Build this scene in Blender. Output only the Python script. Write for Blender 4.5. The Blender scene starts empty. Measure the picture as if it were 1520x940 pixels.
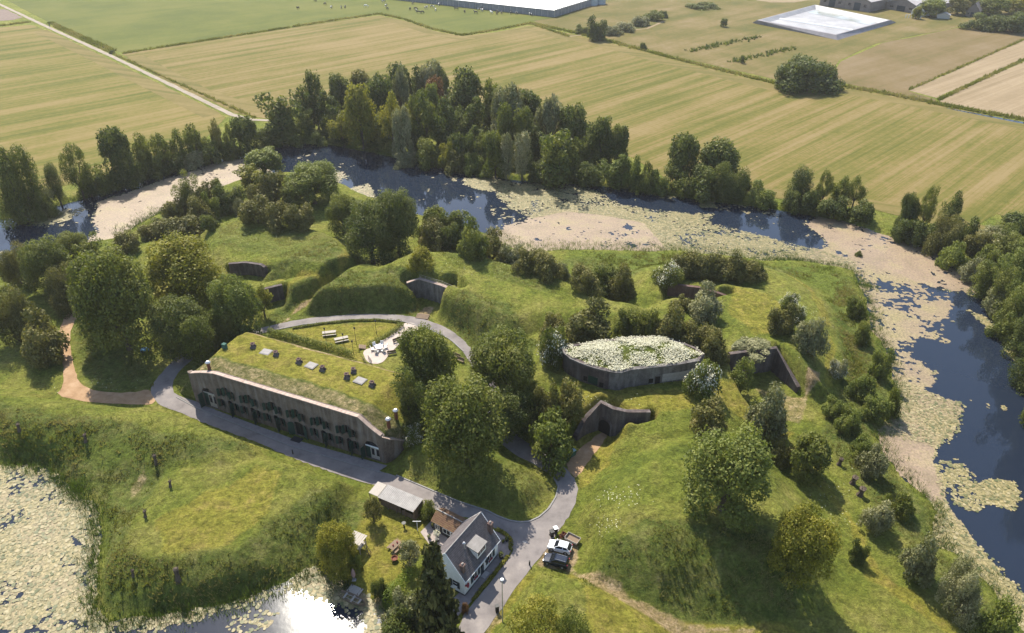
import bpy, bmesh, math, random
import numpy as np
from mathutils import Vector, Matrix

# ------------------------------------------------------------------ camera, sky, sun, exposure
SC = bpy.context.scene
COL = SC.collection
H = 90.0                                   # flying height of the camera above the fort yard (m)
PITCH = math.radians(32.2)
F = 1072.0                                 # focal length for a 1520 px wide picture
cam = bpy.data.objects.new("camera", bpy.data.cameras.new("camera"))
COL.objects.link(cam)
cam.location = (0, 0, H)
cam.rotation_euler = (math.radians(90) - PITCH, 0, 0)
cam.data.sensor_width = 36.0
cam.data.lens = 36.0 * F / 1520.0
cam.data.clip_start = 1.0
cam.data.clip_end = 12000.0
SC.camera = cam

SUN_EL = math.radians(51.5)
SUN_AZ = math.radians(-21.5)               # from +Y (view direction), negative = to the left
world = bpy.data.worlds.new("World")
SC.world = world
world.use_nodes = True
wn = world.node_tree.nodes
sky = wn.new("ShaderNodeTexSky")
sky.sky_type = 'NISHITA'
sky.sun_disc = False
sky.sun_elevation = SUN_EL
sky.sun_rotation = SUN_AZ
sky.air_density = 1.0
sky.dust_density = 1.0
sky.ozone_density = 1.0
wn["Background"].inputs[1].default_value = 0.145
world.node_tree.links.new(sky.outputs[0], wn["Background"].inputs[0])
sl = bpy.data.lights.new("sun", 'SUN')
sl.energy = 5.0
sl.angle = math.radians(0.5)
sl.color = (1.0, 0.93, 0.80)
sun = bpy.data.objects.new("sun", sl)
COL.objects.link(sun)
sdir = Vector((math.sin(SUN_AZ) * math.cos(SUN_EL), math.cos(SUN_AZ) * math.cos(SUN_EL), math.sin(SUN_EL)))
sun.rotation_euler = sdir.to_track_quat('Z', 'Y').to_euler()
sun.location = (-40, 100, 120)
SC.view_settings.view_transform = 'Standard'
SC.view_settings.look = 'None'
SC.view_settings.exposure = 0.84
SC.view_settings.gamma = 1.0
SC.cycles.max_bounces = 6
SC.cycles.diffuse_bounces = 2
SC.cycles.glossy_bounces = 2
SC.cycles.transmission_bounces = 3
SC.cycles.volume_bounces = 0
SC.cycles.use_denoising = True

RNG = np.random.default_rng(7)
rnd = random.Random(11)
CP, SP = math.cos(PITCH), math.sin(PITCH)


def P(x, y, z=0.0):
    """where the line of sight through photo point (x, y) meets height z"""
    u = (x - 760.0) / F
    v = (y - 470.0) / F
    t = (H - z) / (SP + v * CP)
    return Vector((t * u, t * (CP - v * SP), z))


def Q(X, Y, Z):
    d = Y * CP + (H - Z) * SP
    return 760 + F * X / d, 470 + F * ((H - Z) * CP - Y * SP) / d


def poly(pts, z=0.0):
    return np.array([P(a, b, z)[:2] for a, b in pts])


# ------------------------------------------------------------------ small builders
def mesh_from(name, V, Fc, mat=None, smooth=False, attrs=None):
    V = np.asarray(V, dtype=np.float32)
    me = bpy.data.meshes.new(name)
    if isinstance(Fc, np.ndarray):
        n, k = Fc.shape
        me.vertices.add(len(V))
        me.vertices.foreach_set("co", V.ravel())
        me.loops.add(n * k)
        me.loops.foreach_set("vertex_index", Fc.astype(np.int32).ravel())
        me.polygons.add(n)
        me.polygons.foreach_set("loop_start", np.arange(0, n * k, k, dtype=np.int32))
        me.polygons.foreach_set("loop_total", np.full(n, k, dtype=np.int32))
        me.update(calc_edges=True)
    else:
        me.from_pydata([tuple(v) for v in V], [], Fc)
        me.update()
    if smooth:
        me.polygons.foreach_set("use_smooth", np.ones(len(me.polygons), dtype=bool))
    for an, (typ, arr) in (attrs or {}).items():
        a = me.attributes.new(an, typ, 'POINT')
        key = 'color' if typ == 'FLOAT_COLOR' else 'value'
        a.data.foreach_set(key, np.asarray(arr, dtype=np.float32).ravel())
    if mat:
        me.materials.append(mat)
    return me


def link(name, me, parent=None, loc=None, rz=None):
    o = bpy.data.objects.new(name, me)
    COL.objects.link(o)
    if parent is not None:
        o.parent = parent
    if loc is not None:
        o.location = loc
    if rz is not None:
        o.rotation_euler = (0, 0, rz)
    return o


def tag(o, label=None, cat=None, group=None, kind=None):
    if label: o["label"] = label
    if cat: o["category"] = cat
    if group: o["group"] = group
    if kind: o["kind"] = kind
    return o


def thing(name, label, cat, loc=(0, 0, 0), rz=0.0, group=None):
    return tag(link(name, None, None, loc, rz), label, cat, group)


class MB:
    """collects boxes, tubes and prisms into one mesh"""
    def __init__(s):
        s.v, s.f = [], []

    def add(s, V, Fs):
        b = len(s.v)
        s.v += [tuple(x) for x in V]
        s.f += [tuple(i + b for i in f) for f in Fs]
        return s

    def box(s, c, d, rz=0.0, taper=1.0, M=None):
        hx, hy, hz = d[0] / 2, d[1] / 2, d[2] / 2
        V = []
        for z, k in ((-hz, 1), (hz, taper)):
            for x, y in ((-hx, -hy), (hx, -hy), (hx, hy), (-hx, hy)):
                V.append(Vector((x * k, y * k, z)))
        R = M if M is not None else Matrix.Rotation(rz, 3, 'Z')
        V = [R @ v + Vector(c) for v in V]
        return s.add(V, [(3, 2, 1, 0), (4, 5, 6, 7), (0, 1, 5, 4), (1, 2, 6, 5), (2, 3, 7, 6), (3, 0, 4, 7)])

    def prism(s, pts, y0, y1, axis='Y'):
        """outline (x, z) pushed from y0 to y1"""
        n = len(pts)
        V = [(a, y0, b) for a, b in pts] + [(a, y1, b) for a, b in pts]
        if axis == 'Z':
            V = [(a, b, y0) for a, b in pts] + [(a, b, y1) for a, b in pts]
        if axis == 'X':
            V = [(y0, a, b) for a, b in pts] + [(y1, a, b) for a, b in pts]
        return s.add(V, [tuple(range(n)), tuple(range(2 * n - 1, n - 1, -1))] +
                     [(i, i + n, (i + 1) % n + n, (i + 1) % n) for i in range(n)])

    def tube(s, p0, p1, r0, r1=None, n=6, cap=True):
        r1 = r0 if r1 is None else r1
        p0, p1 = Vector(p0), Vector(p1)
        d = (p1 - p0)
        if d.length < 1e-6: return s
        q = d.to_track_quat('Z', 'Y').to_matrix()
        V = []
        for p, r in ((p0, r0), (p1, r1)):
            for i in range(n):
                a = 2 * math.pi * i / n
                V.append(p + q @ Vector((r * math.cos(a), r * math.sin(a), 0)))
        Fs = [(i, (i + 1) % n, (i + 1) % n + n, i + n) for i in range(n)]
        if cap: Fs += [tuple(range(n - 1, -1, -1)), tuple(range(n, 2 * n))]
        return s.add(V, Fs)

    def rings(s, rings, cap=True):
        n = len(rings[0])
        V = [p for r in rings for p in r]
        Fs = []
        for k in range(len(rings) - 1):
            for i in range(n):
                Fs.append((k * n + i, k * n + (i + 1) % n, (k + 1) * n + (i + 1) % n, (k + 1) * n + i))
        if cap:
            Fs += [tuple(range(n - 1, -1, -1)), tuple(range((len(rings) - 1) * n, len(rings) * n))]
        return s.add(V, Fs)

    def build(s, name, mat, parent=None, loc=None, rz=None, smooth=False):
        me = mesh_from(name, s.v, s.f, mat, smooth)
        bm = bmesh.new(); bm.from_mesh(me)
        bmesh.ops.recalc_face_normals(bm, faces=bm.faces)
        bm.to_mesh(me); bm.free()
        return link(name, me, parent, loc, rz)


def copy_tree(o, parent=None):
    c = o.copy()
    COL.objects.link(c)
    if parent is not None:
        c.parent = parent
    for ch in list(o.children):
        copy_tree(ch, c)
    return c


# ------------------------------------------------------------------ materials
def new_mat(name):
    m = bpy.data.materials.new(name)
    m.use_nodes = True
    nt = m.node_tree
    return m, nt, nt.nodes["Principled BSDF"]


def nd(nt, typ, **kw):
    n = nt.nodes.new(typ)
    for k, v in kw.items():
        setattr(n, k, v)
    return n


def coords(nt, scale=(1, 1, 1), rot=(0, 0, 0), kind="Object"):
    tc = nd(nt, "ShaderNodeTexCoord")
    mp = nd(nt, "ShaderNodeMapping")
    mp.inputs["Scale"].default_value = scale
    src = tc.outputs[kind]
    if any(rot):
        m0 = nd(nt, "ShaderNodeMapping")
        m0.inputs["Rotation"].default_value = rot
        nt.links.new(src, m0.inputs[0])
        src = m0.outputs[0]
    nt.links.new(src, mp.inputs[0])
    return mp.outputs[0]


def noise(nt, vec, scale, detail=4, rough=0.6, dist=0.0):
    n = nd(nt, "ShaderNodeTexNoise")
    n.inputs["Scale"].default_value = scale
    n.inputs["Detail"].default_value = detail
    n.inputs["Roughness"].default_value = rough
    n.inputs["Distortion"].default_value = dist
    nt.links.new(vec, n.inputs["Vector"])
    return n.outputs["Fac"]


def ramp(nt, fac, stops, interp='LINEAR'):
    r = nd(nt, "ShaderNodeValToRGB")
    r.color_ramp.interpolation = interp
    e = r.color_ramp.elements
    while len(e) < len(stops): e.new(0.5)
    for k, (p, c) in enumerate(stops):
        e[k].position = p
        e[k].color = (c[0], c[1], c[2], 1) if not isinstance(c, (int, float)) else (c, c, c, 1)
    nt.links.new(fac, r.inputs[0])
    return r.outputs[0]


def mixc(nt, fac, a, b, mode='MIX'):
    m = nd(nt, "ShaderNodeMix", data_type='RGBA', blend_type=mode)
    for sock, v in ((m.inputs[0], fac), (m.inputs[6], a), (m.inputs[7], b)):
        if isinstance(v, (int, float)): sock.default_value = v
        elif isinstance(v, tuple): sock.default_value = (*v, 1)
        else: nt.links.new(v, sock)
    return m.outputs[2]


def mth(nt, op, a, b=None, clamp=False):
    m = nd(nt, "ShaderNodeMath", operation=op, use_clamp=clamp)
    for sock, v in ((m.inputs[0], a), (m.inputs[1], b)):
        if v is None: continue
        if isinstance(v, (int, float)): sock.default_value = v
        else: nt.links.new(v, sock)
    return m.outputs[0]


def bump(nt, bsdf, height, strength=0.4, dist=0.1):
    b = nd(nt, "ShaderNodeBump")
    b.inputs["Strength"].default_value = strength
    b.inputs["Distance"].default_value = dist
    nt.links.new(height, b.inputs["Height"])
    nt.links.new(b.outputs[0], bsdf.inputs["Normal"])


def simple(name, stops, scale=1.0, rough=0.85, detail=5, bmp=0.0, metallic=0.0, spec=0.3, kind="Object", sc3=(1, 1, 1), bdist=0.05):
    """one surface: a noise run through a few close colours"""
    m, nt, b = new_mat(name)
    f = noise(nt, coords(nt, sc3, kind=kind), scale, detail, 0.65)
    if len(stops) == 1: stops = [(0.3, tuple(c * 0.85 for c in stops[0])), (0.7, tuple(c * 1.12 for c in stops[0]))]
    nt.links.new(ramp(nt, f, stops), b.inputs["Base Color"])
    b.inputs["Roughness"].default_value = rough
    b.inputs["Metallic"].default_value = metallic
    b.inputs["Specular IOR Level"].default_value = spec
    if bmp: bump(nt, b, f, bmp, bdist)
    return m


M = {}
M["asphalt"] = simple("asphalt", [(0.32, (0.125, 0.112, 0.108)), (0.46, (0.18, 0.16, 0.152)), (0.56, (0.2, 0.178, 0.168)), (0.7, (0.26, 0.23, 0.21))], 0.3, 0.9, 12, 0.15, spec=0.2)
M["kerb"] = simple("kerb_stone", [(0.22, 0.21, 0.2)], 3.0)
M["paving"] = simple("paving", [(0.3, (0.16, 0.14, 0.135)), (0.7, (0.24, 0.21, 0.2))], 1.3, 0.9, 8, 0.2)
M["patio"] = simple("patio", [(0.3, (0.26, 0.215, 0.19)), (0.7, (0.34, 0.29, 0.26))], 1.6, 0.9, 8)
M["sand"] = simple("sandy_path", [(0.25, (0.2, 0.12, 0.06)), (0.5, (0.3, 0.19, 0.105)), (0.75, (0.38, 0.26, 0.16))], 0.5, 0.95, 9, 0.2)
M["shellpath"] = simple("shell_path", [(0.3, (0.34, 0.28, 0.24)), (0.7, (0.46, 0.39, 0.34))], 0.7, 0.95, 9)
M["farmtrack"] = simple("farm_track", [(0.3, (0.2, 0.165, 0.12)), (0.7, (0.31, 0.26, 0.21))], 0.3, 0.95, 8)
M["white"] = simple("white_paint", [(0.3, (0.68, 0.68, 0.66)), (0.7, (0.8, 0.8, 0.78))], 2.0, 0.7)
M["greenpaint"] = simple("dark_green_paint", [(0.3, (0.012, 0.035, 0.028)), (0.7, (0.02, 0.055, 0.042))], 3.0, 0.4)
M["glass"] = simple("window_glass", [(0.012, 0.014, 0.018)], 1.0, 0.08, spec=0.5)
M["black"] = simple("black_plastic", [(0.02, 0.021, 0.023)], 3.0, 0.5)
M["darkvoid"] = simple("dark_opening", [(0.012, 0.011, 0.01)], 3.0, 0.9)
M["wood"] = simple("weathered_wood", [(0.3, (0.13, 0.09, 0.06)), (0.7, (0.22, 0.16, 0.11))], 4.0, 0.85, sc3=(1, 8, 1))
M["greywood"] = simple("grey_wood", [(0.3, (0.3, 0.27, 0.23)), (0.7, (0.42, 0.38, 0.33))], 4.0, 0.85, sc3=(1, 6, 1))
M["rust"] = simple("rusty_brown", [(0.16, 0.06, 0.035)], 4.0)
M["red"] = simple("red_flowers", [(0.4, (0.25, 0.02, 0.03)), (0.6, (0.32, 0.05, 0.06))], 8.0)
M["steel"] = simple("galvanised_steel", [(0.42, 0.43, 0.45)], 4.0, 0.4, metallic=0.6)
M["lead"] = simple("lead_sheet", [(0.3, (0.15, 0.14, 0.13)), (0.7, (0.22, 0.205, 0.195))], 1.5, 0.6)
M["concrete"] = simple("concrete", [(0.3, (0.24, 0.22, 0.21)), (0.5, (0.32, 0.3, 0.28)), (0.7, (0.4, 0.37, 0.35))], 1.2, 0.9, 8)
M["bark"] = simple("bark", [(0.3, (0.05, 0.035, 0.025)), (0.7, (0.13, 0.1, 0.075))], 3.0, 0.95, 6, 0.5, sc3=(1, 1, 0.3))
M["soil"] = simple("bare_soil", [(0.3, (0.12, 0.085, 0.07)), (0.7, (0.2, 0.15, 0.12))], 0.5, 0.95)


def brick_mat(name, a, b_, c, streak=0.5, rows=0.08):
    m, nt, b = new_mat(name)
    v = coords(nt)
    n1 = noise(nt, v, 0.5, 7, 0.65)
    n2 = noise(nt, coords(nt, (1.2, 1.2, 0.12)), 1.0, 6, 0.6)
    n3 = noise(nt, v, 9.0, 2, 0.5)
    col = ramp(nt, n1, [(0.3, a), (0.5, b_), (0.68, c)])
    col = mixc(nt, mth(nt, 'MULTIPLY', ramp(nt, n2, [(0.45, 0.0), (0.75, 1.0)]), streak), col, (0.34, 0.32, 0.3))
    col = mixc(nt, 0.55, col, ramp(nt, n3, [(0.3, 0.25), (0.7, 0.75)]), 'OVERLAY')
    # brick courses: fine dark joints
    w = nd(nt, "ShaderNodeTexWave", wave_type='BANDS', bands_direction='Z')
    w.inputs["Scale"].default_value = 0.314 / rows / 2
    nt.links.new(v, w.inputs["Vector"])
    nt.links.new(col, b.inputs["Base Color"])
    b.inputs["Roughness"].default_value = 0.92
    b.inputs["Specular IOR Level"].default_value = 0.2
    bump(nt, b, w.outputs["Fac"], 0.25, 0.02)
    return m


M["brick_fort"] = brick_mat("fort_brick", (0.075, 0.056, 0.046), (0.12, 0.092, 0.075), (0.16, 0.125, 0.1), 0.4)
M["brick_dark"] = brick_mat("bunker_brick", (0.045, 0.036, 0.036), (0.08, 0.062, 0.058), (0.115, 0.09, 0.08), 0.3)
M["brick_old"] = brick_mat("old_red_brick", (0.07, 0.04, 0.035), (0.11, 0.065, 0.055), (0.14, 0.09, 0.075), 0.2)
M["brick_red"] = brick_mat("red_brick", (0.14, 0.06, 0.045), (0.2, 0.09, 0.065), (0.25, 0.12, 0.09), 0.1)
M["coping"] = simple("coping_stone", [(0.3, (0.3, 0.22, 0.18)), (0.7, (0.46, 0.36, 0.3))], 1.2, 0.9, 8)
M["bunker_concrete"] = brick_mat("bunker_concrete", (0.06, 0.055, 0.053), (0.11, 0.1, 0.094), (0.17, 0.158, 0.148), 0.5)


def leaf_mat(name, dark, mid, light, trans=0.42, spec=0.25):
    m, nt, b = new_mat(name)
    a = nd(nt, "ShaderNodeAttribute", attribute_name="tint")
    oi = nd(nt, "ShaderNodeObjectInfo")
    f = mth(nt, 'ADD', a.outputs["Fac"], mth(nt, 'MULTIPLY', mth(nt, 'SUBTRACT', oi.outputs["Random"], 0.5), 0.35))
    col = ramp(nt, f, [(0.05, dark), (0.5, mid), (0.95, light)])
    nt.links.new(col, b.inputs["Base Color"])
    b.inputs["Roughness"].default_value = 0.6
    b.inputs["Specular IOR Level"].default_value = spec
    tr = nd(nt, "ShaderNodeBsdfTranslucent")
    nt.links.new(mixc(nt, 1.0, col, (0.95, 1.0, 0.45), 'MULTIPLY'), tr.inputs["Color"])
    mx = nd(nt, "ShaderNodeMixShader")
    mx.inputs[0].default_value = trans
    nt.links.new(b.outputs[0], mx.inputs[1])
    nt.links.new(tr.outputs[0], mx.inputs[2])
    nt.links.new(mx.outputs[0], nt.nodes["Material Output"].inputs["Surface"])
    return m


LEAF = {
    "dark": leaf_mat("leaves_dark_green", (0.054, 0.073, 0.017), (0.102, 0.124, 0.028), (0.168, 0.178, 0.046)),
    "mid": leaf_mat("leaves_mid_green", (0.078, 0.099, 0.018), (0.138, 0.157, 0.029), (0.216, 0.216, 0.048)),
    "yellow": leaf_mat("leaves_yellow_green", (0.120, 0.130, 0.015), (0.210, 0.203, 0.025), (0.324, 0.283, 0.046)),
    "fresh": leaf_mat("leaves_fresh_green", (0.096, 0.124, 0.024), (0.162, 0.189, 0.039), (0.240, 0.254, 0.060)),
    "grey": leaf_mat("leaves_grey_green", (0.126, 0.135, 0.057), (0.222, 0.216, 0.101), (0.348, 0.324, 0.175), 0.25),
    "brown": leaf_mat("leaves_brownish", (0.085, 0.086, 0.021), (0.15, 0.142, 0.036), (0.225, 0.195, 0.06), 0.3),
    "red": leaf_mat("leaves_reddish", (0.156, 0.076, 0.029), (0.240, 0.124, 0.051), (0.312, 0.173, 0.074), 0.25),
    "conifer": leaf_mat("needles_dark", (0.036, 0.041, 0.013), (0.072, 0.076, 0.023), (0.168, 0.146, 0.046), 0.2),
    "hedge": leaf_mat("hedge_leaves", (0.084, 0.119, 0.011), (0.144, 0.194, 0.018), (0.216, 0.259, 0.032)),
    "flower": simple("white_blossom", [(0.3, (0.4, 0.385, 0.25)), (0.7, (0.58, 0.55, 0.41))], 3.0, 0.8),
}
# ------------------------------------------------------------------ numpy noise and polygon distance
def vnoise(X, Y, scale, seed):
    r = np.random.default_rng(seed)
    L = r.random((256, 256)).astype(np.float32)
    x, y = X / scale + 1000.3, Y / scale + 1000.7
    i, j = np.floor(x).astype(int), np.floor(y).astype(int)
    fx, fy = x - i, y - j
    fx = fx * fx * (3 - 2 * fx); fy = fy * fy * (3 - 2 * fy)
    i0, j0, i1, j1 = i % 256, j % 256, (i + 1) % 256, (j + 1) % 256
    return (L[i0, j0] * (1 - fx) + L[i1, j0] * fx) * (1 - fy) + (L[i0, j1] * (1 - fx) + L[i1, j1] * fx) * fy


def fbm(X, Y, scale, seed, octs=4, gain=0.55):
    s, a, t = 0, 1.0, 0
    for k in range(octs):
        s = s + a * vnoise(X, Y, scale / 2 ** k, seed + k)
        t += a; a *= gain
    return s / t


def sdist(pg, X, Y, margin):
    """signed distance to a polygon (negative inside), 1e3 where farther than margin"""
    out = np.full(X.shape, 1e3, dtype=np.float32)
    lo, hi = pg.min(0) - margin, pg.max(0) + margin
    sel = (X >= lo[0]) & (X <= hi[0]) & (Y >= lo[1]) & (Y <= hi[1])
    x, y = X[sel], Y[sel]
    if x.size == 0: return out
    d = np.full(x.shape, 1e9); ins = np.zeros(x.shape, bool)
    n = len(pg)
    for k in range(n):
        ax, ay = pg[k]; bx, by = pg[(k + 1) % n]
        ex, ey = bx - ax, by - ay
        t = np.clip(((x - ax) * ex + (y - ay) * ey) / (ex * ex + ey * ey + 1e-9), 0, 1)
        d = np.minimum(d, (x - ax - t * ex) ** 2 + (y - ay - t * ey) ** 2)
        if ay != by:
            c = ((ay > y) != (by > y)) & (x < ex * (y - ay) / (by - ay) + ax)
            ins ^= c
    d = np.sqrt(d)
    out[sel] = np.where(ins, -d, d)
    return out


def sm(t):
    t = np.clip(t, 0, 1)
    return t * t * (3 - 2 * t)


# ------------------------------------------------------------------ outlines read off the ground
POND = [(-200, 690), (45, 690), (80, 700), (104, 722), (125, 737), (143, 750), (148, 790), (143, 850), (141, 900),
        (158, 926), (200, 918), (260, 910), (330, 897), (380, 882), (425, 866), (455, 846), (480, 843), (505, 858),
        (520, 872), (528, 882), (548, 890), (560, 902), (572, 915), (580, 945), (590, 1060), (-200, 1060)]
OUTER = [(-120, 350), (0, 326), (60, 314), (120, 296), (190, 277), (250, 254), (310, 240), (365, 228), (400, 220),
         (440, 213), (480, 213), (530, 222), (590, 235), (640, 245), (700, 258), (770, 268), (860, 274), (930, 280),
         (985, 289), (1050, 298), (1120, 306), (1190, 317), (1250, 328), (1310, 347), (1370, 367), (1420, 390),
         (1448, 420), (1462, 455), (1480, 482), (1505, 512), (1540, 545), (1620, 600), (1720, 700), (1820, 850), (1900, 1000)]
INNER = [(1700, 1100), (1560, 990), (1502, 912), (1466, 866), (1427, 826), (1390, 808), (1383, 782), (1390, 762), (1365, 729), (1336, 706),
         (1315, 674), (1302, 645), (1325, 612), (1333, 590), (1322, 555), (1320, 533), (1308, 507), (1294, 487),
         (1288, 452), (1275, 422), (1266, 402), (1240, 394), (1190, 387), (1130, 386), (1080, 379), (1010, 373),
         (940, 372), (880, 371), (830, 371), (780, 373), (745, 362), (720, 347), (690, 335), (640, 325), (600, 312), (560, 296),
         (530, 285), (505, 272), (470, 264), (430, 256), (395, 258), (360, 266), (330, 277), (300, 287), (265, 305),
         (232, 318), (205, 332), (178, 352), (130, 360), (90, 365), (40, 378), (0, 392), (-120, 430)]
MOAT = OUTER + INNER
ROAD_MAIN = [(235, 601), (262, 611), (310, 631), (380, 656), (430, 679), (500, 704), (536, 716), (572, 724), (620, 745), (648, 758),
             (678, 766), (716, 772), (745, 790), (760, 800), (763, 815), (752, 835), (735, 856), (705, 892), (690, 908), (678, 945), (660, 990),
             (700, 990), (712, 945), (745, 905), (770, 866), (800, 831), (818, 806), (830, 786), (846, 765), (858, 737), (857, 720), (852, 710),
             (838, 690), (800, 668), (778, 655), (762, 640), (748, 610), (738, 575), (724, 545), (697, 515), (680, 497), (650, 480),
             (610, 469), (560, 466), (500, 468), (440, 475), (400, 484), (360, 494), (300, 510), (262, 530), (245, 547), (230, 566), (222, 582)]
ROAD_HOLE = [(590, 707), (619, 719), (650, 732), (681, 745), (724, 759), (753, 772), (782, 775), (807, 764), (826, 735), (828, 721),
             (818, 705), (789, 687), (760, 674), (740, 655), (726, 625), (712, 585), (705, 550), (688, 522), (668, 504), (640, 490),
             (600, 478), (560, 473), (510, 476), (450, 482), (405, 491), (340, 507), (300, 525), (272, 545), (258, 562), (255, 580), (265, 588), (288, 595), (430, 655), (560, 699)]
PATH_L = [(84, 588), (92, 575), (95, 555), (91, 530), (88, 500), (92, 475), (108, 458), (135, 440), (150, 446), (125, 462), (109, 478), (103, 500), (107, 530),
          (112, 556), (120, 571), (150, 583), (200, 583), (222, 577), (236, 601), (190, 601), (130, 597)]
COURT = [(536, 522), (557, 514), (575, 500), (592, 486), (606, 477), (622, 485), (618, 495), (597, 508), (578, 525), (568, 540), (547, 541)]
OVAL = [(428, 490), (480, 481), (520, 478), (560, 477), (590, 480), (594, 486), (575, 500), (552, 512), (535, 522), (546, 541), (500, 524), (455, 505)]
SANDP = [(892, 642), (903, 640), (897, 655), (878, 680), (862, 703), (852, 711), (838, 692), (855, 672), (875, 655)]
# plateaus: (height of the top, width of the slope, outline at that height)
HILLS = [
    (7.0, 10, [(570, 392), (620, 374), (680, 377), (740, 388), (790, 402), (840, 422), (900, 445), (940, 452), (930, 470), (880, 470), (820, 462), (760, 462), (700, 446), (660, 418), (620, 400)]),
    (5.5, 8, [(470, 428), (500, 405), (545, 392), (600, 400), (612, 414), (560, 425), (500, 436), (450, 455)]),
    (5.0, 7, [(318, 333), (360, 322), (420, 325), (480, 348), (508, 372), (500, 392), (465, 392), (430, 385), (400, 392), (385, 392), (340, 388), (320, 370)]),
    (4.0, 5, [(395, 425), (430, 412), (470, 408), (480, 415), (450, 430), (410, 445)]),
    (4.5, 11, [(975, 400), (1050, 385), (1115, 392), (1160, 410), (1195, 440), (1205, 490), (1190, 540), (1165, 500), (1120, 500), (1075, 490), (1060, 455), (1020, 425), (985, 432)]),
    (6.0, 9, [(1075, 425), (1130, 430), (1170, 455), (1185, 500), (1192, 560), (1183, 572), (1152, 516), (1089, 522), (1060, 520), (1000, 490), (960, 470), (1000, 445)]),
    (5.0, 13, [(800, 505), (850, 480), (950, 465), (1070, 500), (1085, 540), (1060, 600), (1030, 640), (975, 640), (962, 614), (893, 600), (845, 585), (810, 560)]),
    (6.2, 10, [(915, 790), (960, 700), (1000, 660), (1060, 640), (1110, 690), (1150, 740), (1160, 790), (1130, 806), (1060, 800), (1000, 798), (955, 800)]),
    (3.6, 6, [(775, 865), (800, 848), (835, 855), (880, 875), (930, 905), (960, 935), (980, 1010), (750, 1010), (752, 930)]),
    (4.4, 9, [(-150, 570), (0, 596), (90, 603), (200, 614), (285, 627), (345, 650), (330, 668), (260, 650), (170, 632), (60, 622), (0, 615), (-150, 600)]),
    (3.4, 7, [(271, 700), (380, 686), (420, 690), (470, 708), (530, 722), (520, 735), (470, 735), (430, 748), (405, 770), (347, 815), (253, 828), (200, 815), (210, 774)]),
    (2.0, 9, [(150, 380), (220, 365), (300, 370), (330, 420), (300, 480), (200, 500), (140, 470), (120, 420)]),
    (2.5, 10, [(630, 640), (700, 620), (740, 660), (760, 720), (720, 735), (660, 715), (610, 690)]),
]
# cut-ins: (level, slope width, outline at that level)
CUTS = [
    (0.0, 3.0, [(380, 495), (420, 478), (480, 445), (515, 420), (520, 412), (500, 418), (470, 440), (430, 465), (405, 470), (392, 450), (375, 455)]),
    (0.3, 2.5, [(1095, 575), (1180, 595), (1230, 600), (1215, 640), (1150, 640), (1110, 600)]),
]

# brick retaining walls let into the slopes: tops of the wall (px, py, height), floor outline in front, floor level
NICHES = {
    "poterne": ([(857, 649, 1.0), (871, 622, 3.8), (892, 599, 6.4), (909, 608, 6.3), (931, 613, 6.0), (966, 613, 5.4)], [(915, 641), (903, 646), (878, 680), (862, 690), (850, 660)], 0.0),
    "recess": ([(604, 421, 4.4), (622, 415, 5.0), (655, 425, 5.0), (683, 437, 4.4)], [(672, 446), (650, 464), (646, 472), (618, 470), (624, 450)], 0.0),
    "corner": ([(1084, 527, 6.0), (1152, 518, 6.0), (1183, 576, 1.6)], [(1190, 590), (1180, 605), (1130, 610), (1095, 575), (1085, 562)], 0.3),
    "east": ([(992, 423, 5.2), (1037, 428, 5.2), (1065, 436, 5.0), (1081, 442, 4.2)], [(1080, 450), (1040, 462), (990, 452)], 2.2),
    "north": ([(339, 393, 5.0), (364, 391, 5.0), (386, 394, 5.0), (392, 398, 4.6)], [(392, 415), (380, 424), (345, 415)], 1.7),
    "west": ([(390, 431, 4.2), (419, 424, 4.2)], [(425, 450), (415, 462), (395, 462)], 0.4),
}


def niche_line(k):
    tops, floor, zf = NICHES[k]
    L_ = np.array([P(a, b_, c_)[:2] for a, b_, c_ in tops])
    cen = poly(floor, zf).mean(0)
    t_ = np.gradient(L_, axis=0); t_ /= np.linalg.norm(t_, axis=1)[:, None]
    n_ = np.stack([-t_[:, 1], t_[:, 0]], -1)
    if ((L_ - cen) * n_).sum() < 0: n_ = -n_
    return L_, n_, [c_ for _, _, c_ in tops]


xs = np.unique(np.round(np.concatenate([np.linspace(-3000, -420, 16), np.linspace(-400, -160, 61), np.arange(-155, 185, 0.55), np.linspace(188, 420, 61), np.linspace(450, 3000, 16)]), 3))
ys = np.unique(np.round(np.concatenate([np.linspace(-400, 30, 20), np.arange(45, 275, 0.55), np.arange(277, 420, 1.6), np.linspace(430, 800, 60), np.linspace(850, 4000, 16)]), 3))
GX, GY = np.meshgrid(xs, ys, indexing='ij')
Z = np.zeros_like(GX)
pond, moat = poly(POND, -1.0), poly(MOAT, -1.0)
for zt, w, pts in HILLS:
    d = sdist(poly(pts, zt), GX, GY, w + 1)
    d = d + 1.2 * (fbm(GX, GY, 9, 31) - 0.5) * 2
    t_ = np.clip(d / w, 0, 1)
    Z = np.maximum(Z, zt * (1 - .4 * sm(t_) - .6 * t_))
near = sm((GY - 40) / 20) * (1 - sm((GY - 330) / 40))
ISLAND = poly(INNER[::-1] + [(1700, 1100), (-200, 1100), (-200, 430)], 0)
isl = sdist(ISLAND, GX, GY, 30)
rolling = (fbm(GX, GY, 14, 5, 5) - 0.5) * 1.3 + (fbm(GX, GY, 3.2, 9, 3) - 0.5) * 1.0
Z = Z + rolling * (1 - sm((isl + 6) / 8)) * near * (0.25 + 0.75 * sm(Z / 2.0)) * 0.8
for zc, w, pts in CUTS:
    d = sdist(poly(pts, zc), GX, GY, w + 1)
    k = 1 - sm(d / w)
    Z = Z * (1 - k) + zc * k
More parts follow.
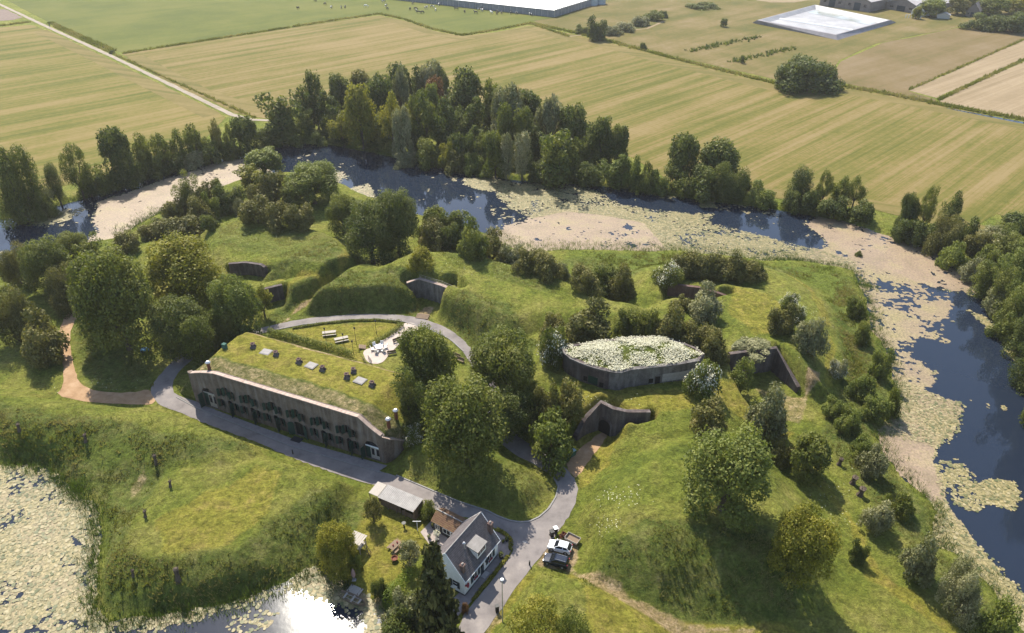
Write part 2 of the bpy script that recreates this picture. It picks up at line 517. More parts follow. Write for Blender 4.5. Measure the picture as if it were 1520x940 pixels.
for k_ in NICHES:
    L_, n_, zt_ = niche_line(k_)
    for i_ in range(len(L_) - 1):
        zt = min(zt_[i_], zt_[i_ + 1]) - .1
        d = sdist(np.array([L_[i_] + n_[i_] * .3, L_[i_ + 1] + n_[i_ + 1] * .3, L_[i_ + 1] + n_[i_ + 1] * 3, L_[i_] + n_[i_] * 3]), GX, GY, 8)
        Z = np.maximum(Z, zt * (1 - sm(d / 7)))
for k_ in NICHES:
    L_, n_, zt_ = niche_line(k_)
    d = sdist(np.concatenate([L_ + n_ * .35, poly(NICHES[k_][1], NICHES[k_][2])]), GX, GY, 3)
    k = 1 - sm(d / 1.9)
    Z = Z * (1 - k) + NICHES[k_][2] * k
for k_ in NICHES:
    L_, n_, zt_ = niche_line(k_)
    for i_ in range(len(L_) - 1):
        zt = min(zt_[i_], zt_[i_ + 1]) - .05
        d = sdist(np.array([L_[i_] + n_[i_] * .95, L_[i_ + 1] + n_[i_ + 1] * .95, L_[i_ + 1] + n_[i_ + 1] * 3, L_[i_] + n_[i_] * 3]), GX, GY, 2)
        Z = np.maximum(Z, zt * (1 - sm(d / .6)))
road, hole = poly(ROAD_MAIN), poly(ROAD_HOLE)
# barracks and house stand on level ground
PADS = [poly([(300, 600), (572, 690), (600, 600), (560, 545), (440, 500), (390, 490), (330, 540)]), poly([(470, 850), (540, 730), (640, 750), (690, 765), (750, 790), (760, 815), (690, 920), (640, 950), (575, 915), (520, 872)]),
        poly([(800, 800), (830, 785), (860, 800), (855, 845), (830, 850), (795, 835)]), poly(OVAL), poly(COURT), poly(PATH_L), poly(SANDP)]
D_road = sdist(road, GX, GY, 8)
D_hole = sdist(hole, GX, GY, 8)
inroad = np.maximum(D_road, -D_hole)
flat = inroad
for pp in PADS:
    flat = np.minimum(flat, sdist(pp, GX, GY, 8))
k = 1 - sm((flat - 0.7) / 3.5)
Z = Z * (1 - k)
D_pond = sdist(pond, GX, GY, 9) - 0.9 * (fbm(GX, GY, 4, 77) - 0.5) * 2
D_moat = sdist(moat, GX, GY, 9) - 0.9 * (fbm(GX, GY, 4, 78) - 0.5) * 2
for D in (D_pond, D_moat):
    kk = 1 - sm((D + 0.5) / 3.5)
    Z = Z * (1 - kk) + (-1.05) * kk
    Z = np.where(D < -0.5, np.minimum(Z, -1.05 - 1.6 * sm((-D - 0.5) / 3)), Z)


def hgt(X, Y):
    X, Y = np.asarray(X, float), np.asarray(Y, float)
    i = np.clip(np.searchsorted(xs, X) - 1, 0, len(xs) - 2)
    j = np.clip(np.searchsorted(ys, Y) - 1, 0, len(ys) - 2)
    a = (X - xs[i]) / (xs[i + 1] - xs[i]); b = (Y - ys[j]) / (ys[j + 1] - ys[j])
    return (Z[i, j] * (1 - a) + Z[i + 1, j] * a) * (1 - b) + (Z[i, j + 1] * (1 - a) + Z[i + 1, j + 1] * a) * b


def ground(px, py):
    """point of the terrain seen at photo point (px, py)"""
    zz = np.linspace(14, -1.0, 151)
    pts = np.array([P(px, py, z) for z in zz])
    hh = np.maximum(hgt(pts[:, 0], pts[:, 1]), -1.0)
    ok = np.nonzero(hh >= pts[:, 2] - 1e-6)[0]
    k = ok[0] if len(ok) else -1
    return Vector((pts[k, 0], pts[k, 1], hh[k]))


# ---- what grows where: R rough growth, G mown grass, B bare soil, A lush reed green
ROUGH, MOWN, BARE, LUSH = [np.zeros_like(GX) for _ in range(4)]
def paint(dst, pts, z, soft=1.5, amt=1.0):
    d = sdist(poly(pts, z), GX, GY, soft * 2 + 3) + (fbm(GX, GY, 3.5, 99) - 0.5) * 3 * min(1, soft)
    np.maximum(dst, amt * (1 - sm((d + soft) / (2 * soft))), out=dst)
for z, amt, pts in [
    (2, 1.0, [(420, 478), (470, 440), (520, 418), (610, 425), (640, 470), (560, 466), (480, 470)]),
    (3, .8, [(400, 405), (440, 385), (500, 360), (512, 385), (500, 402), (440, 400), (400, 420)]),
    (3, .8, [(390, 480), (400, 440), (470, 412), (480, 420), (440, 445), (400, 485)]),
    (3, .9, [(645, 470), (690, 455), (760, 475), (800, 520), (760, 560), (700, 540), (670, 490)]),
    (3, .6, [(700, 400), (760, 420), (840, 440), (820, 460), (740, 440)]),
    (2, 1.0, [(860, 880), (900, 830), (960, 805), (1040, 805), (1130, 812), (1190, 850), (1190, 905), (1100, 912), (1000, 908), (930, 880)]),
    (3, .9, [(930, 800), (960, 790), (1000, 820), (960, 850)]),
    (2, 1.0, [(-20, 610), (60, 625), (180, 640), (300, 668), (370, 660), (375, 675), (310, 692), (220, 690), (100, 670), (0, 655)]),
    (1, 1.0, [(150, 740), (200, 700), (250, 690), (200, 780), (185, 830), (260, 850), (350, 835), (430, 770), (470, 740), (540, 740), (520, 790), (470, 830), (380, 870), (200, 910), (150, 900), (152, 800)]),
    (1, .9, [(0, 650), (150, 680), (250, 690), (190, 730), (150, 735), (90, 700), (0, 688)]),
    (1, .9, [(1230, 400), (1262, 405), (1285, 460), (1300, 500), (1318, 560), (1320, 610), (1290, 650), (1320, 690), (1375, 750), (1380, 800), (1330, 790), (1270, 700), (1220, 640), (1250, 590), (1240, 480)]),
    (1, .9, [(1380, 800), (1500, 920), (1490, 960), (1400, 880), (1340, 810)]),
    (1, .7, [(820, 380), (900, 372), (1000, 372), (1100, 385), (1230, 395), (1200, 410), (1130, 400), (980, 395), (940, 420), (870, 400)]),
    (2, .8, [(1185, 560), (1165, 525), (1180, 510), (1205, 540), (1215, 560), (1200, 590)]),
    (3, .5, [(640, 390), (720, 395), (800, 420), (760, 430), (680, 420)]),
    (1, .5, [(600, 690), (760, 680), (820, 720), (790, 765), (700, 745), (620, 715)]),
    (4, .5, [(310, 335), (500, 350), (510, 385), (400, 390), (320, 370)]),
    (1, .8, [(100, 470), (220, 540), (225, 570), (150, 580), (118, 560)]),
]: paint(ROUGH, pts, z, 2.0, amt)
for z, amt, pts in [
    (0, 1, OVAL), (0, 1, [(500, 850), (545, 745), (625, 765), (640, 800), (590, 860), (545, 885)]),
    (1, .9, [(400, 470), (420, 440), (450, 425), (480, 420), (515, 385), (520, 400), (490, 425), (430, 465), (400, 482)]),
    (4, .9, [(410, 410), (445, 398), (470, 402), (500, 405), (515, 395), (500, 420), (470, 408), (440, 408), (400, 425)]),
    (1, .9, [(1158, 408), (1168, 408), (1210, 435), (1228, 490), (1240, 530), (1232, 580), (1215, 590), (1228, 530), (1215, 490), (1198, 442)]),
    (1, 1, [(1200, 650), (1222, 700), (1277, 772), (1308, 845), (1372, 886), (1445, 940), (1425, 945), (1350, 890), (1290, 850), (1262, 776), (1205, 705), (1180, 660)]),
    (1, .8, [(850, 600), (1000, 600), (1060, 630), (960, 640), (930, 650), (900, 690), (860, 720)]),
    (1, .8, [(1000, 580), (1100, 590), (1180, 640), (1150, 660), (1060, 620)]),
    (1, .9, [(850, 850), (900, 880), (1000, 912), (1150, 915), (1300, 960), (900, 1000), (860, 900)]),
    (3.5, .7, [(230, 770), (380, 690), (420, 700), (400, 760), (340, 810), (240, 820)]),
    (1, .9, [(690, 940), (760, 860), (800, 842), (790, 855), (740, 910), (720, 960)]),
    (5, .6, [(1085, 430), (1150, 440), (1180, 500), (1120, 505), (1080, 470)]),
]: paint(MOWN, pts, z, 1.0, amt)
for z, amt, pts in [
    (0, 1, [(618, 472), (634, 476), (636, 466), (645, 456), (630, 456)]),
    (0, .8, [(430, 466), (445, 455), (470, 437), (478, 437), (450, 458), (434, 470)]),
    (0, .9, [(400, 492), (418, 478), (432, 470), (420, 484)]),
    (0, .8, [(796, 840), (815, 808), (832, 800), (856, 805), (858, 830), (845, 850), (800, 843)]),
    (.4, .6, [(850, 845), (870, 852), (930, 890), (1020, 925), (1150, 935), (1000, 945), (920, 915), (870, 880)]),
    (.4, .8, [(1130, 600), (1150, 598), (1165, 605), (1155, 625)]), (.4, .9, [(1190, 574), (1212, 570), (1215, 585), (1195, 592)]), (.4, .5, [(1120, 575), (1200, 590), (1190, 630), (1150, 620)]),
    (0, .8, [(575, 812), (590, 798), (600, 805), (590, 826), (580, 826)]),
    (0, .7, [(552, 885), (565, 875), (575, 900), (570, 915), (556, 900)]),
    (1.0, .5, [(185, 715), (215, 702), (222, 712), (190, 740)]),
    (1.0, .5, [(700, 930), (740, 900), (745, 912), (715, 950)]),
]: paint(BARE, pts, z, 0.6, amt)
for z, amt, pts in [
    (0, 1, [(1150, 395), (1240, 395), (1262, 430), (1280, 470), (1275, 500), (1255, 470), (1235, 440), (1180, 410)]),
    (0, 1, [(1220, 440), (1240, 450), (1270, 520), (1280, 570), (1260, 560), (1240, 500)]),
    (0, 1, [(0, 650), (110, 660), (240, 690), (230, 705), (120, 690), (0, 680)]),
    (0, .8, [(150, 745), (175, 760), (178, 830), (300, 880), (420, 840), (440, 850), (300, 900), (160, 915)]),
    (0, .8, [(830, 372), (1000, 374), (1130, 390), (960, 410), (900, 390)]),
    (0, .9, [(200, 335), (245, 318), (255, 325), (215, 350)]),
]: paint(LUSH, pts, z, 1.5, amt)
ROUGH *= (1 - 0.9 * BARE); MOWN *= (1 - 0.6 * ROUGH)

nx, ny = len(xs), len(ys)
idx = np.arange(nx * ny).reshape(nx, ny)
quads = np.stack([idx[:-1, :-1], idx[1:, :-1], idx[1:, 1:], idx[:-1, 1:]], -1).reshape(-1, 4)
V = np.stack([GX, GY, Z], -1).reshape(-1, 3)
gm, nt, b = new_mat("meadow_ground")
at = nd(nt, "ShaderNodeAttribute", attribute_name="growth")
sep = nd(nt, "ShaderNodeSeparateColor")
nt.links.new(at.outputs["Color"], sep.inputs[0])
v = coords(nt)
n1 = noise(nt, v, 0.09, 9, 0.7)
n2 = noise(nt, v, 0.9, 8, 0.72, 0.6)
n3 = noise(nt, v, 0.35, 10, 0.75)
base = ramp(nt, n1, [(0.3, (0.09, 0.12, 0.019)), (0.46, (0.14, 0.16, 0.026)), (0.58, (0.195, 0.193, 0.042)), (0.72, (0.24, 0.212, 0.07))])
rough = ramp(nt, n3, [(0.33, (0.06, 0.085, 0.016)), (0.47, (0.105, 0.128, 0.026)), (0.6, (0.155, 0.158, 0.044)), (0.72, (0.2, 0.18, 0.075))])
mown = ramp(nt, n3, [(0.3, (0.16, 0.165, 0.024)), (0.5, (0.215, 0.198, 0.034)), (0.68, (0.27, 0.213, 0.06))])
bare = ramp(nt, n3, [(0.3, (0.2, 0.155, 0.06)), (0.5, (0.3, 0.22, 0.12)), (0.7, (0.4, 0.31, 0.2))])
lush = ramp(nt, n3, [(0.3, (0.075, 0.105, 0.016)), (0.6, (0.125, 0.155, 0.026)), (0.75, (0.165, 0.175, 0.04))])
def softmask(ch, ns=n2):
    return ramp(nt, mth(nt, 'ADD', sep.outputs[ch], mth(nt, 'MULTIPLY', mth(nt, 'SUBTRACT', ns, 0.5), 0.9)), [(0.3, 0.0), (0.65, 1.0)])
c = mixc(nt, softmask("Green"), base, mown)
c = mixc(nt, softmask("Red"), c, rough)
c = mixc(nt, mth(nt, 'MULTIPLY', at.outputs["Alpha"], 0.85), c, lush)
c = mixc(nt, softmask("Blue"), c, bare)
c = mixc(nt, 0.75, c, ramp(nt, n2, [(0.3, 0.15), (0.5, 0.5), (0.7, 0.85)]), 'OVERLAY')
c = mixc(nt, 0.5, c, ramp(nt, noise(nt, v, 2.6, 6, 0.75), [(0.3, 0.15), (0.5, 0.5), (0.7, 0.85)]), 'OVERLAY')
nt.links.new(c, b.inputs["Base Color"])
b.inputs["Roughness"].default_value = 0.95
b.inputs["Specular IOR Level"].default_value = 0.1
bump(nt, b, noise(nt, v, 1.3, 8, 0.78), 1.0, 0.9)
growth = np.stack([ROUGH, MOWN, BARE, LUSH], -1).reshape(-1, 4)
g = link("ground", mesh_from("ground", V, quads, gm, True, {"growth": ('FLOAT_COLOR', growth)}))
tag(g, kind="structure")

# ------------------------------------------------------------------ water
wm, nt, b = new_mat("still_water")
b.inputs["Base Color"].default_value = (0.012, 0.018, 0.031, 1)
b.inputs["Roughness"].default_value = 0.035
b.inputs["IOR"].default_value = 1.33
b.inputs["Specular IOR Level"].default_value = 0.5
v = coords(nt)
bump(nt, b, noise(nt, v, 1.3, 3, 0.5), 0.025, 0.12)
me = mesh_from("moat_water", [(-330, -60, -1), (330, -60, -1), (330, 330, -1), (-330, 330, -1)], [(0, 1, 2, 3)], wm)
tag(link("moat_water", me), kind="structure")
pw = wm.copy(); pw.name = "pond_water"
pw.node_tree.nodes["Principled BSDF"].inputs["Roughness"].default_value = 0.09
me = mesh_from("pond_water", [(*q, -.99) for q in [(-160, 20), (-10, 20), (-10, 78), (-60, 110), (-160, 118)]], [(0, 1, 2, 3, 4)], pw)
tag(link("pond_water", me), kind="structure")

ax, ay = np.arange(-240, 200, 0.3), np.arange(40, 262, 0.3)
AX, AY = np.meshgrid(ax, ay, indexing='ij')
DEN = np.zeros_like(AX); TYP = np.full_like(AX, 0.5)
ALGAE = [  # outline, cover 0..1, soft edge (m), kind 0 pink mat .. 1 yellow lily leaves
    (POND, .77, 1.0, .62),
    ([(-150, 870), (30, 870), (60, 905), (110, 940), (130, 1050), (-150, 1050)], -.26, 5, .6),
    ([(160, 932), (260, 912), (330, 899), (400, 879), (425, 866), (435, 885), (520, 905), (585, 920), (600, 1060), (150, 1060), (150, 945)], -.70, 2.0, .6),
    ([(150, 950), (160, 930), (250, 915), (340, 898), (425, 868), (455, 845), (480, 843), (500, 852), (480, 868), (440, 878), (370, 900), (280, 922), (190, 935)], .35, 1.0, .5),
    ([(495, 850), (520, 868), (555, 893), (580, 930), (590, 1000), (540, 990), (548, 925), (520, 905), (490, 870)], .55, 1.5, .6),
    ([(340, 925), (380, 908), (410, 912), (390, 932), (350, 942)], .35, 2, .6), ([(455, 880), (480, 875), (490, 890), (465, 895)], .3, 1.5, .6),
    ([(140, 328), (150, 300), (200, 284), (260, 262), (310, 246), (355, 235), (395, 232), (400, 262), (360, 268), (300, 290), (262, 306), (232, 320), (205, 334), (178, 352), (150, 362), (120, 364), (150, 345)], .98, 2, .12),
    ([(40, 335), (90, 315), (130, 305), (120, 320), (70, 340)], .3, 3, .6), ([(45, 329), (58, 325), (66, 328), (60, 333), (48, 333)], .95, .4, .7),
    ([(480, 262), (505, 255), (515, 262), (500, 275), (480, 275)], .7, 1.5, .5), ([(520, 280), (545, 273), (552, 285), (560, 300), (540, 296)], .8, 1, .5),
    ([(735, 340), (765, 332), (790, 322), (850, 306), (905, 312), (945, 325), (985, 342), (1000, 365), (1005, 376), (930, 376), (830, 376), (780, 378), (745, 366)], .92, 3, .12),
    ([(690, 266), (725, 264), (760, 272), (745, 284), (715, 282), (692, 274)], .8, 2, .7),
    ([(740, 290), (760, 275), (810, 272), (870, 282), (920, 305), (960, 312), (1010, 318), (1060, 335), (1130, 352), (1200, 370), (1262, 388), (1266, 402), (1180, 392), (1080, 382), (1000, 376), (960, 330), (900, 318), (840, 312), (790, 322), (760, 308)], .64, 3, .8),
    ([(1000, 318), (1060, 318), (1050, 330), (1010, 330)], .45, 2, .9), ([(1040, 300), (1060, 300), (1060, 308), (1040, 308)], .8, 1, .9), ([(855, 275), (1000, 286), (1000, 300), (960, 300), (860, 285)], .2, 2, .8),
    ([(1196, 332), (1215, 322), (1250, 330), (1310, 348), (1370, 368), (1420, 390), (1450, 420), (1458, 440), (1420, 432), (1380, 424), (1320, 402), (1265, 380), (1230, 362), (1222, 350)], .92, 2, .05),
    ([(1235, 362), (1262, 378), (1310, 398), (1375, 425), (1408, 436), (1412, 462), (1395, 478), (1402, 492), (1418, 498), (1400, 510), (1365, 500), (1352, 530), (1375, 545), (1385, 570), (1360, 580), (1300, 600), (1300, 500), (1288, 452), (1266, 402), (1225, 394), (1180, 384)], .68, 2, .36),
    ([(1320, 420), (1340, 425), (1360, 455), (1345, 470), (1325, 450)], -.25, 2.5, .5),
    ([(1300, 560), (1345, 570), (1390, 590), (1425, 600), (1418, 640), (1388, 665), (1380, 685), (1400, 715), (1395, 740), (1410, 770), (1440, 800), (1470, 850), (1505, 905), (1530, 960), (1500, 910), (1466, 868), (1385, 800), (1380, 750), (1300, 650)], .95, 1.5, .5),
    ([(1302, 645), (1340, 655), (1380, 665), (1382, 700), (1390, 740), (1370, 735), (1330, 700)], .5, 2, .0),
    ([(1410, 690), (1432, 695), (1455, 730), (1450, 755), (1425, 750), (1405, 715)], .6, 2, .8), ([(1452, 722), (1475, 712), (1505, 718), (1515, 740), (1498, 755), (1460, 748)], .93, 1, .95),
    ([(1492, 520), (1512, 524), (1530, 538), (1510, 540)], .9, 1, .95), ([(1440, 462), (1460, 470), (1490, 500), (1520, 530), (1505, 520), (1470, 490)], .7, 1.2, .95),
    ([(1395, 745), (1430, 800), (1480, 840), (1525, 890), (1560, 990), (1500, 915), (1440, 845), (1390, 800)], .7, 1.5, .75),
]
for pts, den, soft, typ in ALGAE:
    d = sdist(poly(pts, -1), AX, AY, soft + 3)
    k = 1 - sm((d + soft * .5) / (soft * 1.5))
    DEN += den * k
    if den > 0: TYP = np.where(k > .4, TYP * .25 + typ * .75, TYP)
wat = np.minimum(sdist(pond, AX, AY, 3), sdist(moat, AX, AY, 3)) < 0.6
nz = 0.42 * fbm(AX, AY, 9, 201, 4) + 0.3 * fbm(AX, AY, 2.4, 205, 3) + 0.28 * vnoise(AX, AY, 0.7, 209)
lo, hi = np.percentile(nz, 1), np.percentile(nz, 99)
nz = (nz - lo) / (hi - lo)
cover = (nz < DEN) & wat
gi, gj = np.nonzero(cover[:-1, :-1])
n = ay.size
vid = np.stack([gi * n + gj, (gi + 1) * n + gj, (gi + 1) * n + gj + 1, gi * n + gj + 1], -1)
uq, inv = np.unique(vid.ravel(), return_inverse=True)
ui, uj = uq // n, uq % n
jit = RNG.uniform(-.13, .13, (len(uq), 2))
AV = np.stack([ax[ui] + jit[:, 0], ay[uj] + jit[:, 1], -0.975 + RNG.uniform(-.006, .006, len(uq))], -1)
am, nt, b = new_mat("floating_algae")
at = nd(nt, "ShaderNodeAttribute", attribute_name="leafiness")
v = coords(nt)
na, nb2 = noise(nt, v, 0.12, 8, 0.7), noise(nt, v, 2.2, 5, 0.7)
pink = ramp(nt, na, [(0.3, (0.167, 0.126, 0.076)), (0.5, (0.229, 0.165, 0.112)), (0.7, (0.273, 0.213, 0.120))])
nc2 = noise(nt, v, 4.5, 4, 0.8)
yel = ramp(nt, mth(nt, 'ADD', mth(nt, 'MULTIPLY', nb2, .5), mth(nt, 'MULTIPLY', nc2, .5)), [(0.36, (0.066, 0.074, 0.026)), (0.45, (0.145, 0.131, 0.050)), (0.54, (0.229, 0.184, 0.080)), (0.66, (0.317, 0.257, 0.144))])
pink = mixc(nt, ramp(nt, nc2, [(.52, 0.0), (.66, .65)]), pink, (.15, .135, .06))
f = ramp(nt, mth(nt, 'ADD', at.outputs["Fac"], mth(nt, 'MULTIPLY', mth(nt, 'SUBTRACT', na, 0.5), 1.2)), [(0.25, 0.0), (0.65, 1.0)])
c = mixc(nt, f, pink, yel)
c = mixc(nt, 0.6, c, ramp(nt, nb2, [(0.3, 0.2), (0.7, 0.8)]), 'OVERLAY')
c = mixc(nt, ramp(nt, noise(nt, v, .9, 6, .75), [(.56, 0.0), (.68, .7)]), c, (.27, .225, .1))
nt.links.new(c, b.inputs["Base Color"])
b.inputs["Roughness"].default_value = 0.6
b.inputs["Specular IOR Level"].default_value = 0.35
bump(nt, b, nb2, 0.5, 0.06)
o = link("floating_algae", mesh_from("floating_algae", AV, inv.reshape(-1, 4), am, False, {"leafiness": ('FLOAT', TYP[ui, uj])}))
tag(o, "tan, pink and yellow-green mats of algae and duckweed floating on the moat", kind="stuff")
# lily leaves
cand = np.stack(np.nonzero(cover & (TYP > .45)), -1)
hb = np.stack(np.nonzero(wat & (DEN > .27) & ~cover & (TYP > .4)), -1)
pick = np.concatenate([cand[RNG.choice(len(cand), min(14000, len(cand)), False)], hb[RNG.choice(len(hb), min(3500, len(hb)), False)]])
cx = ax[pick[:, 0]] + RNG.uniform(-.3, .3, len(pick)); cy = ay[pick[:, 1]] + RNG.uniform(-.3, .3, len(pick))
rr = RNG.uniform(.1, .42, len(pick)) ** 1.15; K = 7
ang = np.linspace(0, 2 * np.pi, K, endpoint=False)[None] + RNG.uniform(0, 6, (len(pick), 1))
rad = rr[:, None] * RNG.uniform(.75, 1.15, (len(pick), K))
tilt = RNG.normal(0, .05, (len(pick), 2))
LV = np.stack([cx[:, None] + rad * np.cos(ang), cy[:, None] + rad * np.sin(ang),
               -0.93 + RNG.uniform(0, .03, (len(pick), 1)) + np.clip(rad * (np.cos(ang) * tilt[:, :1] + np.sin(ang) * tilt[:, 1:]), -.03, .06)], -1).reshape(-1, 3)
LF = np.arange(len(pick) * K).reshape(-1, K)
lm = leaf_mat("lily_leaves", (0.09, 0.1, 0.035), (0.2, 0.17, 0.072), (0.33, 0.275, 0.15), 0.1, 0.5)
o = link("lily_pads", mesh_from("lily_pads", LV, LF, lm, False, {"tint": ('FLOAT', np.repeat(RNG.random(len(pick)), K))}))
tag(o, "yellow-green water lily leaves floating in patches on the moat", kind="stuff")

# ------------------------------------------------------------------ roads, paths, fields: sheets on level ground
def sheet(name, pts, mat, z, hole=None, parent=None, kind="structure"):
    bm = bmesh.new()
    def loop(pg):
        vs = [bm.verts.new((x, y, z)) for x, y in pg]
        return [bm.edges.new((vs[i], vs[(i + 1) % len(vs)])) for i in range(len(vs))]
    es = loop(pts)
    if hole is not None: es += loop(hole)
    bmesh.ops.triangle_fill(bm, edges=es, use_beauty=True, normal=(0, 0, 1))
    bmesh.ops.recalc_face_normals(bm, faces=bm.faces)
    for f_ in bm.faces:
        if f_.normal.z < 0: f_.normal_flip()
    me = bpy.data.meshes.new(name); bm.to_mesh(me); bm.free()
    me.materials.append(mat)
    o = link(name, me, parent)
    if kind: tag(o, kind=kind)
    return o


def dense(pg, step=1.0, wob=0.12):
    """polygon with more points and slightly uneven edges"""
    out = []
    for i in range(len(pg)):
        a, b_ = pg[i], pg[(i + 1) % len(pg)]
        m_ = max(1, int(np.hypot(*(b_ - a)) / step))
        for k_ in range(m_):
            out.append(a + (b_ - a) * k_ / m_ + RNG.uniform(-wob, wob, 2))
    return np.array(out)


def smooth_poly(pg, it=2):
    for _ in range(it):
        q = 0.75 * pg + 0.25 * np.roll(pg, -1, 0)
        r_ = 0.25 * pg + 0.75 * np.roll(pg, -1, 0)
        pg = np.stack([q, r_], 1).reshape(-1, 2)
    return pg


road_s, hole_s = smooth_poly(road), smooth_poly(hole)
sheet("asphalt_road", dense(road_s, .7, .13), M["asphalt"], 0.045, dense(hole_s, .9, .08))
sheet("sandy_path", dense(smooth_poly(poly(PATH_L)), 1.0, .15), M["sand"], 0.035)
sheet("shell_path", dense(smooth_poly(poly(COURT)), .8, .08), M["shellpath"], 0.06)
sheet("sandy_track", dense(smooth_poly(poly(SANDP)), .8, .15), M["sand"], 0.035)


def strip(name, line, w, z0, z1, mat, parent=None, kind="structure", closed=False):
    """a low solid band (kerb, edging) along a ground line"""
    L_ = np.array(line); n_ = len(L_)
    t = np.gradient(L_, axis=0); t /= np.linalg.norm(t, axis=1)[:, None] + 1e-9
    nn = np.stack([-t[:, 1], t[:, 0]], -1) * w / 2
    rings_ = [[(*(L_[i] - nn[i]), z0), (*(L_[i] - nn[i]), z1), (*(L_[i] + nn[i]), z1), (*(L_[i] + nn[i]), z0)] for i in range(n_)]
    o_ = MB().rings([[Vector(p_) for p_ in r] for r in rings_]).build(name, mat, parent)
    if kind: tag(o_, kind=kind)
    return o_


kl = hole_s[(np.abs(hole_s - poly([(700, 740)])[0]).sum(1) < 40)]
strip("road_kerb", poly([(588, 706), (619, 719), (650, 732), (681, 745), (724, 759), (740, 767), (756, 773), (772, 776), (785, 775), (800, 768), (815, 755), (825, 738), (829, 722), (819, 705), (790, 687)]), .22, 0, .16, M["kerb"])
strip("path_kerb", poly([(405, 491), (450, 482), (510, 476), (560, 473), (600, 478), (640, 490), (668, 504), (688, 522)]), .2, 0, .14, M["kerb"])
strip("pavement_kerb", poly([(262, 590), (290, 605), (305, 611), (430, 662), (566, 702)]), .2, 0, .15, M["kerb"])
sheet("pavement", np.concatenate([poly([(266, 590), (292, 605), (308, 611), (430, 661), (563, 700)]), poly([(575, 692), (440, 654), (306, 604), (290, 596)])]), M["paving"], 0.11)


def field_mat(name, cols, ang=44.0, wide=6.0, fine=1.3, contrast=1.0, patch=0.02):
    m, nt, b = new_mat(name)
    rot = (0, 0, math.radians(-ang))
    s1 = noise(nt, coords(nt, (0.006, 1 / wide, 1), rot), 1.0, 2, 0.5)
    s2 = noise(nt, coords(nt, (0.012, 1 / fine, 1), rot), 1.0, 4, 0.6)
    p1 = noise(nt, coords(nt), patch, 8, 0.65)
    s3 = noise(nt, coords(nt), 0.45, 6, 0.7)
    f_ = mth(nt, 'ADD', mth(nt, 'MULTIPLY', s1, 0.45 * contrast), mth(nt, 'ADD', mth(nt, 'MULTIPLY', s2, 0.3 * contrast), mth(nt, 'MULTIPLY', p1, 0.25 + .75 * (1 - contrast))))
    f_ = mth(nt, 'ADD', f_, mth(nt, 'MULTIPLY', mth(nt, 'SUBTRACT', s3, .5), .24))
    s4 = noise(nt, coords(nt, (0.02, 2.2, 1), rot), 1.0, 3, 0.7)
    f_ = mth(nt, 'ADD', f_, mth(nt, 'MULTIPLY', mth(nt, 'SUBTRACT', s4, .5), .2 * contrast))
    nt.links.new(ramp(nt, f_, cols), b.inputs["Base Color"])
    b.inputs["Roughness"].default_value = 0.95
    b.inputs["Specular IOR Level"].default_value = 0.1
    return m


HAY = [(0.38, (0.076, 0.081, 0.014)), (0.465, (0.120, 0.106, 0.026)), (0.52, (0.158, 0.122, 0.043)), (0.6, (0.196, 0.147, 0.066))]
M["hay"] = field_mat("mown_hay_field", HAY)
M["hay_head"] = field_mat("mown_headland", [(0.36, (0.088, 0.087, 0.020)), (0.5, (0.139, 0.112, 0.038)), (0.62, (0.183, 0.141, 0.057))], -24, 4, 1.2)
M["hay_left"] = field_mat("mown_hay_field_left", [(0.38, (0.072, 0.081, 0.014)), (0.47, (0.120, 0.110, 0.024)), (0.53, (0.158, 0.126, 0.040)), (0.6, (0.190, 0.144, 0.057))], 44, 7, 2)
M["pasture"] = field_mat("pasture", [(0.4, (0.072, 0.087, 0.016)), (0.5, (0.092, 0.103, 0.020)), (0.6, (0.114, 0.116, 0.026))], 44, 10, 3, .4)
M["rough_field"] = field_mat("rough_grassland", [(0.4, (0.079, 0.078, 0.019)), (0.48, (0.110, 0.094, 0.028)), (0.55, (0.145, 0.112, 0.044)), (0.62, (0.177, 0.134, 0.069))], 44, 14, 3, .5, .02)
M["dry_field"] = field_mat("dry_grassland", [(0.38, (0.094, 0.081, 0.026)), (0.5, (0.136, 0.100, 0.045)), (0.62, (0.170, 0.126, 0.071))], 38, 14, 3, .6, .02)
M["stubble"] = field_mat("stubble_field", [(0.38, (0.183, 0.138, 0.080)), (0.5, (0.227, 0.172, 0.105)), (0.62, (0.271, 0.210, 0.133))], 38, 3, 1, .9)

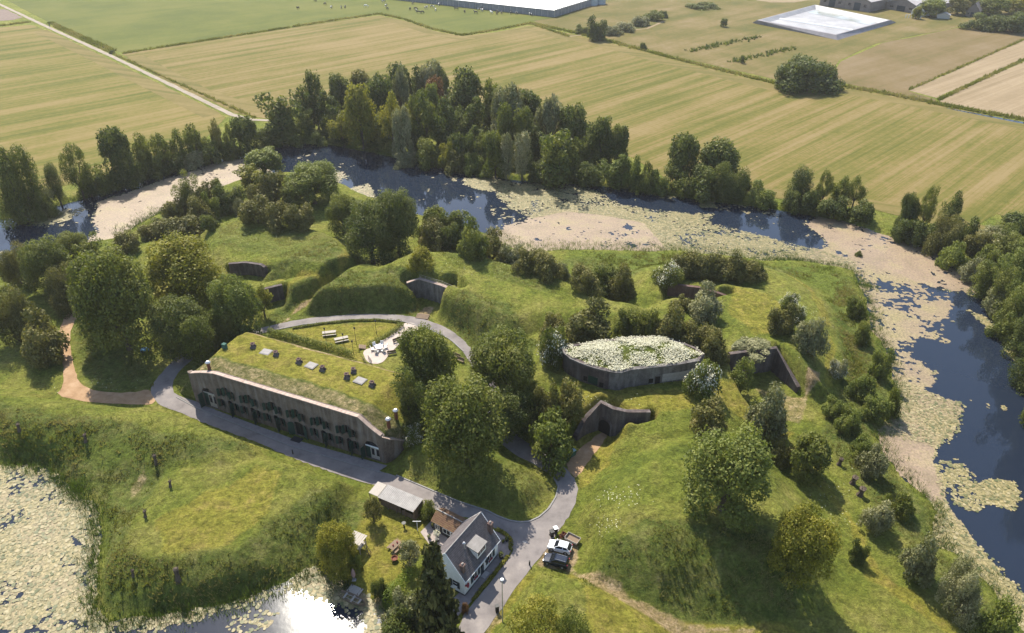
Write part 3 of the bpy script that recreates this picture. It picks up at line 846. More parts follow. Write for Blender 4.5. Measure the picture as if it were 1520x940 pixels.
FIELDS = [
    ("mown_field", "hay_left", 0.05, [(-600, 40), (0, 41), (47, 37), (150, 82), (250, 132), (335, 174), (300, 210), (200, 250), (80, 280), (0, 300), (-600, 420)]),
    ("pasture_field", "pasture", 0.05, [(-300, -140), (20, 6), (95, 45), (178, 78), (500, 29), (563, 20), (600, 28), (640, 42), (685, 52), (730, 45), (787, 32), (845, 24), (823, 18), (690, 0), (500, -140)]),
    ("mown_field", "hay", 0.06, [(182, 81), (500, 31), (563, 23), (600, 31), (640, 45), (685, 54), (735, 48), (787, 38), (896, 61), (1000, 89), (1147, 125), (1175, 132), (1205, 135), (1243, 128), (1342, 146), (1397, 158), (1520, 181), (1900, 245), (1900, 420), (1560, 345), (1480, 318), (1440, 340), (1300, 305), (1120, 285), (990, 265), (940, 235), (860, 205), (740, 165), (600, 135), (440, 155), (395, 176), (350, 168), (262, 125)]),
    ("rough_field", "rough_field", 0.05, [(790, 31), (845, 24), (823, 18), (866, 5), (900, -60), (1600, -60), (1600, 0), (1400, 45), (1300, 65), (1245, 90), (1230, 120), (1205, 128), (1150, 118), (1000, 84), (896, 56), (800, 34)]),
    ("dry_field", "dry_field", 0.06, [(1245, 122), (1232, 115), (1248, 92), (1310, 64), (1420, 42), (1600, 30), (1600, 42), (1520, 58), (1348, 133), (1349, 136), (1388, 147), (1393, 153), (1342, 142)]),
    ("stubble_field", "stubble", 0.05, [(1350, 135), (1520, 60), (1700, -10), (1700, 20), (1520, 86), (1390, 146)]),
    ("stubble_field", "stubble", 0.05, [(1393, 151), (1520, 91), (1700, 25), (1900, 80), (1900, 235), (1520, 177)]),
]
for nm, mt, z, pts in FIELDS:
    sheet(nm, dense(poly(pts), 12, .5), M[mt], z)
def band(px, w, name, mat, z, wob=.2):
    L_ = poly(px); t = np.gradient(L_, axis=0); t /= np.linalg.norm(t, axis=1)[:, None]
    nn = np.stack([-t[:, 1], t[:, 0]], -1) * w / 2
    return sheet(name, dense(np.concatenate([L_ - nn, (L_ + nn)[::-1]]), 4, wob), M[mat], z)
band([(795, 46), (896, 67), (1000, 95), (1147, 131), (1200, 140), (1245, 134), (1342, 152), (1400, 164), (1560, 196)], 9, "mown_headland", "hay_head", .075)
band([(985, 262), (1120, 284), (1200, 293), (1300, 305), (1440, 338), (1500, 352)], 8, "mown_headland", "hay_head", .075)
band([(200, 85), (262, 118), (300, 138), (390, 166)], 9, "mown_headland", "hay_head", .075)
band([(60, 46), (150, 90), (240, 135), (315, 172)], 8, "mown_headland", "hay_head", .065)
band([(570, 28), (600, 35), (640, 49), (685, 58), (735, 52), (790, 43)], 8, "mown_headland", "hay_head", .085)
band([(-260, -120), (0, 7), (72, 41), (162, 82), (251, 125), (343, 170), (372, 178), (420, 180)], 2.5, "farm_track", "farmtrack", .1)
sheet("ditch_water", poly([(72, 32), (80, 34), (112, 50), (166, 73), (160, 74), (106, 52)]), wm, .07)
sheet("ditch_water", poly([(1400, 160), (1425, 164), (1500, 178), (1560, 189), (1560, 191), (1510, 182.5), (1420, 164.5)]), wm, .09)
sheet("bare_ground", dense(poly([(-40, 14), (8, 14), (33, 26), (20, 30), (-40, 34)]), 3, .5), M["soil"], .06)
# ------------------------------------------------------------------ barracks with turf roof
FA, FB = P(296, 599), P(572, 688)
FL = (FB - FA).length
FRZ = math.atan2(FB.y - FA.y, FB.x - FA.x)
TOPS = [(0, 7.3), (3, 8.3), (6, 9.0), (38, 9.0), (40, 7.4), (FL, 6.0)]
def ftop(s): return float(np.interp(s, [a for a, _ in TOPS], [b_ for _, b_ in TOPS]))


def arched(s, z0, w, h, rise, n=6):
    """opening outline (x, z), flat foot and arched head"""
    pts = [(s - w / 2, z0), (s + w / 2, z0)]
    for i in range(n + 1):
        a = math.pi * i / n
        pts.append((s + w / 2 * math.cos(a), z0 + h - rise + rise * math.sin(a)))
    return pts


def wall_with_holes(name, outline, holes, depth, thick, mat, parent):
    bm = bmesh.new()
    def loop(pg, y):
        vs = [bm.verts.new((a, y, c_)) for a, c_ in pg]
        return vs, [bm.edges.new((vs[i], vs[(i + 1) % len(vs)])) for i in range(len(vs))]
    fo, es = loop(outline, 0)
    rims = []
    for h_ in holes:
        hv, he = loop(h_, 0); es += he; rims.append((h_, hv))
    bmesh.ops.triangle_fill(bm, edges=es, use_beauty=True, normal=(0, -1, 0))
    for h_, hv in rims:
        bv = [bm.verts.new((a, depth, c_)) for a, c_ in h_]
        for i in range(len(hv)):
            j = (i + 1) % len(hv)
            bm.faces.new((hv[i], hv[j], bv[j], bv[i]))
    bo = [bm.verts.new((a, thick, c_)) for a, c_ in outline]
    for i in range(len(fo)):
        j = (i + 1) % len(fo)
        bm.faces.new((fo[i], fo[j], bo[j], bo[i]))
    bm.faces.new(bo)
    bmesh.ops.recalc_face_normals(bm, faces=bm.faces)
    me = bpy.data.meshes.new(name); bm.to_mesh(me); bm.free(); me.materials.append(mat)
    return link(name, me, parent)


fort = thing("fort_barracks", "long grey-brown brick barracks with green shutters and a grass roof", "barracks", FA, FRZ)
BAYS = [8.1, 13.5, 18.9, 24.2, 29.5, 35.0]
holes, up, low, doors = [], [], [], []
for k_, s in enumerate(BAYS):
    for ds, z0, h_ in ((-1.35, 4.0, 1.75), (0, 4.45, 1.9), (1.35, 4.0, 1.75)):
        holes.append(arched(s + ds, z0, .72, h_, .25)); up.append((s + ds, z0, h_))
    if k_ != 3:
        holes.append(arched(s + .25, 0.02, 1.05, 3.3, .4)); doors.append(s + .25)
        for ds in (-1.75, -.95 - .1, 1.5):
            if ds == -1.05: continue
            holes.append(arched(s + ds, 1.25, .78, 1.85, .2)); low.append((s + ds, 1.25, 1.85))
    else:
        holes.append(arched(s, 0.02, 2.0, 3.3, .5))
ARCH = [(3.2, 3.1, 4.7), (39.9, 3.0, 4.2)]
for s, w, h_ in ARCH: holes.append(arched(s, .02, w, h_, 1.35, 10))
outline = [(0, -.4), (FL, -.4)] + [(a, b_) for a, b_ in TOPS[::-1]]
wall_with_holes("facade_wall", outline, holes, .45, 1.05, M["brick_fort"], fort)


def run_wall(name, pts, tops, z0, th, mat, parent=None, back=None, cope=None, cope_mat=None, co=.06):
    """upright wall along a ground line; back = +1/-1 side the thickness goes to. The coping is a part of its own."""
    L_ = np.array([[p_[0], p_[1]] for p_ in pts], float)
    t = np.gradient(L_, axis=0); t /= np.linalg.norm(t, axis=1)[:, None] + 1e-9
    n_ = np.stack([-t[:, 1], t[:, 0]], -1) * (back if isinstance(back, (int, float)) else 1)
    z0s = z0 if hasattr(z0, "__len__") else [z0] * len(L_)
    w_ = MB().rings([[Vector((*L_[i], z0s[i])), Vector((*L_[i], tops[i])), Vector((*(L_[i] + n_[i] * th), tops[i])), Vector((*(L_[i] + n_[i] * th), z0s[i]))] for i in range(len(L_))]).build(name, mat, parent)
    if cope:
        a, b_ = L_ - n_ * co, L_ + n_ * (th * .8)
        MB().rings([[Vector((*a[i], tops[i] + .004)), Vector((*a[i], tops[i] + cope)), Vector((*b_[i], tops[i] + cope)), Vector((*b_[i], tops[i] + .004))] for i in range(len(L_))]).build("coping", cope_mat, parent)
    return w_


run_wall("wing_wall", [(-1.9, .9), (-1.0, .25), (-.004, 0)], [6.7, 7.0, 7.3], -.4, .9, M["brick_fort"], fort, 1)
run_wall("wing_wall", [(FL + .004, 0), (43.3, .9), (43.9, 2.2), (44.8, 4.0), (45.6, 5.8)], [6.0, 5.1, 4.2, 2.6, .9], -.4, .9, M["brick_fort"], fort, 1, .14, M["coping"])
cl = [(0, 0), (3, 0), (6, 0)] + [(s, 0) for s in np.linspace(8, 38, 16)] + [(39, 0), (40, 0), (41.2, 0), (FL, 0)]
# coping stones, each laid by itself
ss = np.arange(-.0, FL - .8, .86)
for k_, s in enumerate(ss):
    z0, z1 = ftop(s), ftop(s + .85)
    mb = MB(); dz = rnd.uniform(-.015, .02); a, b_ = -.09, .62
    mb.rings([[Vector((q, a, z + .01)), Vector((q, a, z + .17 + dz)), Vector((q, b_, z + .17 + dz)), Vector((q, b_, z + .01))] for q, z in ((s + .012, z0), (s + .84, z1))])
    mb.build("coping_stone", M["coping"], fort)


def window_me(w, h_, rise, bars=(1, 2)):
    o_ = arched(0, 0, w, h_, rise); i_ = [(a * .82, .07 + b_ * (1 - .14 / h_)) for a, b_ in o_]
    mb = MB(); n_ = len(o_)
    for y in (0, .06):
        pass
    V = [(a, 0, b_) for a, b_ in o_] + [(a, 0, b_) for a, b_ in i_] + [(a, .06, b_) for a, b_ in i_] + [(a, .06, b_) for a, b_ in o_]
    Fs = []
    for k in range(n_):
        j = (k + 1) % n_
        Fs += [(k, j, n_ + j, n_ + k), (n_ + k, n_ + j, 2 * n_ + j, 2 * n_ + k), (2 * n_ + k, 2 * n_ + j, 3 * n_ + j, 3 * n_ + k)]
    mb.add(V, Fs)
    for k in range(bars[0]): mb.box(((k + 1) / (bars[0] + 1) * w - w / 2, .03, h_ / 2 - .02), (.045, .05, h_ - .16))
    for k in range(bars[1]): mb.box((0, .032, h_ * (k + 1) / (bars[1] + 1)), (w * .86, .045, .04))
    fr = mb
    pane = MB().prism([(a * .9, .03 + b_ * (1 - .06 / h_)) for a, b_ in o_], .05, .075)
    return fr, pane


def put_window(parent, s, z0, w, h_, rise, y=.25, mat="black", cache={}):
    key = (w, h_, mat)
    if key not in cache:
        fr, pn = window_me(w, h_, rise)
        f_ = fr.build("window", M[mat], parent); p_ = pn.build("pane", M["glass"], f_)
        cache[key] = (f_.data, p_.data)
    else:
        f_ = link("window", cache[key][0], parent); link("pane", cache[key][1], f_)
    f_.location = (s, y, z0)
    return f_


def panel_me(w, h_, rise, th=.06):
    mb = MB().prism([(a + w / 2, b_) for a, b_ in arched(0, 0, w, h_, rise)], -th / 2, th / 2)
    mb.box((w / 2, -th / 2 - .012, h_ * .3), (w * .8, .02, .09)); mb.box((w / 2, -th / 2 - .012, h_ * .7), (w * .8, .02, .09))
    return mb


sh_up = panel_me(.62, 1.75, .12).build("shutter", M["greenpaint"], fort); sh_first = [True]
def shutter(s, z0, ang, sc=(1, 1, 1), name="shutter"):
    o_ = sh_up if sh_first[0] else link("shutter", sh_up.data, fort)
    sh_first[0] = False
    o_.location = (s, -.04, z0); o_.rotation_euler = (0, 0, ang); o_.scale = sc
    return o_
for s, z0, h_ in up:
    put_window(fort, s, z0, .72, h_, .25)
    k = h_ / 1.75
    shutter(s - .37, z0, math.radians(180 + rnd.uniform(48, 66)), (.78, 1, k))
    shutter(s + .37, z0, math.radians(-rnd.uniform(48, 66)), (.78, 1, k))
for s, z0, h_ in low:
    put_window(fort, s, z0, .78, h_, .2)
    shutter(s - .40, z0, math.radians(180 + rnd.uniform(20, 40)), (.75, 1, 1.05))
    shutter(s + .40, z0, math.radians(-rnd.uniform(20, 40)), (.75, 1, 1.05))
for s in doors:
    d_ = MB().box((0, 0, 1.1), (1.03, .06, 2.2)).box((0, -.005, 2.26), (1.03, .09, .1)).build("door", M["greenpaint"], fort, (s, .34, .03))
    MB().box((.35, -.06, 1.05), (.05, .06, .16)).build("handle", M["steel"], d_)
    MB().prism(arched(0, 2.34, .98, .93, .4), -.02, .02).build("fanlight", M["glass"], d_)
    lf = panel_me(1.0, 2.95, .3).build("door_leaf", M["greenpaint"], fort, (s + .55, -.05, .14))
    lf.rotation_euler = (0, 0, math.radians(-75))
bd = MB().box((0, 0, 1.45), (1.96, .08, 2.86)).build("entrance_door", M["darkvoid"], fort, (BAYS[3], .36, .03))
MB().box((-.06, -.05, 1.3), (.06, .05, 2.4)).build("door_post", M["greenpaint"], bd)
MB().prism(arched(0, 2.92, 1.9, .34, .3), -.03, .03).build("fanlight", M["glass"], bd)
for sg in (-1, 1):
    lf = panel_me(1.15, 3.0, .5).build("door_leaf", M["greenpaint"], fort, (BAYS[3] + sg * 1.05, -.05, .14))
    lf.rotation_euler = (0, 0, math.radians(180 + 25 if sg < 0 else -25))
MB().box((BAYS[3], -1.15, .125), (2.1, 1.3, .03)).build("door_mat", M["black"], fort)
for k_, (s, w, h_) in enumerate(ARCH):
    ad = MB().box((0, 0, h_ - 1.42), (w - .04, .16, .22)).build("arched_gate", M["white"] if k_ else M["greywood"], fort, (s, .3, .03))
    MB().prism([(w * .49 * math.cos(math.pi * i / 10), h_ - 1.33 + 1.3 * math.sin(math.pi * i / 10)) for i in range(11)], .02, .06).build("fanlight", M["glass"], ad)
    hh = h_ - 1.5
    for q in (-1, 0, 1):
        pn = MB().box((q * w / 3, .03, hh / 2), (w / 3 - .03, .07, hh - .02)).build("gate_panel", M["greenpaint"] if q == -1 else M["greywood"], ad)
        if q >= 0: MB().box((q * w / 3, -.02, hh * .6), (w / 5.5, .05, hh * .55)).build("pane", M["glass"], pn)
    lf = panel_me(1.0, hh, .02).build("door_leaf", M["greenpaint"], fort, (s - w / 2, -.05, .14)); lf.rotation_euler = (0, 0, math.radians(180 + 80))

# turf roof: a solid grassed mound over the vaults
def roof_z(s, n_):
    prof = np.interp(n_, [.5, 1.0, 2.0, 4.5, 6.5, 11, 15.3, 16.2, 17.5, 23], [8.75, 8.85, 9.1, 9.7, 9.9, 9.5, 7.7, 7.0, 5.6, -.3])
    edge = np.interp(s, [a for a, _ in TOPS], [b_ for _, b_ in TOPS]) - .12 + np.maximum(n_ - .6, 0) * .28
    l_ = 8.2 + (s - .9) * 1.15
    r_ = 9.5 - np.maximum(s - 38.5, 0) * .72 - np.maximum(s - 44, 0) * .9
    z = np.minimum(np.minimum(prof, edge), np.minimum(l_, r_))
    return z
sg_, ng_ = np.arange(-7, 54, .55), np.concatenate([[.55, .8], np.arange(1.1, 23.2, .55)])
S2, N2 = np.meshgrid(sg_, ng_, indexing='ij')
ZR = roof_z(S2, N2) + (fbm(S2 + 500, N2, 2.2, 61, 3) - .5) * .35 * np.clip((N2 - .6) / 2, 0, 1)
ZR = np.where((S2 > FL) & (N2 < (S2 - FL) * 1.7 + .6), -1.0, ZR)
ZR = np.where((S2 < -1.0) & (N2 < .9), -1.0, ZR)
ZR = np.maximum(ZR, -1.0)
ri = np.arange(S2.size).reshape(S2.shape)
rq = np.stack([ri[:-1, :-1], ri[1:, :-1], ri[1:, 1:], ri[:-1, 1:]], -1).reshape(-1, 4)
rq = rq[ZR.ravel()[rq].max(1) > -.8]
rg = np.zeros((S2.size, 4))
fr_ = (sm((N2 - .5) / .8) * (1 - sm((N2 - 3.4 - (fbm(S2, N2, 4, 5) - .5) * 2) / 1.6))).ravel()
rg[:, 0] = 0.95 * fr_ + .9 * sm((N2.ravel() - 16.5) / 1.5) + sm((S2.ravel() - 43) / 2)
rg[:, 1] = 1 - rg[:, 0]
rg[:, 2] = .9 * np.exp(-((N2.ravel() - 15.5 - (fbm(S2, N2, 3, 8).ravel() - .5) * 1.5) / .55) ** 2) + .46 * fr_
link("turf_roof", mesh_from("turf_roof", np.stack([S2, N2, ZR], -1).reshape(-1, 3), rq, gm, True, {"growth": ('FLOAT_COLOR', rg)}), fort)
fort_inv = Matrix.Translation(FA) @ Matrix.Rotation(FRZ, 4, 'Z')
def on_roof(px, py):
    """roof point seen at a photo point, in the barracks' own frame"""
    for z in np.arange(10.6, 5.5, -.05):
        l_ = fort_inv.inverted() @ P(px, py, z)
        if roof_z(l_.x, l_.y) >= z: return l_
    return l_
for px, py in ((395, 523), (462, 543), (534.5, 565.5)):
    l_ = on_roof(px, py)
    MB().box((0, 0, .05), (2.1, 1.8, .12)).box((.02, .02, .13), (1.8, 1.5, .06)).build("roof_slab", M["lead"], fort, l_, rnd.uniform(-.1, .1))
for px, py in ((376, 516), (410, 528), (444, 539), (479, 550), (515, 561), (525, 553), (552.5, 573)):
    l_ = on_roof(px, py)
    v_ = MB().box((0, 0, .2), (1.1, 1.1, .5), 0, .8).box((0, 0, .62), (.62, .62, .5)).build("roof_vent", M["brick_dark"], fort, l_, rnd.uniform(0, .5))
    MB().box((0, 0, .95), (.8, .8, .1)).box((0, 0, 1.1), (.4, .4, .2), 0, .6).build("vent_cap", M["brick_old"], v_)
for (px, py), h_ in (((577.5, 635), 1.9), ((588.5, 622), 1.9), ((311, 548), 1.5)):
    l_ = on_roof(px, py)
    v_ = MB().tube((0, 0, -.3), (0, 0, h_), .33, .31, 10).build("vent_pipe", M["rust"], fort, l_)
    MB().tube((0, 0, h_), (0, 0, h_ + .12), .52, .5, 10).tube((0, 0, h_ + .12), (0, 0, h_ + .35), .5, .2, 10).build("vent_cap", M["steel"], v_)
l_ = on_roof(334, 517)
MB().box((0, 0, .5), (.8, .7, 1.1)).build("vent_box", simple("green_box", [(0.04, 0.1, 0.08)], 3), fort, l_)

# ------------------------------------------------------------------ brick retaining walls in the slopes
def retaining(key, label, mat, cat="wall", openings=None):
    L_, n_, tops = niche_line(key)
    zf = NICHES[key][2]
    c0 = Vector((*L_.mean(0), zf))
    o_ = thing("retaining_wall", label, cat, c0, 0)
    q = L_ - np.array(c0[:2])
    tl = [t - zf for t in tops]
    bk = 1 if (n_[0] @ np.array([-(L_[1] - L_[0])[1], (L_[1] - L_[0])[0]])) > 0 else -1
    run_wall("brick_face", q, tl, -.5, 1.0, mat, o_, bk, .16, M["coping"] if key == "recess" else mat)
    return o_, q, n_, tl
po, pq, pn_, ptl = retaining("poterne", "dark brick tunnel entrance with splayed wing walls above a sandy track", M["brick_dark"], "tunnel entrance")
a_, b_ = Vector((*pq[2], 0)), Vector((*pq[3], 0))
mid = (a_ + b_) / 2; dr = (b_ - a_).normalized()
fr = MB().prism(arched(0, -.3, 3.1, 3.9, 1.5, 10), -.12, .3).build("arch_surround", M["brick_dark"], po, mid, math.atan2(dr.y, dr.x))
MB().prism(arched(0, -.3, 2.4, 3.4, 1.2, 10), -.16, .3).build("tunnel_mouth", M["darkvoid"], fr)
ro, rq_, rn_, rtl = retaining("recess", "grey brick wall with a railing on top, let into the rampart by the loop road", M["bunker_concrete"])
ra = MB()
for i in range(2):
    for f_ in np.linspace(0, 1, 5):
        p_ = rq_[1 + i] * (1 - f_) + rq_[2 + i] * f_ + rn_[1] * .6; z = rtl[1 + i] * (1 - f_) + rtl[2 + i] * f_
        ra.tube((*p_, z), (*p_, z + 1.0), .035, .035, 5)
    for zz in (.55, 1.0):
        p0, p1 = rq_[1 + i] + rn_[1] * .6, rq_[2 + i] + rn_[1] * .6
        ra.tube((*p0, rtl[1 + i] + zz), (*p1, rtl[2 + i] + zz), .03, .03, 5)
ra.build("railing", M["greywood"], ro)
retaining("corner", "dark angled brick wall with a sloping side, enclosing a sunken grassy corner", M["brick_dark"])
retaining("east", "low reddish brick wall below the bramble bank near the far hedge", M["brick_old"])
retaining("north", "dark purple brick wall half hidden behind the tall yellow-green tree", M["brick_dark"])
retaining("west", "short dark brick wall at the foot of the small grass mound", M["brick_dark"])

# ------------------------------------------------------------------ bunker with a flowering roof
BT = 9.3
front = [(836, 516), (839, 524), (847, 531), (860, 537), (876, 543), (892, 547.5), (905, 550.5), (915, 552), (924, 551.5), (932, 549), (938, 547.5), (960, 545), (985, 542.5), (1012, 539), (1038, 534)]
back = [(1046, 525), (1034, 516), (1016, 509), (990, 502), (960, 499), (930, 501), (900, 504), (868, 509), (846, 512)]
FP, BP = poly(front, BT), poly(back, BT)
bc = Vector((*np.concatenate([FP, BP]).mean(0), 4.6))
bk_ = thing("bunker", "low curved brick and concrete bunker with white flowers over its whole roof", "bunker", bc)
fl_, bl_ = FP - np.array(bc[:2]), BP - np.array(bc[:2])
ring = np.concatenate([fl_, bl_])
run_wall("brick_wall", fl_[:7], [BT - 4.6] * 7, -1.2, .6, M["brick_dark"], bk_, 1)
run_wall("concrete_corner", fl_[6:11], [BT - 4.602] * 5, -1.2, .6, M["bunker_concrete"], bk_, 1)
run_wall("concrete_wall", fl_[10:], [BT - 4.6] * 5, -1.2, .6, M["bunker_concrete"], bk_, 1)
run_wall("rear_wall", np.concatenate([fl_[-1:], bl_, fl_[:1]]), [BT - 4.61] * (len(bl_) + 2), -1.2, .6, M["brick_dark"], bk_, 1)
run_wall("roof_rim", fl_, [BT - 4.6] * len(fl_), BT - 4.9, .3, M["bunker_concrete"], bk_, -1)
# openings, slightly proud dark panels with frames
def on_bunker(px, py, z, size, name, mat, fmat=None):
    p_ = np.array(P(px, py, z)[:2]) - np.array(bc[:2])
    d = ((fl_ - p_) ** 2).sum(1); i = int(np.clip(np.argmin(d), 1, len(fl_) - 2))
    t = fl_[i + 1] - fl_[i - 1]; a = math.atan2(t[1], t[0])
    # nearest point of the wall line
    best = min((((lambda q: (np.hypot(*(q - p_)), tuple(q)))(fl_[j] + (fl_[j + 1] - fl_[j]) * f_)) for j in range(len(fl_) - 1) for f_ in np.linspace(0, 1, 21)))
    w, h_ = size
    o_ = MB().box((0, 0, 0), (w + .3, .1, h_ + .3)).build(name + "_frame" if fmat else name, M[fmat or mat], bk_, (*best[1], z - 4.6), a)
    if fmat: MB().box((0, -.03, -.06), (w, .1, h_)).build(name, M[mat], o_)
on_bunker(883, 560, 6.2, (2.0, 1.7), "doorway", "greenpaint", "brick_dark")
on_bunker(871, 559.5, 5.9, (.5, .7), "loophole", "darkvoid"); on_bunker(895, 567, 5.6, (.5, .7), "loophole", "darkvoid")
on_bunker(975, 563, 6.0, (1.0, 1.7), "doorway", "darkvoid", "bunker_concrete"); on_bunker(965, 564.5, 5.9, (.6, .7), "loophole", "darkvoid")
for px in (987, 994.5, 1003, 1011, 1020, 1028): on_bunker(px, 560.5 - (px - 985) * .13, 6.3, (1.0, 1.5), "wall_panel", "concrete")
# flower mound
gx, gy = np.meshgrid(np.arange(ring[:, 0].min(), ring[:, 0].max(), .4), np.arange(ring[:, 1].min(), ring[:, 1].max(), .4), indexing='ij')
dd = -sdist(ring, gx, gy, 3)
zz = np.where(dd > -.6, BT - 4.75 + 1.15 * sm(dd / 6) + (fbm(gx + 90, gy, 1.6, 3, 3) - .5) * .5, 0)
ii = np.arange(gx.size).reshape(gx.shape)
fq = np.stack([ii[:-1, :-1], ii[1:, :-1], ii[1:, 1:], ii[:-1, 1:]], -1).reshape(-1, 4)
fq = fq[(dd.ravel()[fq].min(1) > .05)]
rg2 = np.zeros((gx.size, 4)); rg2[:, 0] = .8
link("turf_roof", mesh_from("bunker_turf", np.stack([gx, gy, zz], -1).reshape(-1, 3), fq, gm, True, {"growth": ('FLOAT_COLOR', rg2)}), bk_)
NF = 15000
px_ = RNG.uniform(ring.min(0), ring.max(0), (NF * 2, 2))
dr_ = -sdist(ring, px_[:, 0], px_[:, 1], 3)
keep = (dr_ > .05) & (fbm(px_[:, 0], px_[:, 1], 2.2, 17, 3) + RNG.normal(0, .1, len(px_)) > .49)
px_, dr_ = px_[keep], dr_[keep]
zf_ = BT - 4.75 + 1.15 * sm(dr_ / 6) + RNG.uniform(.15, .6, len(px_))
K = 5; ang = np.linspace(0, 2 * np.pi, K, endpoint=False)[None] + RNG.uniform(0, 6, (len(px_), 1))
rr = RNG.uniform(.04, .13, len(px_))[:, None]; tl = RNG.normal(0, .35, (len(px_), 2))
FV = np.stack([px_[:, :1] + rr * np.cos(ang), px_[:, 1:] + rr * np.sin(ang), zf_[:, None] + rr * (np.cos(ang) * tl[:, :1] + np.sin(ang) * tl[:, 1:])], -1).reshape(-1, 3)
o_ = link("white_flowers", mesh_from("white_flowers", FV, np.arange(len(FV)).reshape(-1, K), LEAF["flower"]), bk_)
o_["kind"] = "stuff"
# ------------------------------------------------------------------ trees, shrubs, hedges
def unit(a): return a / (np.linalg.norm(a, axis=-1, keepdims=True) + 1e-9)


def leaf_cloud(clumps, per, size, seed, out=.9, droop=0.0, stretch=1.5):
    """clumps: (centre, radii). Leaf sprays on and in every clump, facing roughly outwards. Returns verts, faces, tint"""
    r = np.random.default_rng(seed)
    C_, N_, T_, S_ = [], [], [], []
    for c_, rad in clumps:
        rad = np.array(rad, float) if np.ndim(rad) else np.array([rad] * 3, float)
        n_ = max(6, int(per * (rad.mean() ** 2)))
        d = unit(r.normal(0, 1, (n_, 3)))
        d = d[(d[:, 2] > -.75) | (r.random(n_) < .35)]
        rr = r.uniform(.35, 1.0, len(d)) ** .45
        rr *= 1 + .16 * np.sin(d[:, 0] * 5 + seed) * np.cos(d[:, 1] * 4 + d[:, 2] * 5)
        p = np.array(c_) + d * rr[:, None] * rad + r.normal(0, .06, (len(d), 3)) * rad
        C_.append(p)
        N_.append(unit(d / rad * rad.mean() * out + r.normal(0, .55, (len(d), 3)) + [0, 0, .25]))
        T_.append(np.clip(.5 + r.normal(0, .2) + r.normal(0, .17, len(d)), 0, 1))
        S_.append(size * r.uniform(.6, 1.35, len(d)))
    C_, N_, T_, S_ = map(np.concatenate, (C_, N_, T_, S_))
    a = unit(np.cross(N_, unit(r.normal(0, 1, N_.shape) + 1e-3)))
    if droop: a = unit(a + np.array([0, 0, -droop])); N_ = unit(N_ - a * (N_ * a).sum(1)[:, None])
    b_ = np.cross(N_, a)
    h = S_[:, None]
    fold = N_ * h * .18
    V = np.stack([C_ + a * h * stretch * .5, C_ + b_ * h * .5 - fold, C_ - a * h * stretch * .5, C_ - b_ * h * .5 - fold], 1).reshape(-1, 3)
    Fq = np.arange(len(V)).reshape(-1, 4)
    return V, Fq, np.repeat(T_, 4)


def limbs(mb, base_r, fork, tips, seed, n=7):
    r = random.Random(seed)
    top = Vector((0, 0, fork))
    mb.rings([[Vector((k_ * math.cos(a), k_ * math.sin(a), z)) for a in [2 * math.pi * i / n for i in range(n)]]
              for z, k_ in ((-.6, base_r * 1.7), (.15, base_r * 1.35), (.8, base_r), (fork, base_r * .8))])
    for t in tips:
        t = Vector(t); m_ = top.lerp(t, .5) + Vector((r.uniform(-.4, .4), r.uniform(-.4, .4), r.uniform(0, .5)))
        mb.tube(top - Vector((0, 0, .3)), m_, base_r * .5, base_r * .3, 5, False)
        mb.tube(m_, t, base_r * .3, base_r * .08, 5, False)
    return mb


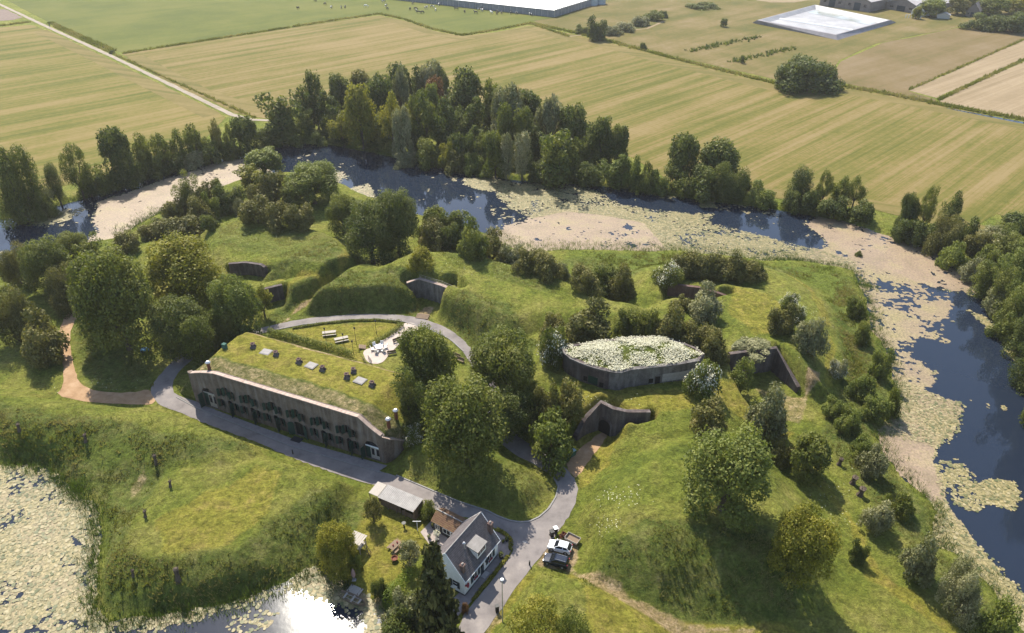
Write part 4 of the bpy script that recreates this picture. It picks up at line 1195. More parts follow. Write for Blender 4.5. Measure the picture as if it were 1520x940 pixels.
def crown_clumps(shape, seed):
    """unit trees: 10 m high, 8 m wide"""
    r = random.Random(seed); out = []
    if shape == "round":
        for k in range(34):
            u = r.uniform(-.45, 1); th = k * 2.4 + r.uniform(-.4, .4); q = math.sqrt(max(0, 1 - u * u)); k_ = r.uniform(.75, 1)
            out.append(((q * 3.0 * k_ * math.cos(th), q * 3.0 * k_ * math.sin(th), 5.3 + u * 3.5 * k_), r.uniform(1.0, 1.6)))
        out += [((r.uniform(-1.2, 1.2), r.uniform(-1.2, 1.2), r.uniform(4, 7)), 1.9) for _ in range(5)]
        out += [((2.8 * math.cos(t), 2.8 * math.sin(t), r.uniform(1.6, 3.4)), r.uniform(1.0, 1.5)) for t in [i * .6 + r.random() for i in range(11)]]
    elif shape == "tall":
        for k in range(30):
            z = 2 + k / 30 * 7.3; w = 2.4 * math.sin(math.pi * min(1, max(.12, (z - .6) / 9.8))) ** .6; th = k * 2.4
            out.append(((w * r.uniform(.5, 1) * math.cos(th), w * r.uniform(.5, 1) * math.sin(th), z), r.uniform(.9, 1.5)))
    elif shape == "airy":
        for k in range(40):
            u = r.uniform(-.8, 1); th = k * 2.4 + r.uniform(-.6, .6); q = math.sqrt(max(0, 1 - u * u)); k_ = r.uniform(.55, 1.05)
            out.append(((q * 3.3 * k_ * math.cos(th), q * 3.3 * k_ * math.sin(th), 5.4 + u * 3.8 * k_), r.uniform(.75, 1.4)))
    elif shape == "broken":
        for k in range(7):
            th = k * 1.3 + r.uniform(-.4, .4); R_ = r.uniform(.4, 2.4); zt = r.uniform(6.5, 9.2)
            for j in range(6):
                f_ = j / 5
                out.append(((R_ * (.6 + .5 * f_) * math.cos(th) + r.uniform(-.8, .8), R_ * (.6 + .5 * f_) * math.sin(th) + r.uniform(-.8, .8), 1.6 + (zt - 1.6) * f_), r.uniform(.9, 1.6) * (1.1 - .35 * f_)))
    elif shape == "willow":
        for k in range(30):
            u = r.uniform(-.2, 1); th = k * 2.4; q = math.sqrt(max(0, 1 - u * u)); k_ = r.uniform(.7, 1)
            out.append(((q * 3.3 * k_ * math.cos(th), q * 3.3 * k_ * math.sin(th), 4.8 + u * 4.2 * k_), (r.uniform(.8, 1.2), r.uniform(.8, 1.2), r.uniform(1.2, 2.0))))
        out += [((3.1 * math.cos(t), 3.1 * math.sin(t), r.uniform(2, 3)), (.8, .8, 1.6)) for t in [i * .8 for i in range(8)]]
    elif shape == "bush":      # 10 m high, 14 m wide dome reaching the ground
        for k in range(36):
            u = r.uniform(0, 1); th = k * 2.4 + r.uniform(-.5, .5); q = math.sqrt(max(0, 1 - u * u)); k_ = r.uniform(.55, 1.08)
            k_ *= 1 + .22 * math.sin(2 * th + seed) + .12 * math.sin(5 * th)
            out.append(((q * 5.6 * k_ * math.cos(th), q * 5.6 * k_ * math.sin(th), 1.6 + u * 6.4 * k_), r.uniform(1.2, 2.6)))
    elif shape == "bramble":   # wide, uneven
        for k in range(30):
            th = r.uniform(0, 6.28); R_ = 5.6 * math.sqrt(r.random())
            out.append(((R_ * math.cos(th), R_ * math.sin(th), r.uniform(1.2, 7.2) * (1 - (R_ / 7.5) ** 2)), r.uniform(1.4, 2.5)))
    elif shape == "conifer":
        for k in range(22):
            z = 1.0 + 8.6 * k / 21; w = 2.9 * (1 - (z / 10.4)) ** .8
            n_ = max(1, int(3 + 5 * (1 - k / 21)))
            for j in range(n_):
                th = j * 6.283 / n_ + k * 1.1 + r.uniform(-.2, .2); q = w * r.uniform(.4, 1.1)
                out.append(((q * math.cos(th), q * math.sin(th), z - q * .22), (.75, .75, .38)))
        out.append(((0, 0, 9.6), (.25, .25, .6)))
    return out


PROTO = {}
def proto(shape, leaf, variant, fine=0):
    key = (shape, leaf, variant, fine)
    if key in PROTO: return PROTO[key]
    sd = hash((["round", "tall", "airy", "broken", "willow", "bush", "bramble", "conifer"].index(shape), variant)) % 1000 + variant * 17 + 3
    geo = (shape, variant, fine)
    if geo not in PROTO:
        cl_ = crown_clumps(shape, sd)
        par = {"round": (80, .36), "tall": (85, .34), "airy": (70, .33), "broken": (75, .34), "willow": (85, .34), "bush": (46, .5), "bramble": (46, .5), "conifer": (95, .42)}[shape]
        if fine: par = (par[0] * 3.3, par[1] * .5)
        V, Fq, T_ = leaf_cloud(cl_, par[0], par[1], sd, droop=.8 if shape in ("willow", "conifer") else 0, stretch=1.9 if shape in ("willow", "conifer") else 1.4)
        cr = mesh_from("crown_" + shape, V, Fq, None, False, {"tint": ('FLOAT', T_)})
        tips = [c_[0] for c_ in cl_][::4 if shape != "conifer" else 30]
        mb = MB()
        if shape == "conifer": mb.tube((0, 0, -.5), (0, 0, 9.4), .28, .05, 7)
        elif shape in ("bush", "bramble"):
            for t in tips[:7]: mb.tube((t[0] * .12, t[1] * .12, -.4), (t[0] * .75, t[1] * .75, t[2] * .8), .22, .07, 5, False)
        else: limbs(mb, .3 if shape != "broken" else .26, 2.4, tips, sd)
        tr = mesh_from("trunk_" + shape, mb.v, mb.f, M["bark"])
        PROTO[geo] = (cr, tr)
    cr, tr = PROTO[geo]
    c2 = cr.copy(); c2.materials.append(LEAF[leaf])
    PROTO[key] = (c2, tr)
    return PROTO[key]


WIDTH = {"round": 8.4, "tall": 6.2, "airy": 8.2, "broken": 6.6, "willow": 8.4, "bush": 14.5, "bramble": 14.0, "conifer": 6.6}
NAMES = {"bush": "shrub", "bramble": "shrub", "conifer": "conifer", "willow": "willow_tree"}
tcount = [0]
def plant(pos, h_, w_, shape, leaf, label, group=None, flowers=False, cat=None, sink=.15):
    tcount[0] += 1
    var = tcount[0] % 3
    if shape in ('bush', 'bramble'): w_ *= 1.12
    cr, tr = proto(shape, leaf, var, int(max(h_, w_ * (.5 if shape in ('bush', 'bramble') else 1)) > 10.5 and pos[1] < 215 and shape != 'conifer'))
    o_ = thing(NAMES.get(shape, "broadleaf_tree"), label, cat or ("shrub" if shape in ("bush", "bramble") else "tree"), (pos[0], pos[1], pos[2] - sink), rnd.uniform(0, 6.28), group)
    sxy, sz = w_ / WIDTH[shape], h_ / 10.0
    for nm, me_ in (("stems" if shape in ("bush", "bramble") else "trunk", tr), ("foliage" if shape in ("bush", "bramble") else "crown", cr)):
        c_ = link(nm, me_, o_); c_.scale = (sxy, sxy, sz)
    if flowers:
        if "fl" not in PROTO:
            r = np.random.default_rng(5)
            for sh in ("bush",):
                cl_ = crown_clumps(sh, 3)
                V, Fq, T_ = leaf_cloud([(c_, np.array(rad) * 1.12) for c_, rad in cl_ if c_[2] > 2.5], 11, .5, 5, out=1.4, stretch=1.0)
                PROTO["fl"] = mesh_from("blossom", V, Fq, LEAF["flower"])
        c_ = link("blossom", PROTO["fl"], o_); c_.scale = (sxy, sxy, sz)
    return o_


def tree(px, by, ty, w, shape, leaf, label, group=None, flowers=False, cat=None):
    """tree rooted where the photo point (px, by) meets the ground, topping out at photo row ty, w photo pixels wide"""
    p_ = ground(px, by)
    z = p_.z
    for _ in range(130):
        if Q(p_.x, p_.y, z)[1] <= ty: break
        z += .25
    zm = p_.z + .55 * (z - p_.z)                      # centre the crown, not the foot, on px
    p_.x = (px - 760) / F * (p_.y * CP + (H - zm) * SP)
    p_.z = float(hgt(p_.x, p_.y))
    d = p_.y * CP + (H - zm) * SP
    return plant(p_, max(.8, z - p_.z), w * d / F, shape, leaf, label, group, flowers, cat)


OB = "trees along the outer bank of the moat, beside the left mown field"
for a in [
    (6, 330, 212, 62, "broken", "mid", "dense tall tree at the left edge of the photo beside the moat"),
    (34, 322, 216, 46, "tall", "mid", "tall dark tree at the far left bank, second from the edge"),
    (48, 318, 268, 40, "bush", "grey", "grey-green willow bush between the tall left trees and a slim dark tree"),
    (62, 322, 280, 36, "bush", "mid", "low dark bush on the left bank above a round patch of floating leaves"),
    (79, 302, 243, 26, "tall", "dark", "slim dark pointed tree on the left bank"),
    (110, 297, 207, 42, "airy", "mid", "tall airy tree with see-through crown on the left bank"),
    (128, 292, 255, 30, "bush", "dark", "dark low bush at the foot of the airy bank tree"),
    (147, 288, 243, 34, "broken", "mid", "olive bushy tree right of the airy bank tree"),
    (163, 280, 252, 30, "bush", "mid", "mid green bush on the left bank under the round dark tree"),
    (171, 268, 181, 46, "round", "dark", "round dark tree standing out above the left bank hedge"),
    (186, 272, 212, 34, "airy", "mid", "lighter airy tree just right of the round dark bank tree"),
    (190, 276, 235, 40, "bush", "dark", "dark bush under the airy tree beside the algae"),
    (212, 262, 198, 34, "airy", "mid", "first thin tree of the bank row right of the round dark tree"),
    (222, 264, 228, 42, "bush", "dark", "dark undergrowth bush on the bank by the tan algae, left"),
    (238, 255, 193, 32, "airy", "mid", "second thin tree of the bank row beside the hay field"),
    (252, 255, 222, 40, "bush", "dark", "dark undergrowth bush on the bank by the tan algae, middle"),
    (262, 248, 188, 30, "airy", "mid", "third thin tree of the bank row beside the hay field"),
    (280, 248, 220, 40, "bush", "grey", "greyish undergrowth bush on the bank by the tan algae"),
    (286, 243, 182, 32, "airy", "mid", "fourth thin tree of the bank row, tallest of the thin ones"),
    (304, 240, 200, 28, "broken", "mid", "fifth thin tree of the bank row, near the farm track's end"),
    (312, 242, 208, 34, "bush", "dark", "dark undergrowth bush on the bank near the track's end"),
    (320, 234, 176, 20, "airy", "brown", "sparse nearly bare tree left of the dark bank tree by the track"),
    (338, 232, 180, 18, "airy", "mid", "thin sparse tree touching the dark bank tree by the track"),
    (340, 236, 205, 30, "bush", "dark", "small dark bush at the water under the sparse trees"),
    (362, 228, 167, 42, "round", "dark", "dark full tree on the bank where the farm track ends"),
]: tree(*a, group=OB)

WD = "trees of the wood across the moat"
for a in [(*q[:4], "round" if q[4] == "tall" and q[3] >= 36 else q[4], *q[5:]) for q in [
    (418, 212, 131, 60, "broken", "dark", "large dark tree at the left end of the wood across the moat"),
    (402, 216, 186, 44, "bush", "dark", "dark bush at the left foot of the wood's first large tree"),
    (440, 214, 178, 36, "bush", "mid", "bush at the water's edge right of the wood's first large tree"),
    (467, 192, 105, 28, "tall", "dark", "tall narrow pointed tree near the left end of the wood"),
    (452, 196, 122, 40, "broken", "dark", "dark tree beside the narrow pointed tree"),
    (488, 200, 130, 42, "broken", "dark", "shaded dark tree between the pointed tree and the yellow-topped tree"),
    (505, 180, 104, 40, "tall", "dark", "dark tree behind the yellow-topped tree, on the skyline"),
    (467, 214, 192, 32, "bush", "fresh", "round light green bush at the water's edge left of the yellow bush"),
    (507, 218, 165, 46, "airy", "yellow", "yellow-green leaning bushy tree at the water's edge of the wood"),
    (533, 222, 116, 52, "tall", "yellow", "tall tree with a yellow-green top rising from the water's edge"),
    (536, 170, 97, 40, "round", "brown", "purplish-brown rounded crown on the skyline of the wood"),
    (565, 195, 103, 50, "tall", "dark", "tall dark tree right of the yellow-topped tree"),
    (592, 175, 89, 46, "round", "dark", "dark rounded crown at the top of the wood's skyline"),
    (593, 190, 99, 34, "willow", "grey", "grey-green slender crown below the skyline"),
    (580, 225, 137, 40, "airy", "yellow", "yellowish airy tree with visible branches in the wood's front"),
    (596, 238, 155, 38, "willow", "grey", "silvery willow at the water's edge in front of the yellowish airy tree"),
    (612, 220, 146, 40, "airy", "yellow", "second yellowish airy tree right of the silvery willow"),
    (618, 165, 94, 36, "broken", "dark", "dark crown right of the highest skyline crown"),
    (640, 165, 88, 48, "willow", "grey", "pale grey crown on the far skyline of the wood"),
    (652, 165, 93, 34, "round", "dark", "dark grey crown beside the pale skyline crown"),
    (645, 180, 107, 32, "round", "red", "reddish-brown crown in the wood, the only one of that colour"),
    (640, 195, 118, 30, "round", "fresh", "fresh green round crown below the reddish-brown one"),
    (628, 225, 128, 50, "airy", "mid", "wide mid green tree in the middle of the wood's front"),
    (660, 225, 140, 44, "broken", "dark", "dark brownish tree right of the middle of the wood"),
    (690, 190, 96, 56, "round", "dark", "large dark dome on the right half of the wood's skyline"),
    (728, 190, 111, 34, "broken", "mid", "mid green crown right of the large dark dome"),
    (700, 215, 138, 48, "broken", "mid", "mid green tree in front of the large dark dome"),
    (752, 220, 122, 62, "willow", "grey", "big pale silver willow on the right half of the wood"),
    (782, 205, 126, 50, "round", "dark", "dark round crown overlapping the big silver willow"),
    (750, 235, 151, 26, "tall", "mid", "narrow green tree in front of the big silver willow"),
    (776, 235, 158, 32, "tall", "mid", "second narrow green tree in front of the dark round crown"),
    (815, 225, 140, 52, "willow", "grey", "grey-green willow crown right of the dark round crown"),
    (850, 230, 147, 50, "round", "dark", "dark tree on the sloping right skyline of the wood"),
    (893, 245, 166, 40, "round", "dark", "dark tree near the right end of the wood, beside the field"),
    (918, 245, 178, 34, "round", "dark", "last dark tree at the right end of the wood beside the field"),
    (872, 245, 185, 36, "broken", "mid", "shaded tree between the rocky-leaved tree and the right end"),
    (735, 265, 189, 40, "tall", "mid", "green tree at the water's edge left of the twin pale poplars"),
    (752, 268, 198, 22, "tall", "grey", "left one of the twin pale narrow trees at the water's edge"),
    (775, 268, 195, 30, "tall", "grey", "right one of the twin pale narrow trees at the water's edge"),
    (828, 274, 183, 66, "broken", "mid", "broad tree with silvery left side at the water's edge"),
    (600, 245, 222, 34, "bush", "grey", "grey bush overhanging the water below the silvery willow"),
    (636, 246, 204, 46, "bush", "mid", "light green rounded shore bush in the middle of the wood's edge"),
    (664, 250, 214, 30, "bush", "yellow", "yellow-green shore bush left of the dark shore bush"),
    (680, 254, 218, 38, "bush", "brown", "olive shore bush above the open blue water"),
    (700, 256, 228, 34, "bush", "fresh", "shore bush right of the olive shore bush"),
    (720, 262, 248, 26, "bush", "fresh", "small low bush at the shoreline by the floating leaves"),
    (690, 245, 190, 40, "bush", "dark", "dark shaded bush behind the shore bushes"),
    (715, 240, 196, 34, "bush", "mid", "shaded mid green bush behind the shoreline"),
    (800, 270, 240, 36, "bush", "dark", "dark bush at the shore between the twin trees and the broad tree"),
    (872, 274, 240, 40, "bush", "dark", "dark shore bush right of the broad tree"),
    (915, 278, 226, 46, "broken", "fresh", "light green shore tree at the right end of the wood"),
    (938, 280, 236, 34, "bush", "fresh", "light green bush beside the last shore tree"),
    (962, 282, 236, 18, "airy", "mid", "thin sapling on the bank right of the wood"),
    (955, 286, 255, 34, "bush", "mid", "low bush below the thin sapling"),
    (978, 288, 258, 34, "bush", "fresh", "low light bush on the bank left of the twin dark trees"),
]]: tree(*a, group=WD)
wp = poly([(425, 205), (455, 178), (520, 162), (600, 152), (680, 158), (740, 180), (800, 195), (870, 225), (930, 245), (900, 262), (800, 258), (700, 243), (600, 228), (500, 212)])
lo, hi = wp.min(0), wp.max(0); done = []
while len(done) < 34:
    q = RNG.uniform(lo, hi)
    if sdist(wp, q[:1], q[1:], 5)[0] > 0 or any(np.hypot(*(q - e)) < 6.5 for e in done): continue
    done.append(q)
    plant((q[0], q[1], float(hgt(q[0], q[1]))), rnd.uniform(9.5, 13), rnd.uniform(7.5, 10.5), rnd.choice(["round", "round", "broken"]), rnd.choice(["dark", "mid", "mid"]),
          "one of the dark green trees packed inside the wood across the moat", "trees packed inside the wood")

wp2 = poly([(400, 212), (450, 208), (520, 214), (600, 230), (700, 248), (800, 262), (930, 270), (925, 262), (800, 250), (700, 232), (600, 212), (500, 200), (440, 196)]); lo, hi = wp2.min(0), wp2.max(0); done = []
while len(done) < 30:
    q = RNG.uniform(lo, hi)
    if sdist(wp2, q[:1], q[1:], 5)[0] > 0 or any(np.hypot(*(q - e)) < 3.6 for e in done): continue
    done.append(q)
    plant((q[0], q[1], float(hgt(q[0], q[1]))), rnd.uniform(2.5, 5), rnd.uniform(5, 8), "bush", rnd.choice(["dark", "dark", "mid"]), "dark undergrowth bush beneath the front trees of the wood", "undergrowth of the wood")

RB = "trees along the far bank of the moat, beside the right mown field"
for a in [
    (1016, 272, 191, 48, "round", "dark", "left one of the two large dark trees on the far bank"),
    (1006, 276, 228, 44, "airy", "mid", "lighter airy tree in front of the left large dark tree"),
    (1068, 272, 199, 64, "round", "dark", "right and wider one of the two large dark trees on the far bank"),
    (1050, 290, 245, 60, "bush", "dark", "dark bush under the two large dark trees"),
    (1085, 296, 248, 52, "bush", "dark", "bushy growth below the wider dark tree, right side"),
    (1020, 290, 255, 40, "bush", "mid", "mid green bush at the water under the left dark tree"),
    (1104, 286, 260, 24, "bush", "dark", "small dark bush at the right edge of the twin trees"),
    (1130, 306, 276, 46, "bush", "fresh", "low light green bank bush right of the twin dark trees"),
    (1190, 302, 249, 36, "tall", "dark", "single dense tree on the far bank before the sparse group"),
    (1178, 312, 282, 34, "bush", "dark", "dark bush at the foot of the single dense tree"),
    (1206, 315, 285, 40, "bush", "dark", "dark bush right of the single dense tree"),
    (1226, 308, 249, 24, "airy", "mid", "first sparse tree of the group of three on the far bank"),
    (1248, 308, 262, 32, "airy", "mid", "middle sparse tree of the group of three on the far bank"),
    (1272, 310, 259, 32, "airy", "mid", "right sparse tree of the group of three on the far bank"),
    (1240, 322, 290, 50, "bush", "dark", "dark bush under the sparse group of three"),
    (1280, 326, 298, 44, "bush", "dark", "dark low bush right of the sparse group of three"),
    (1350, 345, 283, 32, "round", "dark", "round dark tree on the bank left of the thin tall sapling"),
    (1378, 348, 270, 28, "airy", "mid", "thin tall sapling leaning on the far right bank"),
    (1414, 350, 279, 32, "broken", "dark", "dark forked tree right of the thin tall sapling"),
    (1345, 356, 320, 44, "bush", "dark", "dark bank bush under the round dark tree"),
    (1375, 365, 325, 44, "bush", "dark", "dark bank bush under the thin sapling"),
    (1402, 372, 318, 50, "bush", "brown", "olive brown bush beside the lone round shrub"),
    (1432, 362, 325, 40, "bush", "dark", "dark bush behind the lone round shrub"),
    (1417, 395, 357, 44, "bush", "fresh", "lone round light green shrub at the pink algae's edge"),
    (1452, 376, 344, 40, "bush", "brown", "olive bush right behind the lone round shrub"),
    (1447, 418, 386, 38, "bush", "grey", "small grey-green willow shrub by the right bank path"),
    (1478, 372, 332, 50, "airy", "grey", "grey-green tree at the field corner on the right bank"),
    (1512, 362, 312, 56, "round", "dark", "dark tree at the right edge of the photo next to the field"),
    (1500, 392, 336, 56, "broken", "mid", "tree right of the bank path near the photo's right edge"),
    (1474, 402, 364, 44, "bush", "mid", "bush right of the bank path"),
    (1472, 438, 384, 54, "broken", "mid", "bushy tree overhanging the dark water, upper"),
    (1510, 432, 358, 56, "broken", "fresh", "fresh green tall tree at the right edge above the dark water"),
    (1495, 462, 392, 54, "broken", "mid", "bushy tree overhanging the dark water, middle"),
    (1482, 462, 430, 40, "bush", "grey", "grey willow bush hanging over the dark water"),
    (1515, 485, 412, 56, "broken", "mid", "bushy tree overhanging the dark water, lower"),
    (1508, 505, 464, 46, "bush", "mid", "low bush at the water's edge at the right edge"),
    (1535, 530, 450, 60, "broken", "dark", "dark tree cut off by the photo's right edge"),
    (1550, 580, 480, 70, "broken", "dark", "big dark tree just past the photo's right edge"),
    (1585, 640, 520, 80, "round", "dark", "dark tree past the right edge, mirrored in the water"),
    (1620, 700, 560, 90, "round", "mid", "green tree past the right edge, mirrored in the water"),
]: tree(*a, group=RB)

IN = "trees inside the fort"
for a in [
    (390, 262, 217, 60, "round", "fresh", "rounded light green tree at the north-west tip of the fort island"),
    (372, 282, 244, 48, "broken", "yellow", "olive-yellow tree left below the rounded light green tree"),
    (410, 300, 256, 46, "bush", "brown", "brown hawthorn right of the olive-yellow tree"),
    (385, 305, 268, 40, "bush", "brown", "reddish brown hawthorn below the olive-yellow tree"),
    (462, 302, 236, 84, "round", "fresh", "broad light green tree beside the dark north water"),
    (440, 306, 262, 50, "round", "mid", "green tree left under the broad light green tree"),
    (275, 322, 257, 38, "broken", "mid", "spiky tree beside the tan algae on the island's left shore"),
    (303, 312, 268, 34, "bush", "brown", "brown-green shrub right of the spiky tree by the algae"),
    (322, 306, 264, 18, "tall", "mid", "slim little tree between shore shrubs by the algae"),
    (340, 312, 277, 44, "bush", "dark", "dark shrub on the island shore left of the olive-yellow tree"),
    (260, 330, 290, 40, "bush", "brown", "brown hawthorn at the left end of the island shore thicket"),
    (294, 332, 290, 40, "bush", "brown", "brownish shrub in the island shore thicket"),
    (312, 322, 290, 30, "bush", "fresh", "bright green shrub in the island shore thicket"),
    (270, 352, 318, 62, "bush", "brown", "brown hawthorn thicket above the grassy plateau's left end"),
    (310, 343, 318, 28, "bush", "mid", "small shrub at the plateau's left end"),
    (355, 318, 296, 22, "bush", "grey", "small pale shrub on the plateau's far edge"),
    (378, 330, 288, 50, "bush", "brown", "brown hawthorn on the plateau's far edge, left"),
    (412, 338, 300, 44, "bush", "brown", "dark brown hawthorn on the plateau's far edge, middle"),
    (446, 338, 305, 44, "bush", "brown", "golden brown hawthorn on the plateau's far edge, right"),
    (508, 348, 283, 52, "round", "mid", "green tree at the plateau's right end"),
    (528, 330, 292, 40, "broken", "mid", "tree behind the two large domed trees by the blue water"),
    (548, 390, 294, 84, "round", "dark", "large domed dark tree casting shade on the north rampart, left"),
    (588, 378, 273, 74, "round", "dark", "large domed dark tree casting shade on the north rampart, right"),
    (645, 350, 303, 40, "round", "mid", "tree at the water's edge right of the two domed trees"),
    (678, 352, 306, 44, "broken", "mid", "second tree at the water's edge right of the domed trees"),
    (640, 368, 322, 52, "bush", "brown", "brown hawthorn right of the domed dark trees"),
    (668, 368, 332, 40, "bush", "dark", "dark shrub behind the brown hawthorn by the north water"),
    (700, 380, 332, 50, "bush", "mid", "green shrub of the north hedge beside the pink algae"),
    (728, 384, 338, 52, "bush", "brown", "brown-topped shrub of the north hedge beside the pink algae"),
    (624, 397, 368, 38, "bush", "yellow", "single small round shrub on the rampart above the brick recess"),
    (760, 394, 366, 40, "bush", "grey", "pale shrub of the north hedge, after the gap"),
    (786, 400, 366, 42, "bush", "brown", "brown shrub of the north hedge, above the grassy dip"),
    (812, 410, 372, 48, "bush", "brown", "tall brown shrub of the north hedge"),
    (836, 414, 392, 26, "bush", "grey", "small white-flecked shrub left of the long dark hedge"),
    (868, 432, 394, 46, "bush", "brown", "left shrub of the long dark hedge on the rampart"),
    (898, 436, 394, 50, "bush", "dark", "middle shrub of the long dark hedge on the rampart"),
    (926, 440, 398, 46, "bush", "brown", "right shrub of the long dark hedge on the rampart"),
    (1016, 410, 372, 44, "bush", "brown", "first brown shrub of the north-east hedge, beside the white bush"),
    (1046, 412, 374, 50, "bush", "brown", "second brown shrub of the north-east hedge"),
    (1078, 414, 378, 50, "bush", "brown", "third olive shrub of the north-east hedge"),
    (1108, 416, 381, 46, "bush", "brown", "last brown shrub of the north-east hedge, nearest the lilies"),
    (1127, 410, 388, 24, "bush", "dark", "small dark shrub at the right end of the north-east hedge"),
    (1046, 472, 430, 54, "bush", "grey", "round grey-green shrub in front of the low red brick wall"),
    (1015, 458, 438, 28, "bush", "brown", "low brownish bramble left of the round grey-green shrub"),
    (820, 500, 466, 40, "bush", "brown", "olive shrub left behind the flower-roofed bunker"),
    (872, 504, 456, 74, "bush", "brown", "wide olive hawthorn behind the bunker, left"),
    (930, 495, 455, 32, "bush", "dark", "dark narrow shrub behind the bunker, middle"),
    (960, 500, 456, 54, "bush", "mid", "green shrub behind the bunker"),
    (1000, 512, 458, 62, "bush", "brown", "large olive hawthorn behind the bunker, right"),
    (1036, 518, 474, 50, "bush", "brown", "olive hawthorn at the bunker's right rear"),
    (1060, 535, 490, 46, "bush", "brown", "reddish hawthorn right of the bunker's roof"),
    (632, 600, 480, 96, "round", "mid", "large green tree right of the grass roof, above the café court"),
    (610, 640, 545, 60, "broken", "dark", "dark shaded tree at the barracks' right end"),
    (746, 600, 487, 108, "round", "mid", "large green tree between the loop road and the bunker"),
    (755, 645, 575, 80, "round", "dark", "dark shaded tree over the hidden part of the loop road"),
    (690, 692, 556, 136, "round", "mid", "biggest tree, on the grass island right of the barracks"),
    (844, 624, 566, 52, "bush", "brown", "brown shrub left of the tunnel entrance"),
    (812, 625, 575, 40, "bush", "brown", "brownish shrub behind the glossy bush by the tunnel"),
    (818, 678, 612, 74, "bush", "fresh", "glossy bright green bush beside the sandy track to the tunnel"),
    (790, 630, 585, 40, "bush", "dark", "dark green shrub left of the bunker lawn"),
    (1085, 755, 632, 140, "round", "fresh", "largest tree on the right lawn, with a wide light crown"),
    (1205, 706, 640, 62, "round", "mid", "compact rounded tree right of the largest lawn tree"),
    (1195, 866, 752, 98, "round", "yellow", "golden-green dense tree on the right lawn slope"),
    (1146, 648, 580, 66, "bush", "grey", "grey-olive shrub beside the sunken brick corner"),
    (1052, 642, 594, 62, "bush", "brown", "brownish rounded shrub on the lawn below the bunker"),
    (1118, 522, 508, 56, "bramble", "grey", "pale bramble bank above the sunken brick corner"),
    (1104, 586, 530, 40, "airy", "fresh", "slim light green young tree in front of the sunken brick corner"),
    (1165, 690, 655, 34, "bush", "brown", "low brownish bush between the largest lawn tree and the compact one"),
    (1205, 526, 470, 46, "bush", "grey", "grey-green shrub beside the mown ramp on the east rampart"),
    (1162, 492, 455, 42, "bush", "brown", "olive shrub on the east rampart with white flowers behind"),
    (165, 520, 356, 118, "round", "mid", "very large dark tree left of the barracks, beside the orange path"),
    (140, 500, 400, 70, "round", "mid", "dark tree on the left side of the very large tree"),
    (270, 460, 349, 122, "round", "yellow", "large yellow-green tree behind the very large dark tree"),
    (345, 505, 401, 82, "round", "fresh", "bright green tree behind the barracks' left end"),
    (262, 525, 436, 84, "round", "dark", "darker grey-green tree over the road left of the barracks"),
    (292, 542, 469, 54, "tall", "mid", "small pointed green tree nearest the barracks' left end"),
    (325, 520, 450, 60, "bush", "dark", "dark undergrowth behind the barracks' left end"),
    (388, 470, 425, 36, "airy", "yellow", "thin yellowish tree by the dark west wall"),
    (65, 432, 349, 76, "round", "mid", "green tree at the left shore near the dark water"),
    (105, 398, 340, 52, "round", "mid", "green tree by the left water, beside the shore thicket"),
    (95, 455, 395, 60, "bush", "brown", "brown undergrowth left of the very large dark tree"),
    (130, 400, 350, 40, "broken", "mid", "slender tree at the left shore"),
    (22, 420, 358, 50, "bush", "brown", "brown shrub at the left edge by the shore"),
    (18, 505, 428, 70, "bush", "brown", "brown hawthorn at the left edge of the photo"),
    (56, 534, 474, 70, "bush", "brown", "olive-brown shrub left of the orange path"),
    (10, 465, 425, 50, "bush", "mid", "green shrub at the left edge above the brown hawthorn"),
    (185, 372, 345, 40, "bush", "brown", "brown shrub behind the large trees by the left water"),
    (225, 352, 330, 40, "bush", "brown", "low brown shrub at the reed bed on the left shore"),
]: tree(*a, group=IN)
for a in [
    (995, 420, 388, 42, "bush", "mid", "white-flowering elder at the left end of the north-east hedge"),
    (1046, 586, 538, 48, "bush", "fresh", "white-flowering elder at the bunker's right corner"),
    (822, 540, 490, 46, "bush", "mid", "white-flowering elder at the bunker's left end"),
    (1174, 462, 434, 26, "bush", "mid", "white-flowering elder on the east rampart"),
    (1185, 478, 452, 26, "bush", "mid", "second white-flowering elder, just below the first on the east rampart"),
    (1245, 560, 535, 26, "bush", "grey", "white-flowering bush with a bare stump on the east bank"),
    (612, 655, 630, 30, "bush", "fresh", "white-flowering elder at the barracks' right wing wall"),
]: tree(*a, group="white-flowering bushes", flowers=True)
for a in [
    (1305, 785, 744, 44, "bush", "grey", "small silvery willow by the mown ride"),
    (1372, 856, 802, 54, "bush", "grey", "grey willow above the two silvery ones at the lower right"),
    (1432, 906, 834, 60, "bush", "grey", "roundest silvery willow at the lower right"),
    (1486, 947, 892, 54, "bush", "fresh", "green willow shrub at the lower right corner"),
    (1276, 832, 806, 26, "bush", "dark", "small dark shrub beside the golden-green tree's shadow"),
    (1300, 705, 660, 40, "bush", "grey", "grey-green shrub on the east bank"),
    (1282, 590, 560, 38, "bush", "fresh", "light green shrub on the east bank, upper"),
    (1262, 640, 608, 42, "bush", "fresh", "light green shrub on the east bank, lower"),
    (1300, 620, 588, 40, "bush", "fresh", "mid green shrub on the east bank by the lilies"),
    (1328, 618, 575, 24, "bush", "mid", "dark little shrub standing out over the lilies"),
    (1240, 618, 594, 34, "bush", "fresh", "mid green shrub on the east bank by the mown ride"),
    (1272, 470, 440, 28, "bush", "mid", "green shrub on the upper east bank"),
    (1282, 510, 478, 26, "bush", "mid", "green shrub on the east bank by the lily field"),
    (1310, 560, 520, 30, "bush", "fresh", "tall fresh green shrub at the east waterline"),
    (1282, 680, 650, 36, "bush", "fresh", "fresh green shrub below the grey-green shrub on the east bank"),
    (1340, 760, 725, 40, "bramble", "mid", "bramble at the east waterline near the small silvery willow"),
    (1275, 380, 370, 14, "bramble", "dark", "dark twiggy island of branches in the water"),
]: tree(*a, group="shrubs of the east bank")
